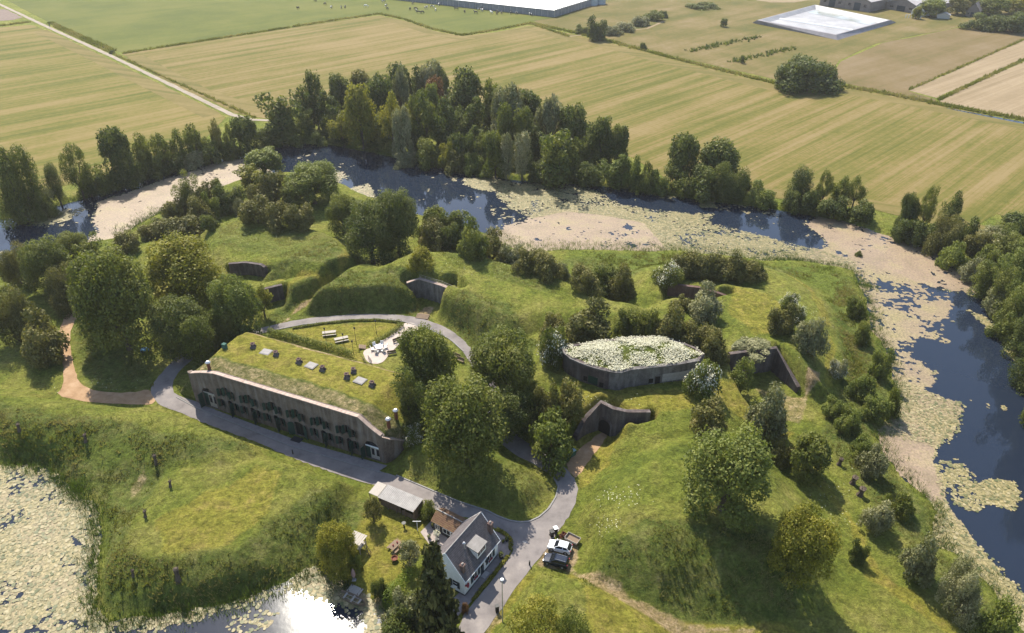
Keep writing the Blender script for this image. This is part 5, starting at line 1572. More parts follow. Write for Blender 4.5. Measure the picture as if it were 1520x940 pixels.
for a in [
    (646, 955, 808, 84, "conifer", "conifer", "tall dark conifer beside the white house"),
    (500, 852, 774, 62, "round", "yellow", "dense yellow-green tree beside the garden pergola"),
    (606, 838, 798, 38, "airy", "grey", "small pale fruit tree in the garden"),
    (602, 925, 876, 54, "bush", "grey", "pale green shrub between the clipped hedge and the conifer"),
    (563, 886, 858, 26, "bush", "dark", "small dark shrub at the left end of the clipped hedge"),
    (525, 848, 822, 22, "bush", "fresh", "small fresh green shrub below the pergola"),
    (795, 975, 896, 110, "airy", "yellow", "yellow-green bushy tree at the bottom edge right of the road"),
    (850, 985, 905, 70, "airy", "mid", "second bushy tree at the bottom edge right of the road"),
    (552, 775, 735, 34, "airy", "brown", "bare brownish bush beside the garden shed"),
    (635, 768, 745, 26, "bush", "mid", "green bush between the shed and the house annex"),
    (690, 908, 896, 12, "bush", "red", "reddish shrub by the road below the house"),
    (480, 830, 800, 30, "bush", "mid", "green bush at the garden's left edge"),
    (592, 950, 905, 60, "bush", "dark", "dark shrub at the bottom edge beside the conifer"),
]: tree(*a, group="garden trees and shrubs")
FR = "bushes and trees around the far farm"
for a in [
    (1198, 133, 84, 86, "bush", "dark", "big dark dome-shaped thicket beside the ditch in the far fields"),
    (1175, 132, 95, 50, "bush", "dark", "left shoulder of the big dome-shaped thicket"),
    (1204, 131, 87, 70, "bush", "dark", "middle of the big dome-shaped thicket by the ditch"),
    (1222, 130, 92, 46, "bush", "dark", "right shoulder of the big dome-shaped thicket"),
    (886, 60, 28, 30, "bush", "dark", "dark round bush at the end of the curved hedge"),
    (908, 52, 36, 26, "bush", "grey", "second bush of the curved hedge behind the far field"), (930, 46, 32, 30, "bush", "grey", "third bush of the curved hedge"), (952, 38, 25, 30, "bush", "grey", "fourth bush of the curved hedge"), (972, 30, 14, 30, "bush", "mid", "last bush of the curved hedge"), (985, 26, 15, 16, "bush", "dark", "dark end bush of the curved hedge"),
    (864, 50, 38, 22, "bush", "mid", "low bush left of the dark round bush"), (955, 74, 62, 10, "bush", "dark", "small lone dark bush on the far rough field"),
    (1075, 40, 26, 12, "round", "dark", "small lone round tree on the far meadow"), (1102, 94, 82, 8, "tall", "mid", "tiny sapling among the dark tussocks"),
    (1045, 12, 2, 50, "bramble", "mid", "low scrub on the far meadow's top edge"),
    (1385, 25, -4, 40, "round", "fresh", "light green tree beside the far barns"), (1362, 28, 8, 14, "round", "yellow", "small yellow-green tree by the far white fence"),
    (1465, 44, 18, 50, "bush", "dark", "left one of the two dark rounded bushes by the far house"), (1507, 48, 18, 46, "bush", "dark", "right one of the two dark rounded bushes by the far house"),
    (1425, 22, -6, 34, "round", "brown", "brownish tree behind the small far hut"), (1475, 22, -8, 50, "round", "mid", "green tree behind the two dark rounded bushes"), (1512, 20, -10, 50, "round", "yellow", "yellowish tree at the top right corner"), (1408, 8, -14, 30, "round", "red", "reddish tree behind the far houses"), (1445, 6, -14, 40, "round", "dark", "dark tree behind the far houses"),
    (166, 80, 74, 8, "bush", "dark", "small dark bush at the ditch's end by the farm track"),
]: tree(*a, group=FR)
# ------------------------------------------------------------------ white house
HA, HB = P(690, 885), P(739.5, 823)
HRZ = math.atan2(HB.y - HA.y, HB.x - HA.x)
HL, HW, HE, HR = 8.75, 6.1, 3.55, 7.25
M["tiles"] = simple("roof_tiles", [(0.3, (0.075, 0.064, 0.066)), (0.5, (0.115, 0.1, 0.1)), (0.7, (0.16, 0.138, 0.134))], 1.8, 0.75, 8)
M["tiles_red"] = simple("old_red_tiles", [(0.3, (0.1, 0.06, 0.035)), (0.5, (0.17, 0.095, 0.055)), (0.7, (0.2, 0.14, 0.06))], 1.4, 0.85, 8)
M["shutter_dark"] = simple("shutter_paint", [(0.3, (0.015, 0.025, 0.04)), (0.7, (0.022, 0.04, 0.055))], 3, 0.4)
house = thing("white_house", "white gabled house with a dark tiled roof, dormer and chimneys beside the road", "house", HA, HRZ)
def gable(L_, W_, e, r): return [(0, -.3), (W_, -.3), (W_, e), (W_ / 2, r), (0, e)]
wins_f = [(2.75, 1.0, 1.15, 1.35), (6.65, 1.0, 1.15, 1.35)]
hol = [arched(s, z, w, h_, .02, 2) for s, z, w, h_ in wins_f] + [arched(4.55, .1, .95, 2.1, .02, 2)]
wall_with_holes("front_wall", [(0, -.3), (HL, -.3), (HL, HE), (0, HE)], hol, .14, .3, M["white"], house)
gw = wall_with_holes("gable_wall", [(-HW + .002, -.3), (-.302, -.3), (-.302, HE + .3), (-HW / 2, HR - .08), (-HW + .002, HE)], [arched(-1.7, 1.0, .9, 1.3, .02, 2), arched(-4.3, 1.0, .9, 1.3, .02, 2)], .14, .3, M["white"], house)
gw.rotation_euler = (0, 0, math.radians(-90)); gw.location = (0, 0, 0)
MB().prism(gable(HL, HW - .01, HE, HR - .1), HL - .3, HL, 'X').build("gable_wall", M["white"], house, (0, .005, 0))
MB().box((HL / 2, HW - .15, 1.6), (HL - .65, .3, 3.8)).build("rear_wall", M["white"], house)
MB().box((HL / 2, -.012, .02), (HL + .03, .02, .5)).box((-.012, HW / 2, .02), (.02, HW, .5)).build("plinth", M["black"], house)
for s, z, w, h_ in wins_f:
    f_ = MB().box((0, .06, .05), (w, .07, .1)).box((0, .06, h_ - .05), (w, .07, .1)).box((-w / 2 + .05, .06, h_ / 2), (.1, .068, h_)).box((w / 2 - .05, .06, h_ / 2), (.1, .068, h_)).box((0, .06, h_ / 2), (.07, .06, h_)).box((0, -.05, -.03), (w + .2, .22, .06)).build("window", M["white"], house, (s, .04, z))
    MB().box((0, .09, h_ / 2), (w * .96, .02, h_ * .96)).build("pane", M["glass"], f_)
    mb = MB()
    for _ in range(14): mb.box((rnd.uniform(-.45, .45), -.13 + rnd.uniform(-.06, .05), rnd.uniform(.02, .28)), (.16, .16, .14), rnd.random())
    mb.build("window_flowers", M["red"], f_)
    for sg in (-1, 1):
        MB().box((0, 0, 0), (.5, .05, h_ + .1)).box((0, -.03, .3), (.4, .02, .45)).box((0, -.03, -.3), (.4, .02, .45)).build("shutter", M["shutter_dark"], house, (s + sg * (w / 2 + .32), -.04, z + h_ / 2))
for y, sg in ((1.7, 1), (4.3, 1)):
    f_ = MB().box((0, 0, .65), (.06, .9, .06)).box((0, 0, .04), (.07, .9, .08)).box((0, 0, 1.26), (.07, .9, .08)).build("window", M["white"], house, (.08, y, 1.0))
    MB().box((.03, 0, .65), (.02, .88, 1.26)).build("pane", M["glass"], f_)
    for q in (-1, 1): MB().box((0, 0, 0), (.05, .42, 1.4)).build("shutter", M["shutter_dark"], house, (-.04, y + q * .67, 1.65))
dr = MB().box((0, .05, 1.05), (.92, .06, 2.08)).build("door", M["shutter_dark"], house, (4.55, .05, .12))
MB().box((0, .01, 1.6), (.5, .03, .6)).build("pane", M["glass"], dr)
MB().box((0, -.45, .05), (1.3, .8, .18)).build("doorstep", M["concrete"], house, (4.55, 0, 0))
MB().box((0, -.12, 0), (.16, .2, .28)).box((0, -.05, .2), (.05, .14, .05)).build("wall_lamp", M["black"], house, (5.35, 0, 2.0))
mb = MB()
for _ in range(16): mb.box((.45 + rnd.uniform(-.25, .25), -.25 + rnd.uniform(-.15, .15), 2.0 + rnd.uniform(-.22, .22)), (.2, .2, .2), rnd.random())
mb.build("hanging_flowers", M["red"], house)


def tile_slope(name, L_, a, b_, mat, parent, wave=.22, rows=11, x0=0.0, amp=.035):
    """pantiled slope from eave a=(y,z) up to ridge b=(y,z); rolls run up the slope, courses lap"""
    nxx = int(L_ / wave) * 4 + 1
    X = np.linspace(x0, x0 + L_, nxx)
    V, Fq, vi = [], [], 0
    n_ = np.array([-(b_[1] - a[1]), (b_[0] - a[0])]); n_ = n_ / np.hypot(*n_)
    if n_[1] < 0: n_ = -n_
    for r in range(rows):
        t0, t1 = r / rows, (r + 1.12) / rows
        for t, lift in ((t0, .05), (min(t1, 1), .0)):
            for k, xx in enumerate(X):
                h_ = amp * (1 + math.sin(2 * math.pi * xx / wave)) + lift + rnd.uniform(-.004, .004)
                V.append((xx, a[0] + (b_[0] - a[0]) * t + n_[0] * h_, a[1] + (b_[1] - a[1]) * t + n_[1] * h_))
        o_ = r * 2 * nxx
        Fq += [(o_ + k, o_ + k + 1, o_ + nxx + k + 1, o_ + nxx + k) for k in range(nxx - 1)]
    me = mesh_from(name, V, np.array(Fq), mat, True)
    return link(name, me, parent)


OV = .28
sl_ = (HR - HE) / (HW / 2)
tile_slope("roof_slope", HL + .3, (-OV, HE - OV * sl_ + .12), (HW / 2, HR + .12), M["tiles"], house, .23, 13, -.15)
tile_slope("roof_slope", HL + .3, (HW + OV, HE - OV * sl_ + .12), (HW / 2, HR + .12), M["tiles"], house, .23, 13, -.15)
MB().prism([(-OV, HE - OV * sl_ + .02), (HW / 2, HR + .02), (HW + OV, HE - OV * sl_ + .02), (HW + OV, HE - OV * sl_ + .1), (HW / 2, HR + .1), (-OV, HE - OV * sl_ + .1)], -.1, HL + .1, 'X').build("roof_boards", M["wood"], house)
for xx in (-.2, HL + .08):
    MB().prism([(-OV - .05, HE - OV * sl_ - .04), (HW / 2, HR - .02), (HW + OV + .05, HE - OV * sl_ - .04), (HW + OV + .05, HE - OV * sl_ + .18), (HW / 2, HR + .24), (-OV - .05, HE - OV * sl_ + .18)], xx, xx + .12, 'X').build("bargeboard", M["white"], house)
mb = MB()
for k in range(22): mb.tube((-.1 + k * .41, HW / 2, HR + .14), (-.1 + (k + 1) * .41 + .03, HW / 2, HR + .14), .13, .115, 6)
mb.build("ridge_tiles", M["lead"], house)
MB().box((HL / 2, -OV - .07, HE - OV * sl_ + .05), (HL + .3, .14, .12)).build("gutter", M["white"], house)
for (x_, y_, w, h_, zt) in ((.62, .62, .55, 1.9, 5.85), (8.3, 1.0, .6, 2.2, 6.9)):
    ch = MB().box((0, 0, -h_ / 2), (w, w, h_)).box((0, 0, -.1), (w + .14, w + .14, .14)).build("chimney", M["brick_old"], house, (x_, y_, zt))
    MB().tube((-.1, 0, 0), (-.1, 0, .28), .11, .09, 8).tube((.13, 0, 0), (.13, 0, .22), .1, .09, 8).build("chimney_pot", M["concrete"], ch)
fl = MB().tube((0, 0, 0), (0, 0, 1.5), .12, .12, 8).build("flue_pipe", M["steel"], house, (2.9, 1.9, 5.6))
MB().tube((0, 0, 1.5), (0, 0, 1.65), .22, .22, 8).tube((0, 0, 1.65), (0, 0, 1.85), .24, .05, 8).build("flue_cap", M["steel"], fl)
dm = MB().prism([(.1, 4.25), (.1, 5.72), (1.9, 5.95), (1.9, 5.6)], 3.55, 5.75, 'X').build("dormer", M["white"], house)
MB().prism([(-.12, 5.74), (-.12, 5.88), (2.15, 6.18), (2.15, 6.04)], 3.4, 5.9, 'X').build("dormer_roof", M["lead"], dm)
for q in (4.0, 4.65, 5.3): MB().box((q, .085, 5.05), (.55, .03, .8)).build("pane", M["glass"], dm)
# annex
an = thing("house_annex", "low annex with mossy reddish tiled roof behind the white house", "annex", HA, HRZ)
AX0, AX1, AY0, AY1 = 7.25, 10.0, 6.42, 11.25
MB().box(((AX0 + AX1) / 2, (AY0 + AY1) / 2, 1.05), (AX1 - AX0, AY1 - AY0, 2.6)).build("walls", M["black"], an)
for nm_, y0_, y1_ in (("roof_slope", AX0 - .25, 8.62), ("roof_slope", AX1 + .25, 8.62)):
    s_ = tile_slope(nm_, AY1 - AY0 + .2, (-(y0_), 2.25), (-8.62, 3.4), M["tiles_red"], an, .23, 7, AY0)
    s_.rotation_euler = (0, 0, math.radians(90))
MB().box((8.62, (AY0 + AY1) / 2 + .1, 3.46), (.18, AY1 - AY0 + .2, .12)).build("ridge_tiles", M["lead"], an)
for y_, w in ((7.4, .8), (8.6, 1.5), (10.4, .9)):
    f_ = MB().box((0, 0, .5), (.06, w, .08)).box((0, 0, -.5), (.06, w, .08)).box((0, w / 2 - .04, 0), (.06, .08, 1)).box((0, -w / 2 + .04, 0), (.06, .08, 1)).box((0, 0, 0), (.05, .07, 1)).build("window", M["white"], an, (AX0 - .02, y_, 1.3))
    MB().box((.01, 0, 0), (.02, w * .95, .95)).build("pane", M["glass"], f_)

sheet("patio", dense(poly([(624, 790), (645, 768), (660, 790), (668, 806), (655, 826), (640, 812)]), 1, .04), M["patio"], .03)
sheet("terrace", dense(poly([(660, 900), (682, 880), (735, 815), (740, 800), (732, 788), (758, 796), (762, 812), (750, 832), (734, 852), (703, 890), (688, 906), (680, 915)]), 1, .03), M["paving"], .06)
def small_hedge(label, px, w, h_, leaf, group=None, z=0, name="hedge", box=True):
    L_ = poly(px, z); c0 = L_.mean(0); cl_ = []
    for i in range(len(L_) - 1):
        n_ = max(2, int(np.hypot(*(L_[i + 1] - L_[i])) / (w * .45)))
        for t in np.linspace(0, 1, n_, endpoint=i == len(L_) - 2):
            q = L_[i] + (L_[i + 1] - L_[i]) * t - c0
            cl_.append(((q[0], q[1], h_ * .5), (w * .55, w * .55, h_ * .52)))
    V, Fq, T_ = leaf_cloud(cl_, 300 / max(.35, w), .17, 91, out=1.2)
    o_ = thing(name, label, "hedge", (*c0, float(hgt(*c0))), 0, group)
    link("foliage", mesh_from("hedge", V, Fq, LEAF[leaf], False, {"tint": ('FLOAT', T_)}), o_)
    mb = MB()
    for c_, r_ in cl_[::2]: mb.tube((c_[0], c_[1], -.1), (c_[0], c_[1], h_ * .6), .05, .03, 4)
    mb.build("stems", M["bark"], o_)
    return o_
sheet("manhole_cover", poly([(775, 804), (781, 802.5), (784, 806), (778, 807.5)]), M["concrete"], .07)
small_hedge("clipped bright green hedge between garden lawn and conifer", [(578, 893), (590, 879), (606, 858)], 2.0, 2.2, "hedge")
small_hedge("narrow strip of yellowish planting between the house terrace and the road", [(702, 892), (716, 874), (732, 855), (748, 834), (753, 828)], .6, .45, "yellow")
small_hedge("curved low planting in front of the house's far corner", [(739, 788), (750, 794), (758, 803), (758, 815)], .7, .6, "yellow")
small_hedge("low clipped hedge curving along the picnic lawn to the court steps", [(549, 513), (570, 503), (585, 494), (595, 485), (592, 480)], 1.5, 1.0, "mid")
small_hedge("thin low hedge between the loop road and the picnic lawn", [(436, 488), (480, 481), (520, 477), (560, 476), (588, 479)], .8, .5, "mid")
small_hedge("tall weeds along the back edge of the barracks roof", [(402, 497), (430, 504), (460, 512), (490, 519), (520, 530)], 1.6, 1.8, "fresh", name="weed_border")
small_hedge("grassy hedge between the garden shed and the annex", [(622, 764), (632, 752), (641, 757)], 1.4, 1.4, "mid")

# ------------------------------------------------------------------ garden: shed, pergola, table, boat and bits
def at(px, py, z=None):
    return ground(px, py) if z is None else P(px, py, z)
M["corrugated"] = simple("corrugated_sheet", [(0.3, (0.22, 0.21, 0.2)), (0.7, (0.34, 0.32, 0.3))], .8, .8, 6)
q4 = [P(571.7, 725.3, 2.5), P(625, 747.7, 2.5), P(614, 759.4, 2.25), P(561, 737, 2.25)]
sh = thing("garden_shed", "long open-fronted shed with pale corrugated roof beside the road", "shed", (q4[3].x, q4[3].y, 0), math.atan2(q4[2].y - q4[3].y, q4[2].x - q4[3].x))
SL, SD = (q4[2] - q4[3]).length, 2.6
V, Fq = [], []
nxx = int(SL / .3) * 4
for j, (yy, zz_) in enumerate(((-.15, 2.22), (SD + .15, 2.5))):
    for k in range(nxx + 1): V.append((SL * k / nxx, yy, zz_ + .035 * math.sin(k * math.pi / 2)))
Fq = [(k, k + 1, nxx + 2 + k, nxx + 1 + k) for k in range(nxx)]
link("roof", mesh_from("shed_roof", V, Fq, M["corrugated"], True), sh)
MB().box((SL / 2, SD - .05, 1.15), (SL, .1, 2.5)).box((.05, SD / 2, 1.1), (.1, SD - .2, 2.3)).box((SL - .05, SD / 2, 1.1), (.1, SD - .2, 2.3)).build("walls", M["wood"], sh)
MB().box((SL * .3, .4, .75), (SL * .6 - .2, .08, 1.5)).box((SL * .8, .3, .5), (SL * .35, .08, 1.0)).build("front_boards", M["wood"], sh)
for k in range(5): MB().box((.1 + k * (SL - .2) / 4, .06, 1.05), (.12, .12, 2.3)).build("post", M["wood"], sh)
le = MB().prism([(0, 2.1), (0, 2.2), (2.6, 2.46), (2.6, 2.36)], -1.9, -.1, 'X').build("lean_to_roof", M["greywood"], sh)
MB().box((-1.8, .1, 1), (.1, .1, 2.2)).box((-1.8, 2.3, 1.1), (.1, .1, 2.5)).build("lean_to_post", M["wood"], le)
# pergola / play frame
p0 = at(532, 815, 0)
pg = thing("play_hut", "small pale wooden play hut on posts beside the yellow-green tree", "play hut", p0, math.radians(-25))
for sx in (-1, 1):
    for sy in (-1, 1): MB().box((sx * .95, sy * .8, 1.1), (.12, .12, 2.5)).build("post", M["greywood"], pg)
MB().box((0, 0, 1.1), (2.0, 1.7, .08)).build("platform", M["greywood"], pg)
for k in range(7): MB().box((-1.05 + k * .35, 0, 2.42 + .03 * (k % 2)), (.3, 2.2, .05)).build("roof_slat", M["greywood"], pg)
mb = MB()
for sx in (-.25, .25): mb.tube((1.0 + 1.2, sx, 0), (1.0, sx, 2.3), .05, .05, 6)
for k in range(5): mb.tube((1.0 + 1.1 - k * .22, -.25, .25 + k * .42), (1.0 + 1.1 - k * .22, .25, .25 + k * .42), .03, .03, 5)
mb.build("ladder", M["wood"], pg)


def picnic_table(pos, rz, label, mat, group, L_=3.0, cloth=None):
    t = thing("picnic_table", label, "picnic table", pos, rz, group)
    for k in range(4): MB().box((0, -.36 + k * .24, .75), (L_, .22, .05)).build("top_plank", M[mat], t)
    for sy in (-1, 1):
        MB().box((0, sy * .8, .45), (L_, .3, .05)).build("bench_plank", M[mat], t)
    for sx in (-1, 1):
        mb = MB()
        for sy in (-1, 1): mb.box((sx * L_ * .36, sy * .5, .37), (.08, .1, .86), M=Matrix.Rotation(sy * .42, 3, 'X'))
        mb.box((sx * L_ * .36, 0, .42), (.07, 1.8, .09)).box((sx * L_ * .36, 0, .7), (.07, .85, .07))
        mb.build("leg_frame", M["wood"], t)
    return t
picnic_table(at(489, 497, 0), math.radians(12), "left one of the two pale picnic tables on the oval lawn", "greywood", "picnic tables on the oval lawn")
picnic_table(at(507, 506, 0), math.radians(22), "right one of the two pale picnic tables on the oval lawn", "greywood", "picnic tables on the oval lawn")
gt = picnic_table(at(587, 814, 0), math.radians(55), "small dark picnic table with red things on it, on a sandy patch in the garden", "wood", None, 1.9)
for q, c_ in (((.5, 0, .84), "red"), ((-.3, .1, .86), "red"), ((.1, -.75, .55), "red")):
    tag(MB().tube((0, 0, -.07), (0, 0, .16), .14, .1, 8).tube((0, 0, .16), (0, 0, .3), .05, .04, 6).build("lantern", M[c_], None, gt.matrix_basis @ Vector(q)), "small red lantern on the dark garden picnic table", "lantern", "red lanterns on the garden table")
fp = thing("fire_bowl", "dark round fire bowl on the lawn below the garden table", "fire bowl", at(586, 832, 0))
MB().rings([[Vector((r_ * math.cos(a), r_ * math.sin(a), z)) for a in [i * math.pi / 5 for i in range(10)]] for r_, z in ((.2, .1), (.5, .45), (.55, .6), (.48, .6), (.3, .35))]).build("bowl", M["rust"], fp)
for k in range(3): MB().tube((.3 * math.cos(k * 2.1), .3 * math.sin(k * 2.1), .3), (.42 * math.cos(k * 2.1), .42 * math.sin(k * 2.1), -.03), .03, .03, 5).build("leg", M["black"], fp)
pa = thing("closed_parasol", "folded pinkish parasol standing by the garden waterside", "parasol", at(526, 861, None))
MB().tube((0, 0, 0), (0, 0, 2.5), .035, .03, 6).build("pole", M["wood"], pa)
MB().rings([[Vector((r_ * (1 + .25 * (i % 2)) * math.cos(i * math.pi / 6), r_ * (1 + .25 * (i % 2)) * math.sin(i * math.pi / 6), z)) for i in range(12)] for r_, z in ((.2, .8), (.26, 1.1), (.2, 1.9), (.05, 2.5))]).build("canopy", simple("faded_pink_cloth", [(.4, .25, .22)], 2), pa)
MB().box((0, 0, .06), (.6, .6, .12)).build("base", M["concrete"], pa)
# rowing boat
b0, b1 = P(505, 882, -1), P(542, 899, -1)
bo = thing("rowing_boat", "wooden rowing boat moored at the garden in the sun glare", "boat", ((b0 + b1) / 2), math.atan2(b1.y - b0.y, b1.x - b0.x))
BL = (b1 - b0).length
prof = [(-.5, .35, .5), (-.42, .5, .45), (-.2, .68, .4), (.1, .7, .4), (.35, .5, .46), (.46, .22, .55), (.5, .04, .62)]
mb = MB(); rr_ = []
for x_, w, h_ in prof:
    rr_.append([Vector((x_ * BL, y_ * w, z)) for y_, z in ((-1, h_), (-.85, .05), (-.45, -.15), (.45, -.15), (.85, .05), (1, h_), (.9, h_), (.7, .1), (.4, -.02), (-.4, -.02), (-.7, .1), (-.9, h_))])
mb.rings(rr_).build("hull", M["wood"], bo)
for x_, w in ((-.28, .62), (.02, .66), (.28, .52)): MB().box((x_ * BL, 0, .28), (.28, 2 * w * .9, .05)).build("thwart", M["greywood"], bo)
for sy in (-1, 1): MB().tube((-.3 * BL, sy * .25, .36), (.3 * BL, sy * .35, .36), .03, .03, 5).build("oar", M["greywood"], bo)
jt = thing("jetty", "small plank landing beside the rowing boat", "jetty", at(527, 876, -.75), math.radians(-25))
for k in range(6): MB().box((-.9 + k * .36, 0, 0), (.32, 1.3, .06)).build("plank", M["greywood"], jt)
for sx in (-.8, .8):
    for sy in (-.5, .5): MB().tube((sx, sy, -1.2), (sx, sy, .2), .07, .07, 6).build("pile", M["wood"], jt)
for px, py, rz, lab in ((486, 838, .6, "reddish wooden garden chair under the yellow-green tree"), (492, 829, -.5, "second wooden garden chair, nearer the yellow-green tree's trunk")):
    c_ = thing("garden_chair", lab, "chair", at(px, py), rz)
    MB().box((0, 0, .42), (.6, .6, .06)).build("seat", M["rust"], c_)
    MB().box((0, .3, .8), (.6, .06, .75), M=Matrix.Rotation(-.2, 3, 'X')).build("backrest", M["rust"], c_)
    for sx in (-.26, .26):
        for sy in (-.26, .26): MB().box((sx, sy, .2), (.06, .06, .42)).build("leg", M["rust"], c_)
cp = thing("clothes_post", "thin white T-shaped post on the lawn beside the patio", "clothes post", at(620, 788, 0))
MB().tube((0, 0, 0), (0, 0, 2.2), .06, .05, 6).build("post", M["white"], cp); MB().box((0, 0, 2.15), (1.3, .07, .07)).build("crossbar", M["white"], cp)
st = thing("bird_bath", "small dark upright bird bath on the garden lawn near the shed", "bird bath", at(600, 783, 0))
MB().tube((0, 0, 0), (0, 0, .9), .14, .1, 7).build("pedestal", M["black"], st); MB().tube((0, 0, .9), (0, 0, 1.05), .2, .35, 9).build("basin", M["black"], st)
ps = thing("potted_rose", "small white potted standard rose on the patio", "potted plant", at(649, 803, 0))
MB().tube((0, 0, 0), (0, 0, .5), .3, .38, 9).build("pot", M["black"], ps); MB().tube((0, 0, .4), (0, 0, 1.5), .04, .03, 5).build("stem", M["bark"], ps)
V, Fq, T_ = leaf_cloud([((0, 0, 1.7), .55)], 400, .16, 9); link("blossom", mesh_from("rose", V, Fq, LEAF["flower"], False, {"tint": ('FLOAT', T_)}), ps)
for px, py, lab, s_ in ((637, 799, "dark plant pot at the patio's left edge", 1), (643, 783, "dark plant pot against the annex wall", 1.2), (650, 786, "second dark plant pot against the annex, by its window", 1), (747, 806, "dark pot beside the house's far corner", .8), (752, 803, "tall dark pot near the curved planting", 1), (757, 816, "small dark pot by the curved planting's end", .8), (744, 828, "round black pot at the right end of the house front", 1.4)):
    t_ = thing("plant_pot", lab, "plant pot", at(px, py, 0), 0, "plant pots round the house")
    MB().tube((0, 0, 0), (0, 0, .45 * s_), .2 * s_, .3 * s_, 9).build("pot", M["black"], t_)
    V, Fq, T_ = leaf_cloud([((0, 0, .6 * s_), .32 * s_)], 500, .13, 8); link("foliage", mesh_from("pot_plant", V, Fq, LEAF["mid"], False, {"tint": ('FLOAT', T_)}), t_)

# ------------------------------------------------------------------ lamps, posts, court furniture
def lamp(pos, h_, label, group, street=False):
    t = thing("street_lamp" if street else "garden_lamp", label, "street lamp" if street else "lamp post", pos, rnd.uniform(-.2, .2), group)
    r_ = .075 if street else .05
    MB().tube((0, 0, -.2), (0, 0, h_ * .35), r_ * 1.3, r_ * 1.1, 7).tube((0, 0, h_ * .35), (0, 0, h_), r_ * .95, r_ * .7, 7).build("pole", M["steel"] if street else M["black"], t)
    if street:
        MB().tube((0, 0, h_), (0, 0, h_ + .16), .2, .27, 9).tube((0, 0, h_ + .16), (0, 0, h_ + .3), .27, .08, 9).build("lamp_head", M["white"], t)
    else:
        MB().tube((0, 0, h_), (0, 0, h_ + .35), .14, .2, 6).tube((0, 0, h_ + .35), (0, 0, h_ + .5), .24, .04, 6).build("lamp_head", M["black"], t)
    return t
lamp(at(746, 924), 9.0, "tall grey street lamp beside the road at the bottom of the photo", None, True)
for (px, py, ty, lab) in ((484, 505, 488, "dark lamp post at the left end of the left picnic table"), (511, 514, 496, "dark lamp post at the right picnic table"), (529, 511, 487, "dark lamp post in the middle of the oval lawn"), (559, 496, 477, "dark lamp post on the far side of the oval lawn"), (611, 494, 487, "short dark lamp post where the court meets the loop road"), (525, 526, 507, "lamp post with a pale head near the court steps")):
    p_ = at(px, py, 0); z = 0
    while Q(p_.x, p_.y, z)[1] > ty and z < 6: z += .1
    lamp(p_, z - .3, lab, "lamp posts round the oval lawn")
stp = thing("court_steps", "wooden steps from the court up to the oval lawn", "steps", at(542, 516, 0), math.radians(100))
for k in range(4): MB().box((0, k * .38, .1 + k * .09), (1.5, .34, .2)).build("step", M["wood"], stp)
stp = thing("road_steps", "brown steps from the loop road into the brick recess", "steps", at(626, 473, 0), math.radians(-12))
for k in range(4): MB().box((0, k * .45, .08 + k * .05), (3.0, .4, .2)).build("step", M["wood"], stp)
# white dining set on the court
dp = at(563, 519, 0)
dt = thing("cafe_table", "round white table in the middle of the white chairs on the court", "table", dp)
MB().tube((0, 0, .7), (0, 0, .76), .85, .85, 14).build("top", M["white"], dt); MB().tube((0, 0, 0), (0, 0, .7), .07, .06, 7).tube((0, 0, 0), (0, 0, .05), .4, .3, 9).build("pedestal", M["white"], dt)
for k in range(6):
    a = k * 1.047 + .3
    c_ = thing("cafe_chair", ["white chair on the far right of the court table", "white chair behind the court table", "white chair at the far left of the court table", "white chair at the near left of the court table", "white chair nearest the railings at the court table", "white chair at the near right of the court table"][k], "chair", dp + Vector((1.45 * math.cos(a), 1.45 * math.sin(a), 0)), a - math.pi / 2, "white chairs round the court table")
    MB().box((0, 0, .44), (.75, .7, .08)).build("seat", M["white"], c_); MB().box((0, .33, .8), (.75, .07, .7), M=Matrix.Rotation(-.15, 3, 'X')).build("backrest", M["white"], c_)
    for sx in (-.3, .3):
        MB().box((sx, .0, .6), (.07, .6, .05)).build("armrest", M["white"], c_)
        for sy in (-.28, .28): MB().box((sx, sy, .22), (.07, .07, .44)).build("leg", M["white"], c_)
rl = thing("court_railing", "pair of dark metal railings at the head of the court stairs", "railing", at(543, 535, 0), math.radians(-60))
for sy in (-.6, .6):
    mb = MB()
    for k in range(5): mb.tube((k * .55, sy, 0), (k * .55, sy, 1.1), .04, .04, 5)
    mb.tube((0, sy, 1.1), (2.2, sy, 1.1), .045, .045, 5).tube((0, sy, .55), (2.2, sy, .55), .03, .03, 5)
    mb.build("rail", M["black"], rl)
for px, py, rz, lab in ((590, 508, .6, "brown wooden bench at the right edge of the court"), (582, 527, .3, "pale bench half hidden by the large tree at the court"), (677, 531, -.6, "wooden bench between the two large trees, inside the loop road"), (683, 537, -.6, "second wooden bench between the two large trees, nearer")):
    b_ = thing("park_bench", lab, "bench", at(px, py, 0), rz, "benches by the court")
    MB().box((0, 0, .45), (2.0, .5, .07)).build("seat", M["wood"], b_); MB().box((0, .25, .8), (2.0, .07, .5)).build("backrest", M["wood"], b_)
    for sx in (-.85, .85): MB().box((sx, 0, .22), (.09, .5, .44)).build("leg", M["wood"], b_)
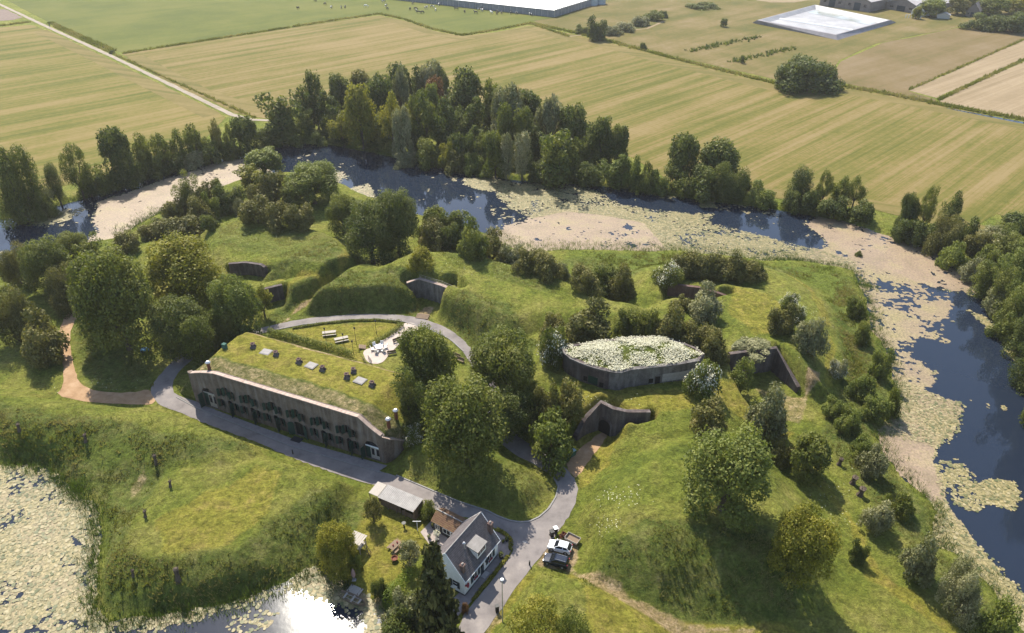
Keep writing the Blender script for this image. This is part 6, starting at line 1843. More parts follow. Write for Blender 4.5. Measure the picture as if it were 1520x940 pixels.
# posts: pollard stumps and marker posts
for px, py, h_, w_, lab in [(29, 640, 1.6, .28, "mossy post in the rough bank at the left"), (128, 656, 1.6, .28, "second mossy post in the rough bank"), (232, 689, 1.9, .3, "tallest mossy post on the bank above the bastion"), (253, 723, 1.3, .22, "leaning stump on the bastion's left slope, upper"), (216, 768, 1.3, .22, "dark leaning stump on the bastion's left slope"), (198, 856, 1.3, .2, "thin post on the reedy shelf at the bottom left"), (265, 862, 2.4, .35, "dark stump in the reeds under the bastion"),
                        (1245, 690, 1.4, .35, "first pollarded stump beside the mown ride"), (1265, 718, 1.5, .45, "middle pollarded stump beside the mown ride"), (1276, 735, 1.6, .5, "largest pollarded stump beside the mown ride"), (1247, 558, 1.8, .4, "pale broken stump under the white bush on the east bank")]:
    t = thing("tree_stump", lab, "stump", at(px, py), 0, "stumps and posts on the banks")
    r_ = random.Random(px)
    MB().rings([[Vector((w_ * k_ * math.cos(i * .9) * r_.uniform(.85, 1.15) + .2 * z / h_, w_ * k_ * math.sin(i * .9) * r_.uniform(.85, 1.15), z)) for i in range(7)] for z, k_ in ((-.4, 1.5), (.1, 1.15), (h_ * .5, .8), (h_ * .85, 1.0), (h_, 1.25), (h_ * 1.08, .6))]).build("stem", M["bark"], t)
    mb = MB()
    for i in range(7): mb.tube((.2, 0, h_), (.2 + r_.uniform(-.5, .5), r_.uniform(-.5, .5), h_ + r_.uniform(.2, .5)), .05, .015, 4)
    mb.build("twigs", M["bark"], t)
for px, py, lab in ((435, 674, "thin marker post on the verge opposite the barracks"), (786, 839, "low dark bollard on the road verge by the dark car"), (738, 908, "dark litter bin on the verge near the street lamp"), ):
    t = thing("bollard" if "bin" not in lab else "litter_bin", lab, "post" if "marker" in lab else ("bollard" if "bollard" in lab else "bin"), at(px, py))
    big = "bin" in lab
    MB().box((0, 0, .45 if not big else .6), (.2, .2, .9) if not big else (.5, .45, 1.3), .3, .9).build("body", M["black"], t)
    MB().box((0, 0, .93 if not big else 1.3), (.22, .22, .05) if not big else (.58, .52, .1), .3).build("cap", M["black"], t)
for px, py, lab, c_ in ((819, 796, "dark wheeled bin on the verge beside the road, nearer the white car", "black"), (824.5, 791, "grey-lidded wheeled bin behind the other bin by the road", "steel")):
    t = thing("wheeled_bin", lab, "wheelie bin", at(px, py, 0), .4, "wheeled bins by the parked cars")
    MB().box((0, 0, .6), (.5, .55, 1.0), 0, 1.15).build("body", M["black"], t)
    MB().box((0, 0, 1.15), (.66, .72, .1)).build("lid", M[c_], t)
    for sx in (-.25, .25): MB().tube((sx - .04, .3, .12), (sx + .04, .3, .12), .12, .12, 8).build("wheel", M["black"], t)
cg_, cl2_ = simple("container_green", [(0.03, 0.1, 0.06)], 2), simple("container_lid", [(0.3, 0.42, 0.42)], 2)
for k, lab in ((-1, "green waste container with pale lid at the sandy track, nearer the road"), (1, "green waste container with pale lid at the sandy track, beside the glossy bush")):
    sk = thing("waste_container", lab, "waste container", P(843, 678) + Vector((k * .58, k * .45, 0)), math.radians(38), "green containers by the sandy track")
    MB().box((0, 0, .55), (1.3, 1.1, 1.1), 0, 1.05).build("body", cg_, sk)
    MB().box((0, 0, 1.15), (1.4, 1.2, .1)).build("lid", cl2_, sk)
bl = thing("blue_handcart", "small light blue handcart under the trees left of the barracks", "cart", at(216, 522), .3)
MB().box((0, 0, .5), (1.6, .9, .35)).build("body", simple("blue_paint", [(0.08, 0.2, 0.33)], 2), bl)
for sx in (-.5, .5):
    for sy in (-.48, .48): MB().tube((sx, sy - .05, .28), (sx, sy + .05, .28), .28, .28, 9).build("wheel", M["black"], bl)
MB().tube((1, 0, .5), (1.9, 0, .9), .04, .04, 5).build("handle", M["black"], bl)

# ------------------------------------------------------------------ cars and trailer
def car(label, front, rear, L_, W_, hgt_, paint, metallic, estate):
    a, b_ = P(*front, .7), P(*rear, .7)
    c0 = (a + b_) / 2; c0.z = 0.0
    d = (a - b_).normalized()
    t = thing("parked_car", label, "car", c0, math.atan2(d.y, d.x))
    pm = simple("car_paint_" + ("white" if paint[0] > .3 else "dark"), [paint], 2, .12, metallic=0, spec=.4)
    h = L_ / 2
    # side outline of the lower body, with wheel arches
    def arch(cx, r): return [(cx + r * math.cos(x_), .32 + r * math.sin(x_)) for x_ in [math.pi * (1 - i / 8) for i in range(9)]]
    wf, wr = h * .60, -h * .60
    low = [(-h, .35)] + arch(wr, .38) + arch(wf, .38) + [(h * .97, .3), (h, .5), (h * .97, .68), (h * .9, .78), (h * .45, .95), (-h * .92, 1.02), (-h, .9)]
    bm_ = MB(); V = []; n_ = len(low)
    for y_, k_ in ((-W_ / 2 * .96, 1), (-W_ / 2, .985), (W_ / 2, .985), (W_ / 2 * .96, 1)): pass
    rings_ = []
    for y_, sc_ in ((-W_ / 2, .97), (-W_ / 2 * .9, 1.0), (0, 1.01), (W_ / 2 * .9, 1.0), (W_ / 2, .97)):
        nose = {0.97: .90, 1.0: .975, 1.01: 1.0}[sc_]
        rings_.append([Vector((x_ * (nose if x_ > h * .85 else (nose + 1) / 2 if x_ < -h * .85 else 1), y_, .32 + (z - .32) * (sc_ if z > .5 else 1))) for x_, z in low])
    bm_.rings(rings_).build("body", pm, t)
    rear_top = -h * (.80 if estate else .62)
    cab = [(-h * .95, 1.0), (rear_top, hgt_), (h * .02, hgt_ + .02), (h * .47, .94)]
    rg_ = []
    for y_, dz in ((-W_ / 2 * .93, None), (-W_ / 2 * .74, 1), (W_ / 2 * .74, 1), (W_ / 2 * .93, None)):
        rg_.append([Vector((x_, y_, z if dz else .93 + (z - .93) * .02)) for x_, z in cab])
    MB().rings(rg_).build("cabin_glass", M["glass"], t)
    rp_ = [(rear_top - .12, hgt_ - .01), (rear_top + .05, hgt_ + .035), (h * .0, hgt_ + .055), (h * .1, hgt_ - .02)]
    MB().rings([[Vector((x_, y_, z - dz)) for x_, z in rp_] + [Vector((x_, y_, z - dz - .07)) for x_, z in rp_[::-1]] for y_, dz in ((-W_ / 2 * .77, .05), (-W_ / 2 * .6, 0), (W_ / 2 * .6, 0), (W_ / 2 * .77, .05))]).build("roof", pm, t)
    for sy in (-1, 1):
        for x0_, x1_ in ((h * .03, h * .45), (-h * .33, -h * .30), (rear_top, -h * .9)):
            MB().tube((x0_, sy * W_ / 2 * .755, hgt_ - .02), (x1_, sy * W_ / 2 * .92, .97), .05, .055, 5).build("pillar", pm, t)
        MB().box((h * .36, sy * (W_ / 2 + .09), 1.0), (.12, .2, .14)).build("mirror", pm, t)
        MB().box((h * .93, sy * W_ * .36, .68), (.18, .34, .14)).build("headlight", M["steel"], t)
        MB().box((-h * .965, sy * W_ * .40, .88), (.12, .22, .26)).build("tail_light", M["red"], t)
        for x_ in (wf, wr):
            w_ = MB().tube((x_, sy * (W_ / 2 - .2), .32), (x_, sy * (W_ / 2 + .01), .32), .33, .33, 14).build("wheel", M["black"], t)
            MB().tube((x_, sy * (W_ / 2 + .005), .32), (x_, sy * (W_ / 2 + .03), .32), .2, .19, 10).build("rim", M["steel"], w_)
    MB().box((-h * .985, 0, .62), (.06, .5, .12)).build("number_plate", simple("plate_yellow", [(.6, .45, .05)], 2), t)
    MB().box((-h * .96, 0, .42), (.16, W_ * .9, .2)).box((h * .96, 0, .38), (.12, W_ * .88, .16)).build("bumper", M["black"], t)
    if estate:
        for sy in (-1, 1): MB().tube((rear_top, sy * W_ / 2 * .62, hgt_ + .08), (0, sy * W_ / 2 * .62, hgt_ + .1), .03, .03, 5).build("roof_rail", M["steel"], t)
    return t
car("white hatchback parked beside the road junction", (814.5, 806.5), (848, 815.5), 3.7, 1.65, 1.42, (.78, .79, .8), 0.0, False)
car("dark blue estate car parked beside the white hatchback", (807, 826.5), (844, 836.5), 3.9, 1.65, 1.42, (.015, .022, .04), .4, True)
a, b_ = P(843, 797, .5), P(857, 804, .5)
tr_ = thing("car_trailer", "open flat trailer with wooden floor behind the white hatchback", "trailer", ((a + b_) / 2 + Vector((0, 0, -.5))), math.atan2((b_ - a).y, (b_ - a).x))
MB().box((0, 0, .5), (2.2, 1.35, .06)).build("floor", M["wood"], tr_)
MB().box((0, .66, .68), (2.2, .05, .34)).box((0, -.66, .68), (2.2, .05, .34)).box((1.09, 0, .68), (.05, 1.28, .34)).box((-1.09, 0, .72), (.05, 1.28, .42)).build("sides", M["greywood"], tr_)
for sy in (-.78, .78): MB().tube((0, sy - .08, .3), (0, sy + .08, .3), .3, .3, 10).build("wheel", M["black"], tr_)
MB().tube((-1.1, 0, .42), (-2.1, 0, .42), .06, .05, 5).tube((-2.05, 0, .42), (-2.05, 0, 0), .04, .04, 5).build("drawbar", M["steel"], tr_)
for k, (x_, y_, z_, lab) in enumerate(((0, 0, 0, "reddish crate on the ground beside the trailer, nearer the bins"), (.7, .1, 0, "reddish crate on the ground beside the trailer's drawbar"), (.3, 0, .46, "reddish crate stacked on the two others beside the trailer"))):
    c_ = thing("crate", lab, "crate", P(833, 797) + Vector((x_, y_, z_)), .5 + k * .3, "reddish crates beside the trailer")
    MB().box((0, 0, .04), (.6, .5, .06)).build("bottom", M["rust"], c_)
    for sy in (-.23, .23):
        for zz_ in (.15, .3, .42): MB().box((0, sy, zz_), (.6, .03, .1)).build("slat", M["rust"], c_)
    for sx in (-.285, .285): MB().box((sx, 0, .25), (.03, .43, .4)).build("end_board", M["rust"], c_)

# ------------------------------------------------------------------ far farm: greenhouse, silos, basin, barns
gl_c = P(823, 18, 0)
g_a, g_b = P(690, 0.5, 5), P(823, 14.5, 5)
dx = (g_b - g_a); dx.z = 0; dx.normalize(); dy = Vector((-dx.y, dx.x, 0))
gh = thing("greenhouse", "long low greenhouse with a shining white roof at the top of the photo", "greenhouse", (g_b.x, g_b.y, 0), math.atan2(dx.y, dx.x))
gb_ = P(866, 2, 5); GD = max(30, (gb_ - g_b).dot(dy)) * 1.6; GLn = 230
M["gh_roof"] = simple("greenhouse_roof", [(0.3, (0.33, 0.345, 0.36)), (0.7, (0.5, 0.51, 0.52))], .25, .45, 8)
M["gh_wall"] = simple("greenhouse_wall", [(0.3, (0.13, 0.15, 0.18)), (0.7, (0.2, 0.22, 0.26))], .3, .3)
MB().box((-GLn / 2, GD / 2, 2.2), (GLn, GD, 4.6)).build("glass_walls", M["gh_wall"], gh)
nb_ = 24
for k in range(nb_):
    w = GD / nb_
    MB().prism([(k * w, 4.55), (k * w + w / 2, 5.3), (k * w + w, 4.55)], -GLn, .2, 'X').build("roof_bay", M["gh_roof"], gh)
mb = MB()
for k in range(46): mb.box((-k * 5.0, -.1, 2.3), (.18, .12, 4.6))
for k in range(int(GD / 5)): mb.box((.1, k * 5.0, 2.3), (.12, .18, 4.6))
mb.build("wall_posts", M["steel"], gh)["kind"] = "stuff"
for px, py, r_, h_, lab in ((878, 7.5, 4.6, 5.5, "open round pale water tank beside the greenhouse"), (890, 6, 4.5, 5.6, "second pale water tank, half hidden behind the first")):
    p_ = P(px, py, 0)
    t = thing("water_tank", lab, "tank", p_, 0, "round tanks beside the greenhouse")
    n_ = 24; V = []
    MB().rings([[Vector((q * math.cos(i * 2 * math.pi / n_), q * math.sin(i * 2 * math.pi / n_), z)) for i in range(n_)] for q, z in ((r_, -.2), (r_, h_), (r_ - .25, h_), (r_ - .25, .6))], False).build("tank_wall", simple("tank_blue_grey", [(0.3, 0.37, 0.45)], .5, .4, metallic=.3), t)
    MB().tube((0, 0, .3), (0, 0, h_ - 1.2), r_ - .3, r_ - .3, n_).build("tank_liner", M["gh_wall"], t)
# basin: sheet-lined reservoir with raised banks
bo_ = poly([(1116, 34), (1210, 9.5), (1331, 33.5), (1244, 60)], 0)
bt_ = poly([(1124, 30), (1210, 7), (1322, 30), (1241, 52)], 2.4)
cen = bo_.mean(0)
bs = thing("water_basin", "square reservoir with grey banks and a white liner in the far field", "reservoir", (*cen, 0))
o2, t2 = bo_ - cen, bt_ - cen
i2 = t2 * .965; f2 = t2 * .86
MB().rings([[Vector((*p_, z)) for p_ in rg_] for rg_, z in ((o2, -.1), (t2, 2.4), (t2 * .985, 2.5), (i2, 2.45))], False).build("outer_bank", simple("basin_bank", [(0.3, (0.18, 0.17, 0.18)), (0.7, (0.27, 0.25, 0.26))], .2, .7), bs)
M["liner"] = simple("white_liner", [(0.3, (0.22, 0.215, 0.215)), (0.5, (0.3, 0.29, 0.29)), (0.7, (0.4, 0.39, 0.385))], .08, .5, 8)
MB().rings([[Vector((*p_, z)) for p_ in rg_] for rg_, z in ((i2, 2.44), (f2, .5), (f2 * .01, .45))], False).build("liner", M["liner"], bs)
wz = [f2[0] * .2 + f2[1] * .75, f2[1] * .95, f2[2] * .95, f2[2] * .72 + f2[3] * .15]
MB().add([(*p_, .56) for p_ in wz], [(0, 1, 2, 3)]).build("shallow_water", simple("basin_water", [(0.35, (0.2, 0.2, 0.13)), (0.5, (0.32, 0.34, 0.33)), (0.65, (0.38, 0.4, 0.4))], .06, .15, 6), bs)
mb = MB(); e0, e1 = f2[0] * .75 + f2[1] * .25, f2[3] * .62 + f2[2] * .38
mb.tube((*e0, .6), (*e1, .6), .8, .8, 6).build("liner_fold", M["white"], bs)
M["barn_wall"] = simple("barn_wall", [(0.3, (0.15, 0.125, 0.115)), (0.7, (0.22, 0.19, 0.17))], .4, .85)
M["barn_roof"] = simple("barn_roof", [(0.3, (0.3, 0.27, 0.27)), (0.7, (0.42, 0.39, 0.39))], .3, .8)
def barn(name, label, corner, right, depth, eave, ridge, bays=1, wall="barn_wall", roof="barn_roof", door=True):
    a, b_ = P(*corner), P(*right)
    d = (b_ - a); W_ = d.length
    t = thing(name, label, "barn" if "barn" in name else ("house" if "house" in name else "hut"), a, math.atan2(d.y, d.x))
    w = W_ / bays
    for k in range(bays):
        MB().prism([(k * w, -.2), (k * w + w - .01, -.2), (k * w + w - .01, eave), (k * w + w / 2, ridge), (k * w, eave)], 0, depth).build("walls", M[wall], t)
        for sg in (-1, 1):
            MB().prism([(k * w + w / 2, ridge + .05), (k * w + w / 2 + sg * (w / 2 + .25), eave - .05), (k * w + w / 2 + sg * (w / 2 + .25), eave + .17), (k * w + w / 2, ridge + .27)], -.5, depth + .5).build("roof_slope", M[roof], t)
        if door:
            MB().box((k * w + w * .5, -.06, eave * .4), (w * .25, .1, eave * .8)).build("door", M["shutter_dark"], t)
            for q in (.2, .8): MB().box((k * w + w * q, -.06, eave * .55), (w * .1, .1, eave * .25)).build("window", M["glass"], t)
    return t
barn("barn", "double-gabled grey barn beside the reservoir at the top edge", (1216, 8), (1290, 18.5), 60, 6.5, 10, 2)
barn("barn", "barn with a pale sloping roof right of the double-gabled barn", (1313, 13), (1360, 21), 40, 4.5, 9, 1)
barn("far_house", "small dark-roofed house behind the white fence posts", (1352, 22), (1371, 25), 14, 3.2, 8, 1, "white", "shutter_dark")
barn("garden_hut", "little pale glass hut among the far trees", (1390, 27.5), (1409, 29), 7, 2.2, 3.6, 1, "steel", "corrugated", False)
barn("far_house", "brown house with a pale skylight among the far trees", (1432, 24), (1452, 26), 16, 3.5, 8.5, 1, "barn_wall", "barn_wall")
barn("far_house", "pale house half hidden by trees at the very top edge", (1408, 5), (1425, 6), 14, 4, 8, 1, "white", "tiles")
fc = thing("white_fence", "short row of white fence panels in front of the far house", "fence", P(1344, 26.5), math.atan2((P(1366, 28) - P(1344, 26.5)).y, (P(1366, 28) - P(1344, 26.5)).x))
FLn = (P(1366, 28) - P(1344, 26.5)).length
for k in range(6): MB().box((FLn * k / 5, 0, 1.0), (.5, .15, 2.4)).build("panel", M["white"], fc)
MB().box((FLn / 2, .1, 2.1), (FLn, .12, .2)).build("top_rail", M["white"], fc)
sheet("sand_heap_ground", dense(poly([(1122, 1), (1145, 4), (1180, 4), (1205, 0), (1200, -6), (1130, -6)]), 4, .5), M["stubble"], .09)
band([(1040, 27), (1085, 25), (1120, 18), (1150, 10)], 3, "worn_track", "rough_field", .08)
band([(840, 55), (900, 48), (960, 43), (985, 32)], 2.0, "worn_track", "stubble", .08)

# ------------------------------------------------------------------ cows and the rider on the farm track
CW = [(bpy.data.materials, None)]
M["cow_black"] = simple("cow_black", [(0.02, 0.018, 0.017)], 2, .7)
M["cow_white"] = simple("cow_white", [(0.62, 0.6, 0.56)], 2, .8)
M["cow_pied"] = simple("cow_pied", [(0.47, (0.02, 0.018, 0.017)), (0.5, (0.62, 0.6, 0.56))], .9, .8, 1)
def cow_mesh(graze):
    me = bpy.data.meshes.new("cow")
    J = {"hip": (-.85, 0, 1.15, .30), "bk": (-.35, 0, 1.12, .37), "rib": (.2, 0, 1.1, .38), "sh": (.7, 0, 1.15, .30)}
    if graze: J.update({"nk": (1.05, 0, .85, .17), "hd": (1.3, 0, .45, .15), "mz": (1.38, 0, .15, .09)})
    else: J.update({"nk": (1.05, 0, 1.4, .17), "hd": (1.35, 0, 1.6, .15), "mz": (1.65, 0, 1.45, .09)})
    E = [("hip", "bk"), ("bk", "rib"), ("rib", "sh"), ("sh", "nk"), ("nk", "hd"), ("hd", "mz")]
    for s_, y_ in (("l", .22), ("r", -.22)):
        J.update({"t" + s_: (-.95, y_, .75, .15), "h" + s_: (-1.02, y_, .42, .07), "f" + s_: (-.92, y_, .02, .06), "e" + s_: (.72, y_, .7, .11), "k" + s_: (.76, y_, .4, .065), "g" + s_: (.74, y_, .02, .06)})
        E += [("hip", "t" + s_), ("t" + s_, "h" + s_), ("h" + s_, "f" + s_), ("sh", "e" + s_), ("e" + s_, "k" + s_), ("k" + s_, "g" + s_)]
        J["a" + s_] = (J["hd"][0] - .08, y_ * .9, J["hd"][2] + .1, .035); E.append(("hd", "a" + s_))
    J["tl"] = (-1.18, 0, 1.1, .04); J["tm"] = (-1.25, 0, .55, .035); E += [("hip", "tl"), ("tl", "tm")]
    ks = list(J); me.from_pydata([J[k][:3] for k in ks], [(ks.index(a_), ks.index(b_)) for a_, b_ in E], [])
    o_ = bpy.data.objects.new("cow", me); COL.objects.link(o_)
    m_ = o_.modifiers.new("skin", 'SKIN'); o_.modifiers.new("sub", 'SUBSURF').levels = 1
    for k, v_ in zip(ks, me.skin_vertices[0].data): v_.radius = (J[k][3],) * 2; v_.use_root = k == "bk"
    dg = bpy.context.evaluated_depsgraph_get()
    out = bpy.data.meshes.new_from_object(o_.evaluated_get(dg))
    bpy.data.objects.remove(o_)
    return out
cm = {}
for gz in (0, 1):
    base_ = cow_mesh(gz)
    for c_ in ("cow_black", "cow_white", "cow_pied"):
        m_ = base_.copy(); m_.materials.clear(); m_.materials.append(M[c_]); cm[(gz, c_)] = m_
cows = [(20, 36), (38, 34), (132, 30), (222, 28), (228, 42), (330, 43), (355, 42), (357, 50), (370, 58), (385, 58), (402, 38), (430, 33), (445, 46), (343, 17), (460, 22), (485, 18), (513, 20), (537, 43), (575, 55), (625, 60), (643, 48), (655, 48), (658, 40), (695, 60), (722, 55), (720, 63), (742, 60), (782, 60), (807, 62), (868, 65), (878, 69), (-174, 40), (-97, 5), (-53, 20), (-24, 35), (210, 10)]
kinds = "pbwpbbbpbbpppbppbbbbppbwbbbppppbbbpp"
for i_, (cx_, cy_) in enumerate(cows):
    p_ = P(500 + cx_ / 3.032, cy_ / 3.032 + .9, 0.05)
    c_ = {"p": "cow_pied", "b": "cow_black", "w": "cow_white"}[kinds[i_]]; gz = int(rnd.random() < .75)
    who = {"p": "black and white", "b": "black", "w": "white"}[kinds[i_]]
    wh = "on the left of the far pasture, apart" if cx_ < 0 else ("in the herd's left half on the pasture" if cx_ < 560 else "in the herd's right half near the greenhouse")
    o_ = link("cow", cm[(gz, c_)], None, p_, rnd.uniform(0, 6.28)); o_.scale = (1.35, 1.35, 1.3)
    tag(o_, who + " cow " + ("grazing " if gz else "standing ") + wh, "cow", who + (" grazing" if gz else " standing") + " cows " + wh.split(",")[0])
cyc = thing("cyclist", "cyclist in dark clothes riding along the pale farm track", "cyclist", P(74, 40, .12), math.radians(-50))
for x_ in (-.55, .55): MB().tube((x_, -.02, .35), (x_, .02, .35), .35, .35, 14).build("wheel", M["black"], cyc)
MB().tube((-.55, 0, .35), (-.1, 0, .85), .03, .03, 5).tube((-.1, 0, .85), (.45, 0, .85), .03, .03, 5).tube((.45, 0, .9), (.55, 0, .35), .03, .03, 5).tube((-.05, 0, .3), (.45, 0, .85), .03, .03, 5).tube((.42, -.28, 1.05), (.42, .28, 1.05), .02, .02, 5).build("frame", M["steel"], cyc)
me = bpy.data.meshes.new("person"); J = [(-.1, 0, .98, .16), (0, 0, 1.25, .17), (.12, 0, 1.5, .16), (.17, 0, 1.62, .06), (.2, 0, 1.78, .12), (.12, .2, .75, .08), (0, .12, .35, .05), (.12, -.2, .65, .08), (.05, -.12, .25, .05), (.25, .25, 1.25, .05), (.42, .24, 1.07, .04), (.25, -.25, 1.25, .05), (.42, -.24, 1.07, .04)]
me.from_pydata([j[:3] for j in J], [(0, 1), (1, 2), (2, 3), (3, 4), (0, 5), (5, 6), (0, 7), (7, 8), (2, 9), (9, 10), (2, 11), (11, 12)], [])
o_ = link("person", me); o_.modifiers.new("skin", 'SKIN')
for j, v_ in zip(J, me.skin_vertices[0].data): v_.radius = (j[3],) * 2
me.skin_vertices[0].data[0].use_root = True
bm2 = bpy.data.meshes.new_from_object(o_.evaluated_get(bpy.context.evaluated_depsgraph_get())); bpy.data.objects.remove(o_)
bm2.materials.clear(); bm2.materials.append(M["shutter_dark"]); link("person", bm2, cyc)
# ------------------------------------------------------------------ grasses, reeds
def blades(name, P3, hgt_, nb, width, lean, mat, tint, seed, group=None):
    r = np.random.default_rng(seed)
    n_ = len(P3)
    th = r.uniform(0, 6.283, (n_, nb)); L_ = hgt_[:, None] * r.uniform(.55, 1.15, (n_, nb)); ln = L_ * lean * r.uniform(.2, 1.2, (n_, nb))
    off = hgt_[:, None] * .35 * r.random((n_, nb))
    bx = P3[:, 0:1] + off * np.cos(th); by = P3[:, 1:2] + off * np.sin(th)
    w = width * hgt_[:, None] * r.uniform(.6, 1.3, (n_, nb)); ph = th + 1.57 + r.normal(0, .7, (n_, nb))
    z0 = P3[:, 2:3] - .12 + 0 * bx
    A = np.stack([bx - w * np.cos(ph), by - w * np.sin(ph), z0], -1); B = np.stack([bx + w * np.cos(ph), by + w * np.sin(ph), z0], -1)
    C_ = np.stack([bx + ln * np.cos(th), by + ln * np.sin(th), z0 + L_], -1)
    V = np.stack([A, B, C_], 2).reshape(-1, 3)
    t_ = np.repeat(np.clip(tint[:, None] + r.normal(0, .1, (n_, nb)), 0, 1).ravel(), 3)
    return mesh_from(name, V, np.arange(len(V)).reshape(-1, 3), mat, False, {"tint": ('FLOAT', t_)})


LEAF["grass"] = leaf_mat("meadow_grass", (0.11, 0.135, 0.022), (0.175, 0.19, 0.038), (0.27, 0.24, 0.1), .45, .15)
LEAF["rank"] = leaf_mat("rank_growth", (0.1, 0.115, 0.022), (0.17, 0.17, 0.04), (0.27, 0.23, 0.1), .45, .15)
LEAF["reed"] = leaf_mat("reed_blades", (0.06, 0.095, 0.018), (0.105, 0.15, 0.032), (0.17, 0.195, 0.055), .4, .2)
def scatter(n_, box):
    x = RNG.uniform(box[0], box[1], n_); y = RNG.uniform(box[2], box[3], n_)
    return x, y
def samp(arr, x, y):
    i = np.clip(np.searchsorted(xs, x) - 1, 0, nx - 2); j = np.clip(np.searchsorted(ys, y) - 1, 0, ny - 2)
    return arr[i, j]
blocked = np.minimum(np.minimum(np.minimum(D_pond, D_moat), inroad), 50)
for pp in PADS: blocked = np.minimum(blocked, sdist(pp, GX, GY, 3))
PX = (760 + F * GX / (GY * CP + H * SP)); PY = 470 + F * (H * CP - GY * SP) / (GY * CP + H * SP)
seen = (PX > -60) & (PX < 1590) & (PY < 1010)
blocked = np.where(seen, blocked, -1)
x, y = scatter(520000, (-160, 170, 50, 215))
bk2, rg3, mw, ba, lu = [samp(a_, x, y) for a_ in (blocked, ROUGH, MOWN, BARE, LUSH)]
pr = np.where(bk2 > .12, .3 + .6 * rg3 - .24 * mw - .5 * ba + .25 * lu, 0) * np.clip(3.2 * fbm(x, y, 4, 41, 3) - 1.05, .02, 1.6)
k = RNG.random(len(x)) < pr
x, y, rg3, lu = x[k], y[k], rg3[k], lu[k]
zz = hgt(x, y)
iso = isl[0:1, 0:1]
sz = (.24 + .16 * rg3 + .16 * lu) * RNG.uniform(.6, 1.5, len(x))
tint = np.clip(fbm(x, y, 5, 43, 3) * 1.5 - .25, 0, 1)
rank = rg3 > .45
for nm, sel, mt in (("meadow_grass", ~rank, "grass"), ("rank_weeds", rank, "rank")):
    o_ = link(nm, blades(nm, np.stack([x[sel], y[sel], zz[sel]], -1), sz[sel], 5, .17, .8, LEAF[mt], tint[sel], 71))
    tag(o_, kind="stuff")
# reeds at the waterline
def along(pts, z, step, spread, inward):
    L_ = poly(pts, z); out = []
    for i in range(len(L_) - 1):
        a, b_ = L_[i], L_[i + 1]; n_ = int(np.hypot(*(b_ - a)) / step) + 1
        t = RNG.random(n_)[:, None]; d = (b_ - a) / (np.hypot(*(b_ - a)) + 1e-6)
        out.append(a + (b_ - a) * t + np.array([-d[1], d[0]]) * (RNG.normal(0, spread, (n_, 1)) + inward))
    return np.concatenate(out)
rp = np.concatenate([along(POND[1:19], -1, .025, .9, -.9), along(INNER[2:24], -1, .06, 1.0, -.9), along(INNER[22:32], -1, .035, 2.0, -2.2), along([(250, 312), (205, 334), (185, 350)], -1, .03, 2, -1.8),
                     along([(560, 890), (575, 915)], -1, .2, .6, 0)])
for a_ in OUTER[0:1]: pass
ro_ = along(OUTER[1:23], -1, .09, .9, .6)
rp = np.concatenate([rp, ro_])
for cx_, cy_, n_ in ((1292, 425, 90), (1298, 470, 80), (115, 728, 160), (1290, 425, 60), (20, 690, 120)):
    p_ = P(cx_, cy_, -1); rp = np.concatenate([rp, np.array(p_[:2]) + RNG.normal(0, 1.2, (n_, 2))])
rh = RNG.uniform(.5, 1.3, len(rp))
rz_ = np.maximum(hgt(rp[:, 0], rp[:, 1]), -1.25)
o_ = link("reeds", blades("reeds", np.stack([rp, rz_], -1).reshape(-1, 3) if False else np.concatenate([rp, rz_[:, None]], 1), rh, 5, .05, .35, LEAF["reed"], np.clip(fbm(rp[:, 0], rp[:, 1], 7, 47, 2) * 1.4 - .2, 0, 1), 73))
tag(o_, kind="stuff")
# ditch-side growth between the far fields
dl = []
for line, w in (([(182, 80), (500, 30), (563, 21), (600, 29), (640, 43), (685, 53), (730, 46), (787, 35), (845, 55)], 1.2), ([(787, 35), (800, 37), (896, 59), (1000, 87), (1150, 124)], 1.8), ([(1240, 126), (1342, 144), (1397, 156), (1520, 178), (1600, 192)], 2.2), ([(1349, 134), (1520, 59)], .5), ([(1392, 149), (1520, 89)], .9), ([(74, 34), (110, 50), (170, 76)], 1.6), ([(0, 39), (45, 33)], 1.2), ([(380, 176), (250, 118), (80, 40)], .5)):
    dl.append(along(line, 0, .22 / w, w * .55, 0))
dl = np.concatenate(dl)
o_ = link("ditch_weeds", blades("ditch_weeds", np.concatenate([dl, np.full((len(dl), 1), .1)], 1), RNG.uniform(.6, 1.5, len(dl)), 5, .22, .6, LEAF["rank"], np.clip(fbm(dl[:, 0], dl[:, 1], 14, 53, 2) * 1.4 - .2, 0, 1), 79))
tag(o_, kind="stuff")
tl_ = []
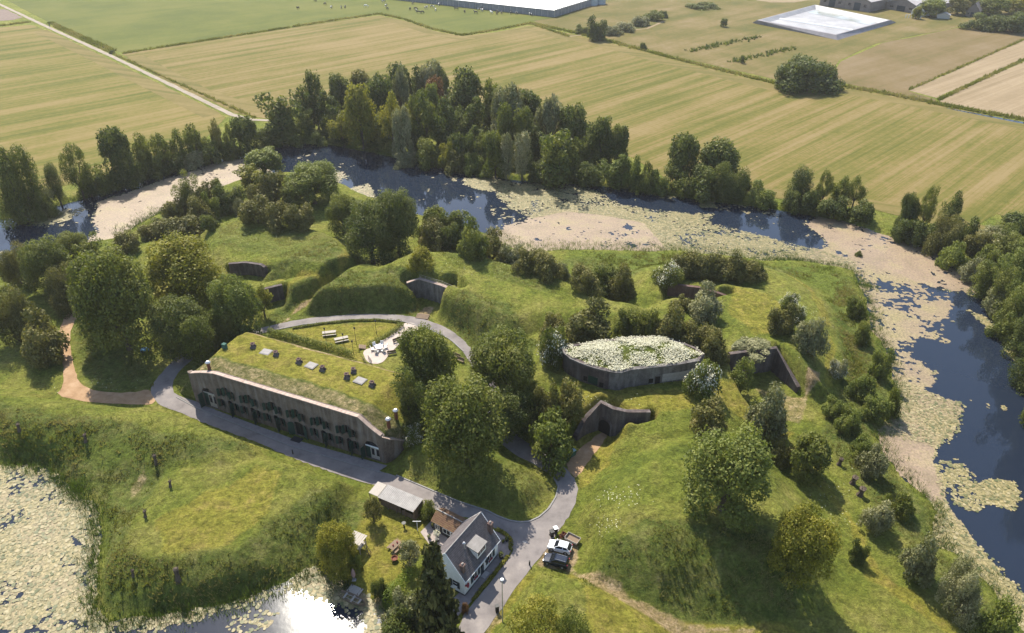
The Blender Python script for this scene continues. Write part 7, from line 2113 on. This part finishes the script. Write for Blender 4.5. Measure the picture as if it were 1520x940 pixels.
for a, b_, n_, w in (((1025, 76), (1125, 55), 90, 1.6), ((1090, 92), (1180, 72), 90, 1.8)):
    p0, p1 = np.array(P(*a)[:2]), np.array(P(*b_)[:2]); t = RNG.random((n_, 1)) ** 1.3
    tl_.append(p0 + (p1 - p0) * t + RNG.normal(0, w, (n_, 2)))
tl_ = np.concatenate(tl_)
o_ = link("dark_tussocks", blades("dark_tussocks", np.concatenate([tl_, np.full((len(tl_), 1), .1)], 1), RNG.uniform(1.0, 2.0, len(tl_)), 8, .25, .8, LEAF["dark"], RNG.random(len(tl_)), 83))
tag(o_, kind="stuff")

# white umbels in the long grass
fp = []
for px_c, py_c, sx, sy, n_ in ((905, 780, 14, 7, 55), (918, 740, 18, 7, 70), (390, 350, 60, 15, 70), (1190, 460, 25, 30, 60), (1000, 560, 60, 8, 90), (870, 600, 40, 6, 60), (1230, 745, 20, 30, 60), (150, 575, 30, 8, 60), (700, 400, 50, 12, 50)):
    for _ in range(n_):
        q = ground(px_c + RNG.normal(0, sx), py_c + RNG.normal(0, sy))
        if samp(blocked, np.array([q.x]), np.array([q.y]))[0] > .4: fp.append(q)
fp = np.array(fp); K = 6
ang = np.linspace(0, 2 * np.pi, K, endpoint=False)[None] + RNG.uniform(0, 6, (len(fp), 1)); rr = RNG.uniform(.03, .085, (len(fp), 1))
FV = np.stack([fp[:, :1] + rr * np.cos(ang), fp[:, 1:2] + rr * np.sin(ang), fp[:, 2:] + RNG.uniform(.3, .65, (len(fp), 1)) + 0 * ang], -1).reshape(-1, 3)
o_ = link("white_wildflowers", mesh_from("white_wildflowers", FV, np.arange(len(FV)).reshape(-1, K), LEAF["flower"]))
tag(o_, kind="stuff")
# ------------------------------------------------------------------ summer haze over the fields
hm = bpy.data.materials.new("haze"); hm.use_nodes = True
nt = hm.node_tree; nt.nodes.remove(nt.nodes["Principled BSDF"])
pv = nd(nt, "ShaderNodeVolumePrincipled")
pv.inputs["Color"].default_value = (1.0, 0.97, 0.92, 1)
pv.inputs["Density"].default_value = 0.0001
pv.inputs["Anisotropy"].default_value = 0.3
nt.links.new(pv.outputs[0], nt.nodes["Material Output"].inputs["Volume"])
tag(MB().box((0, 700, 45.5), (3600, 2600, 98)).build("haze", hm), kind="stuff")
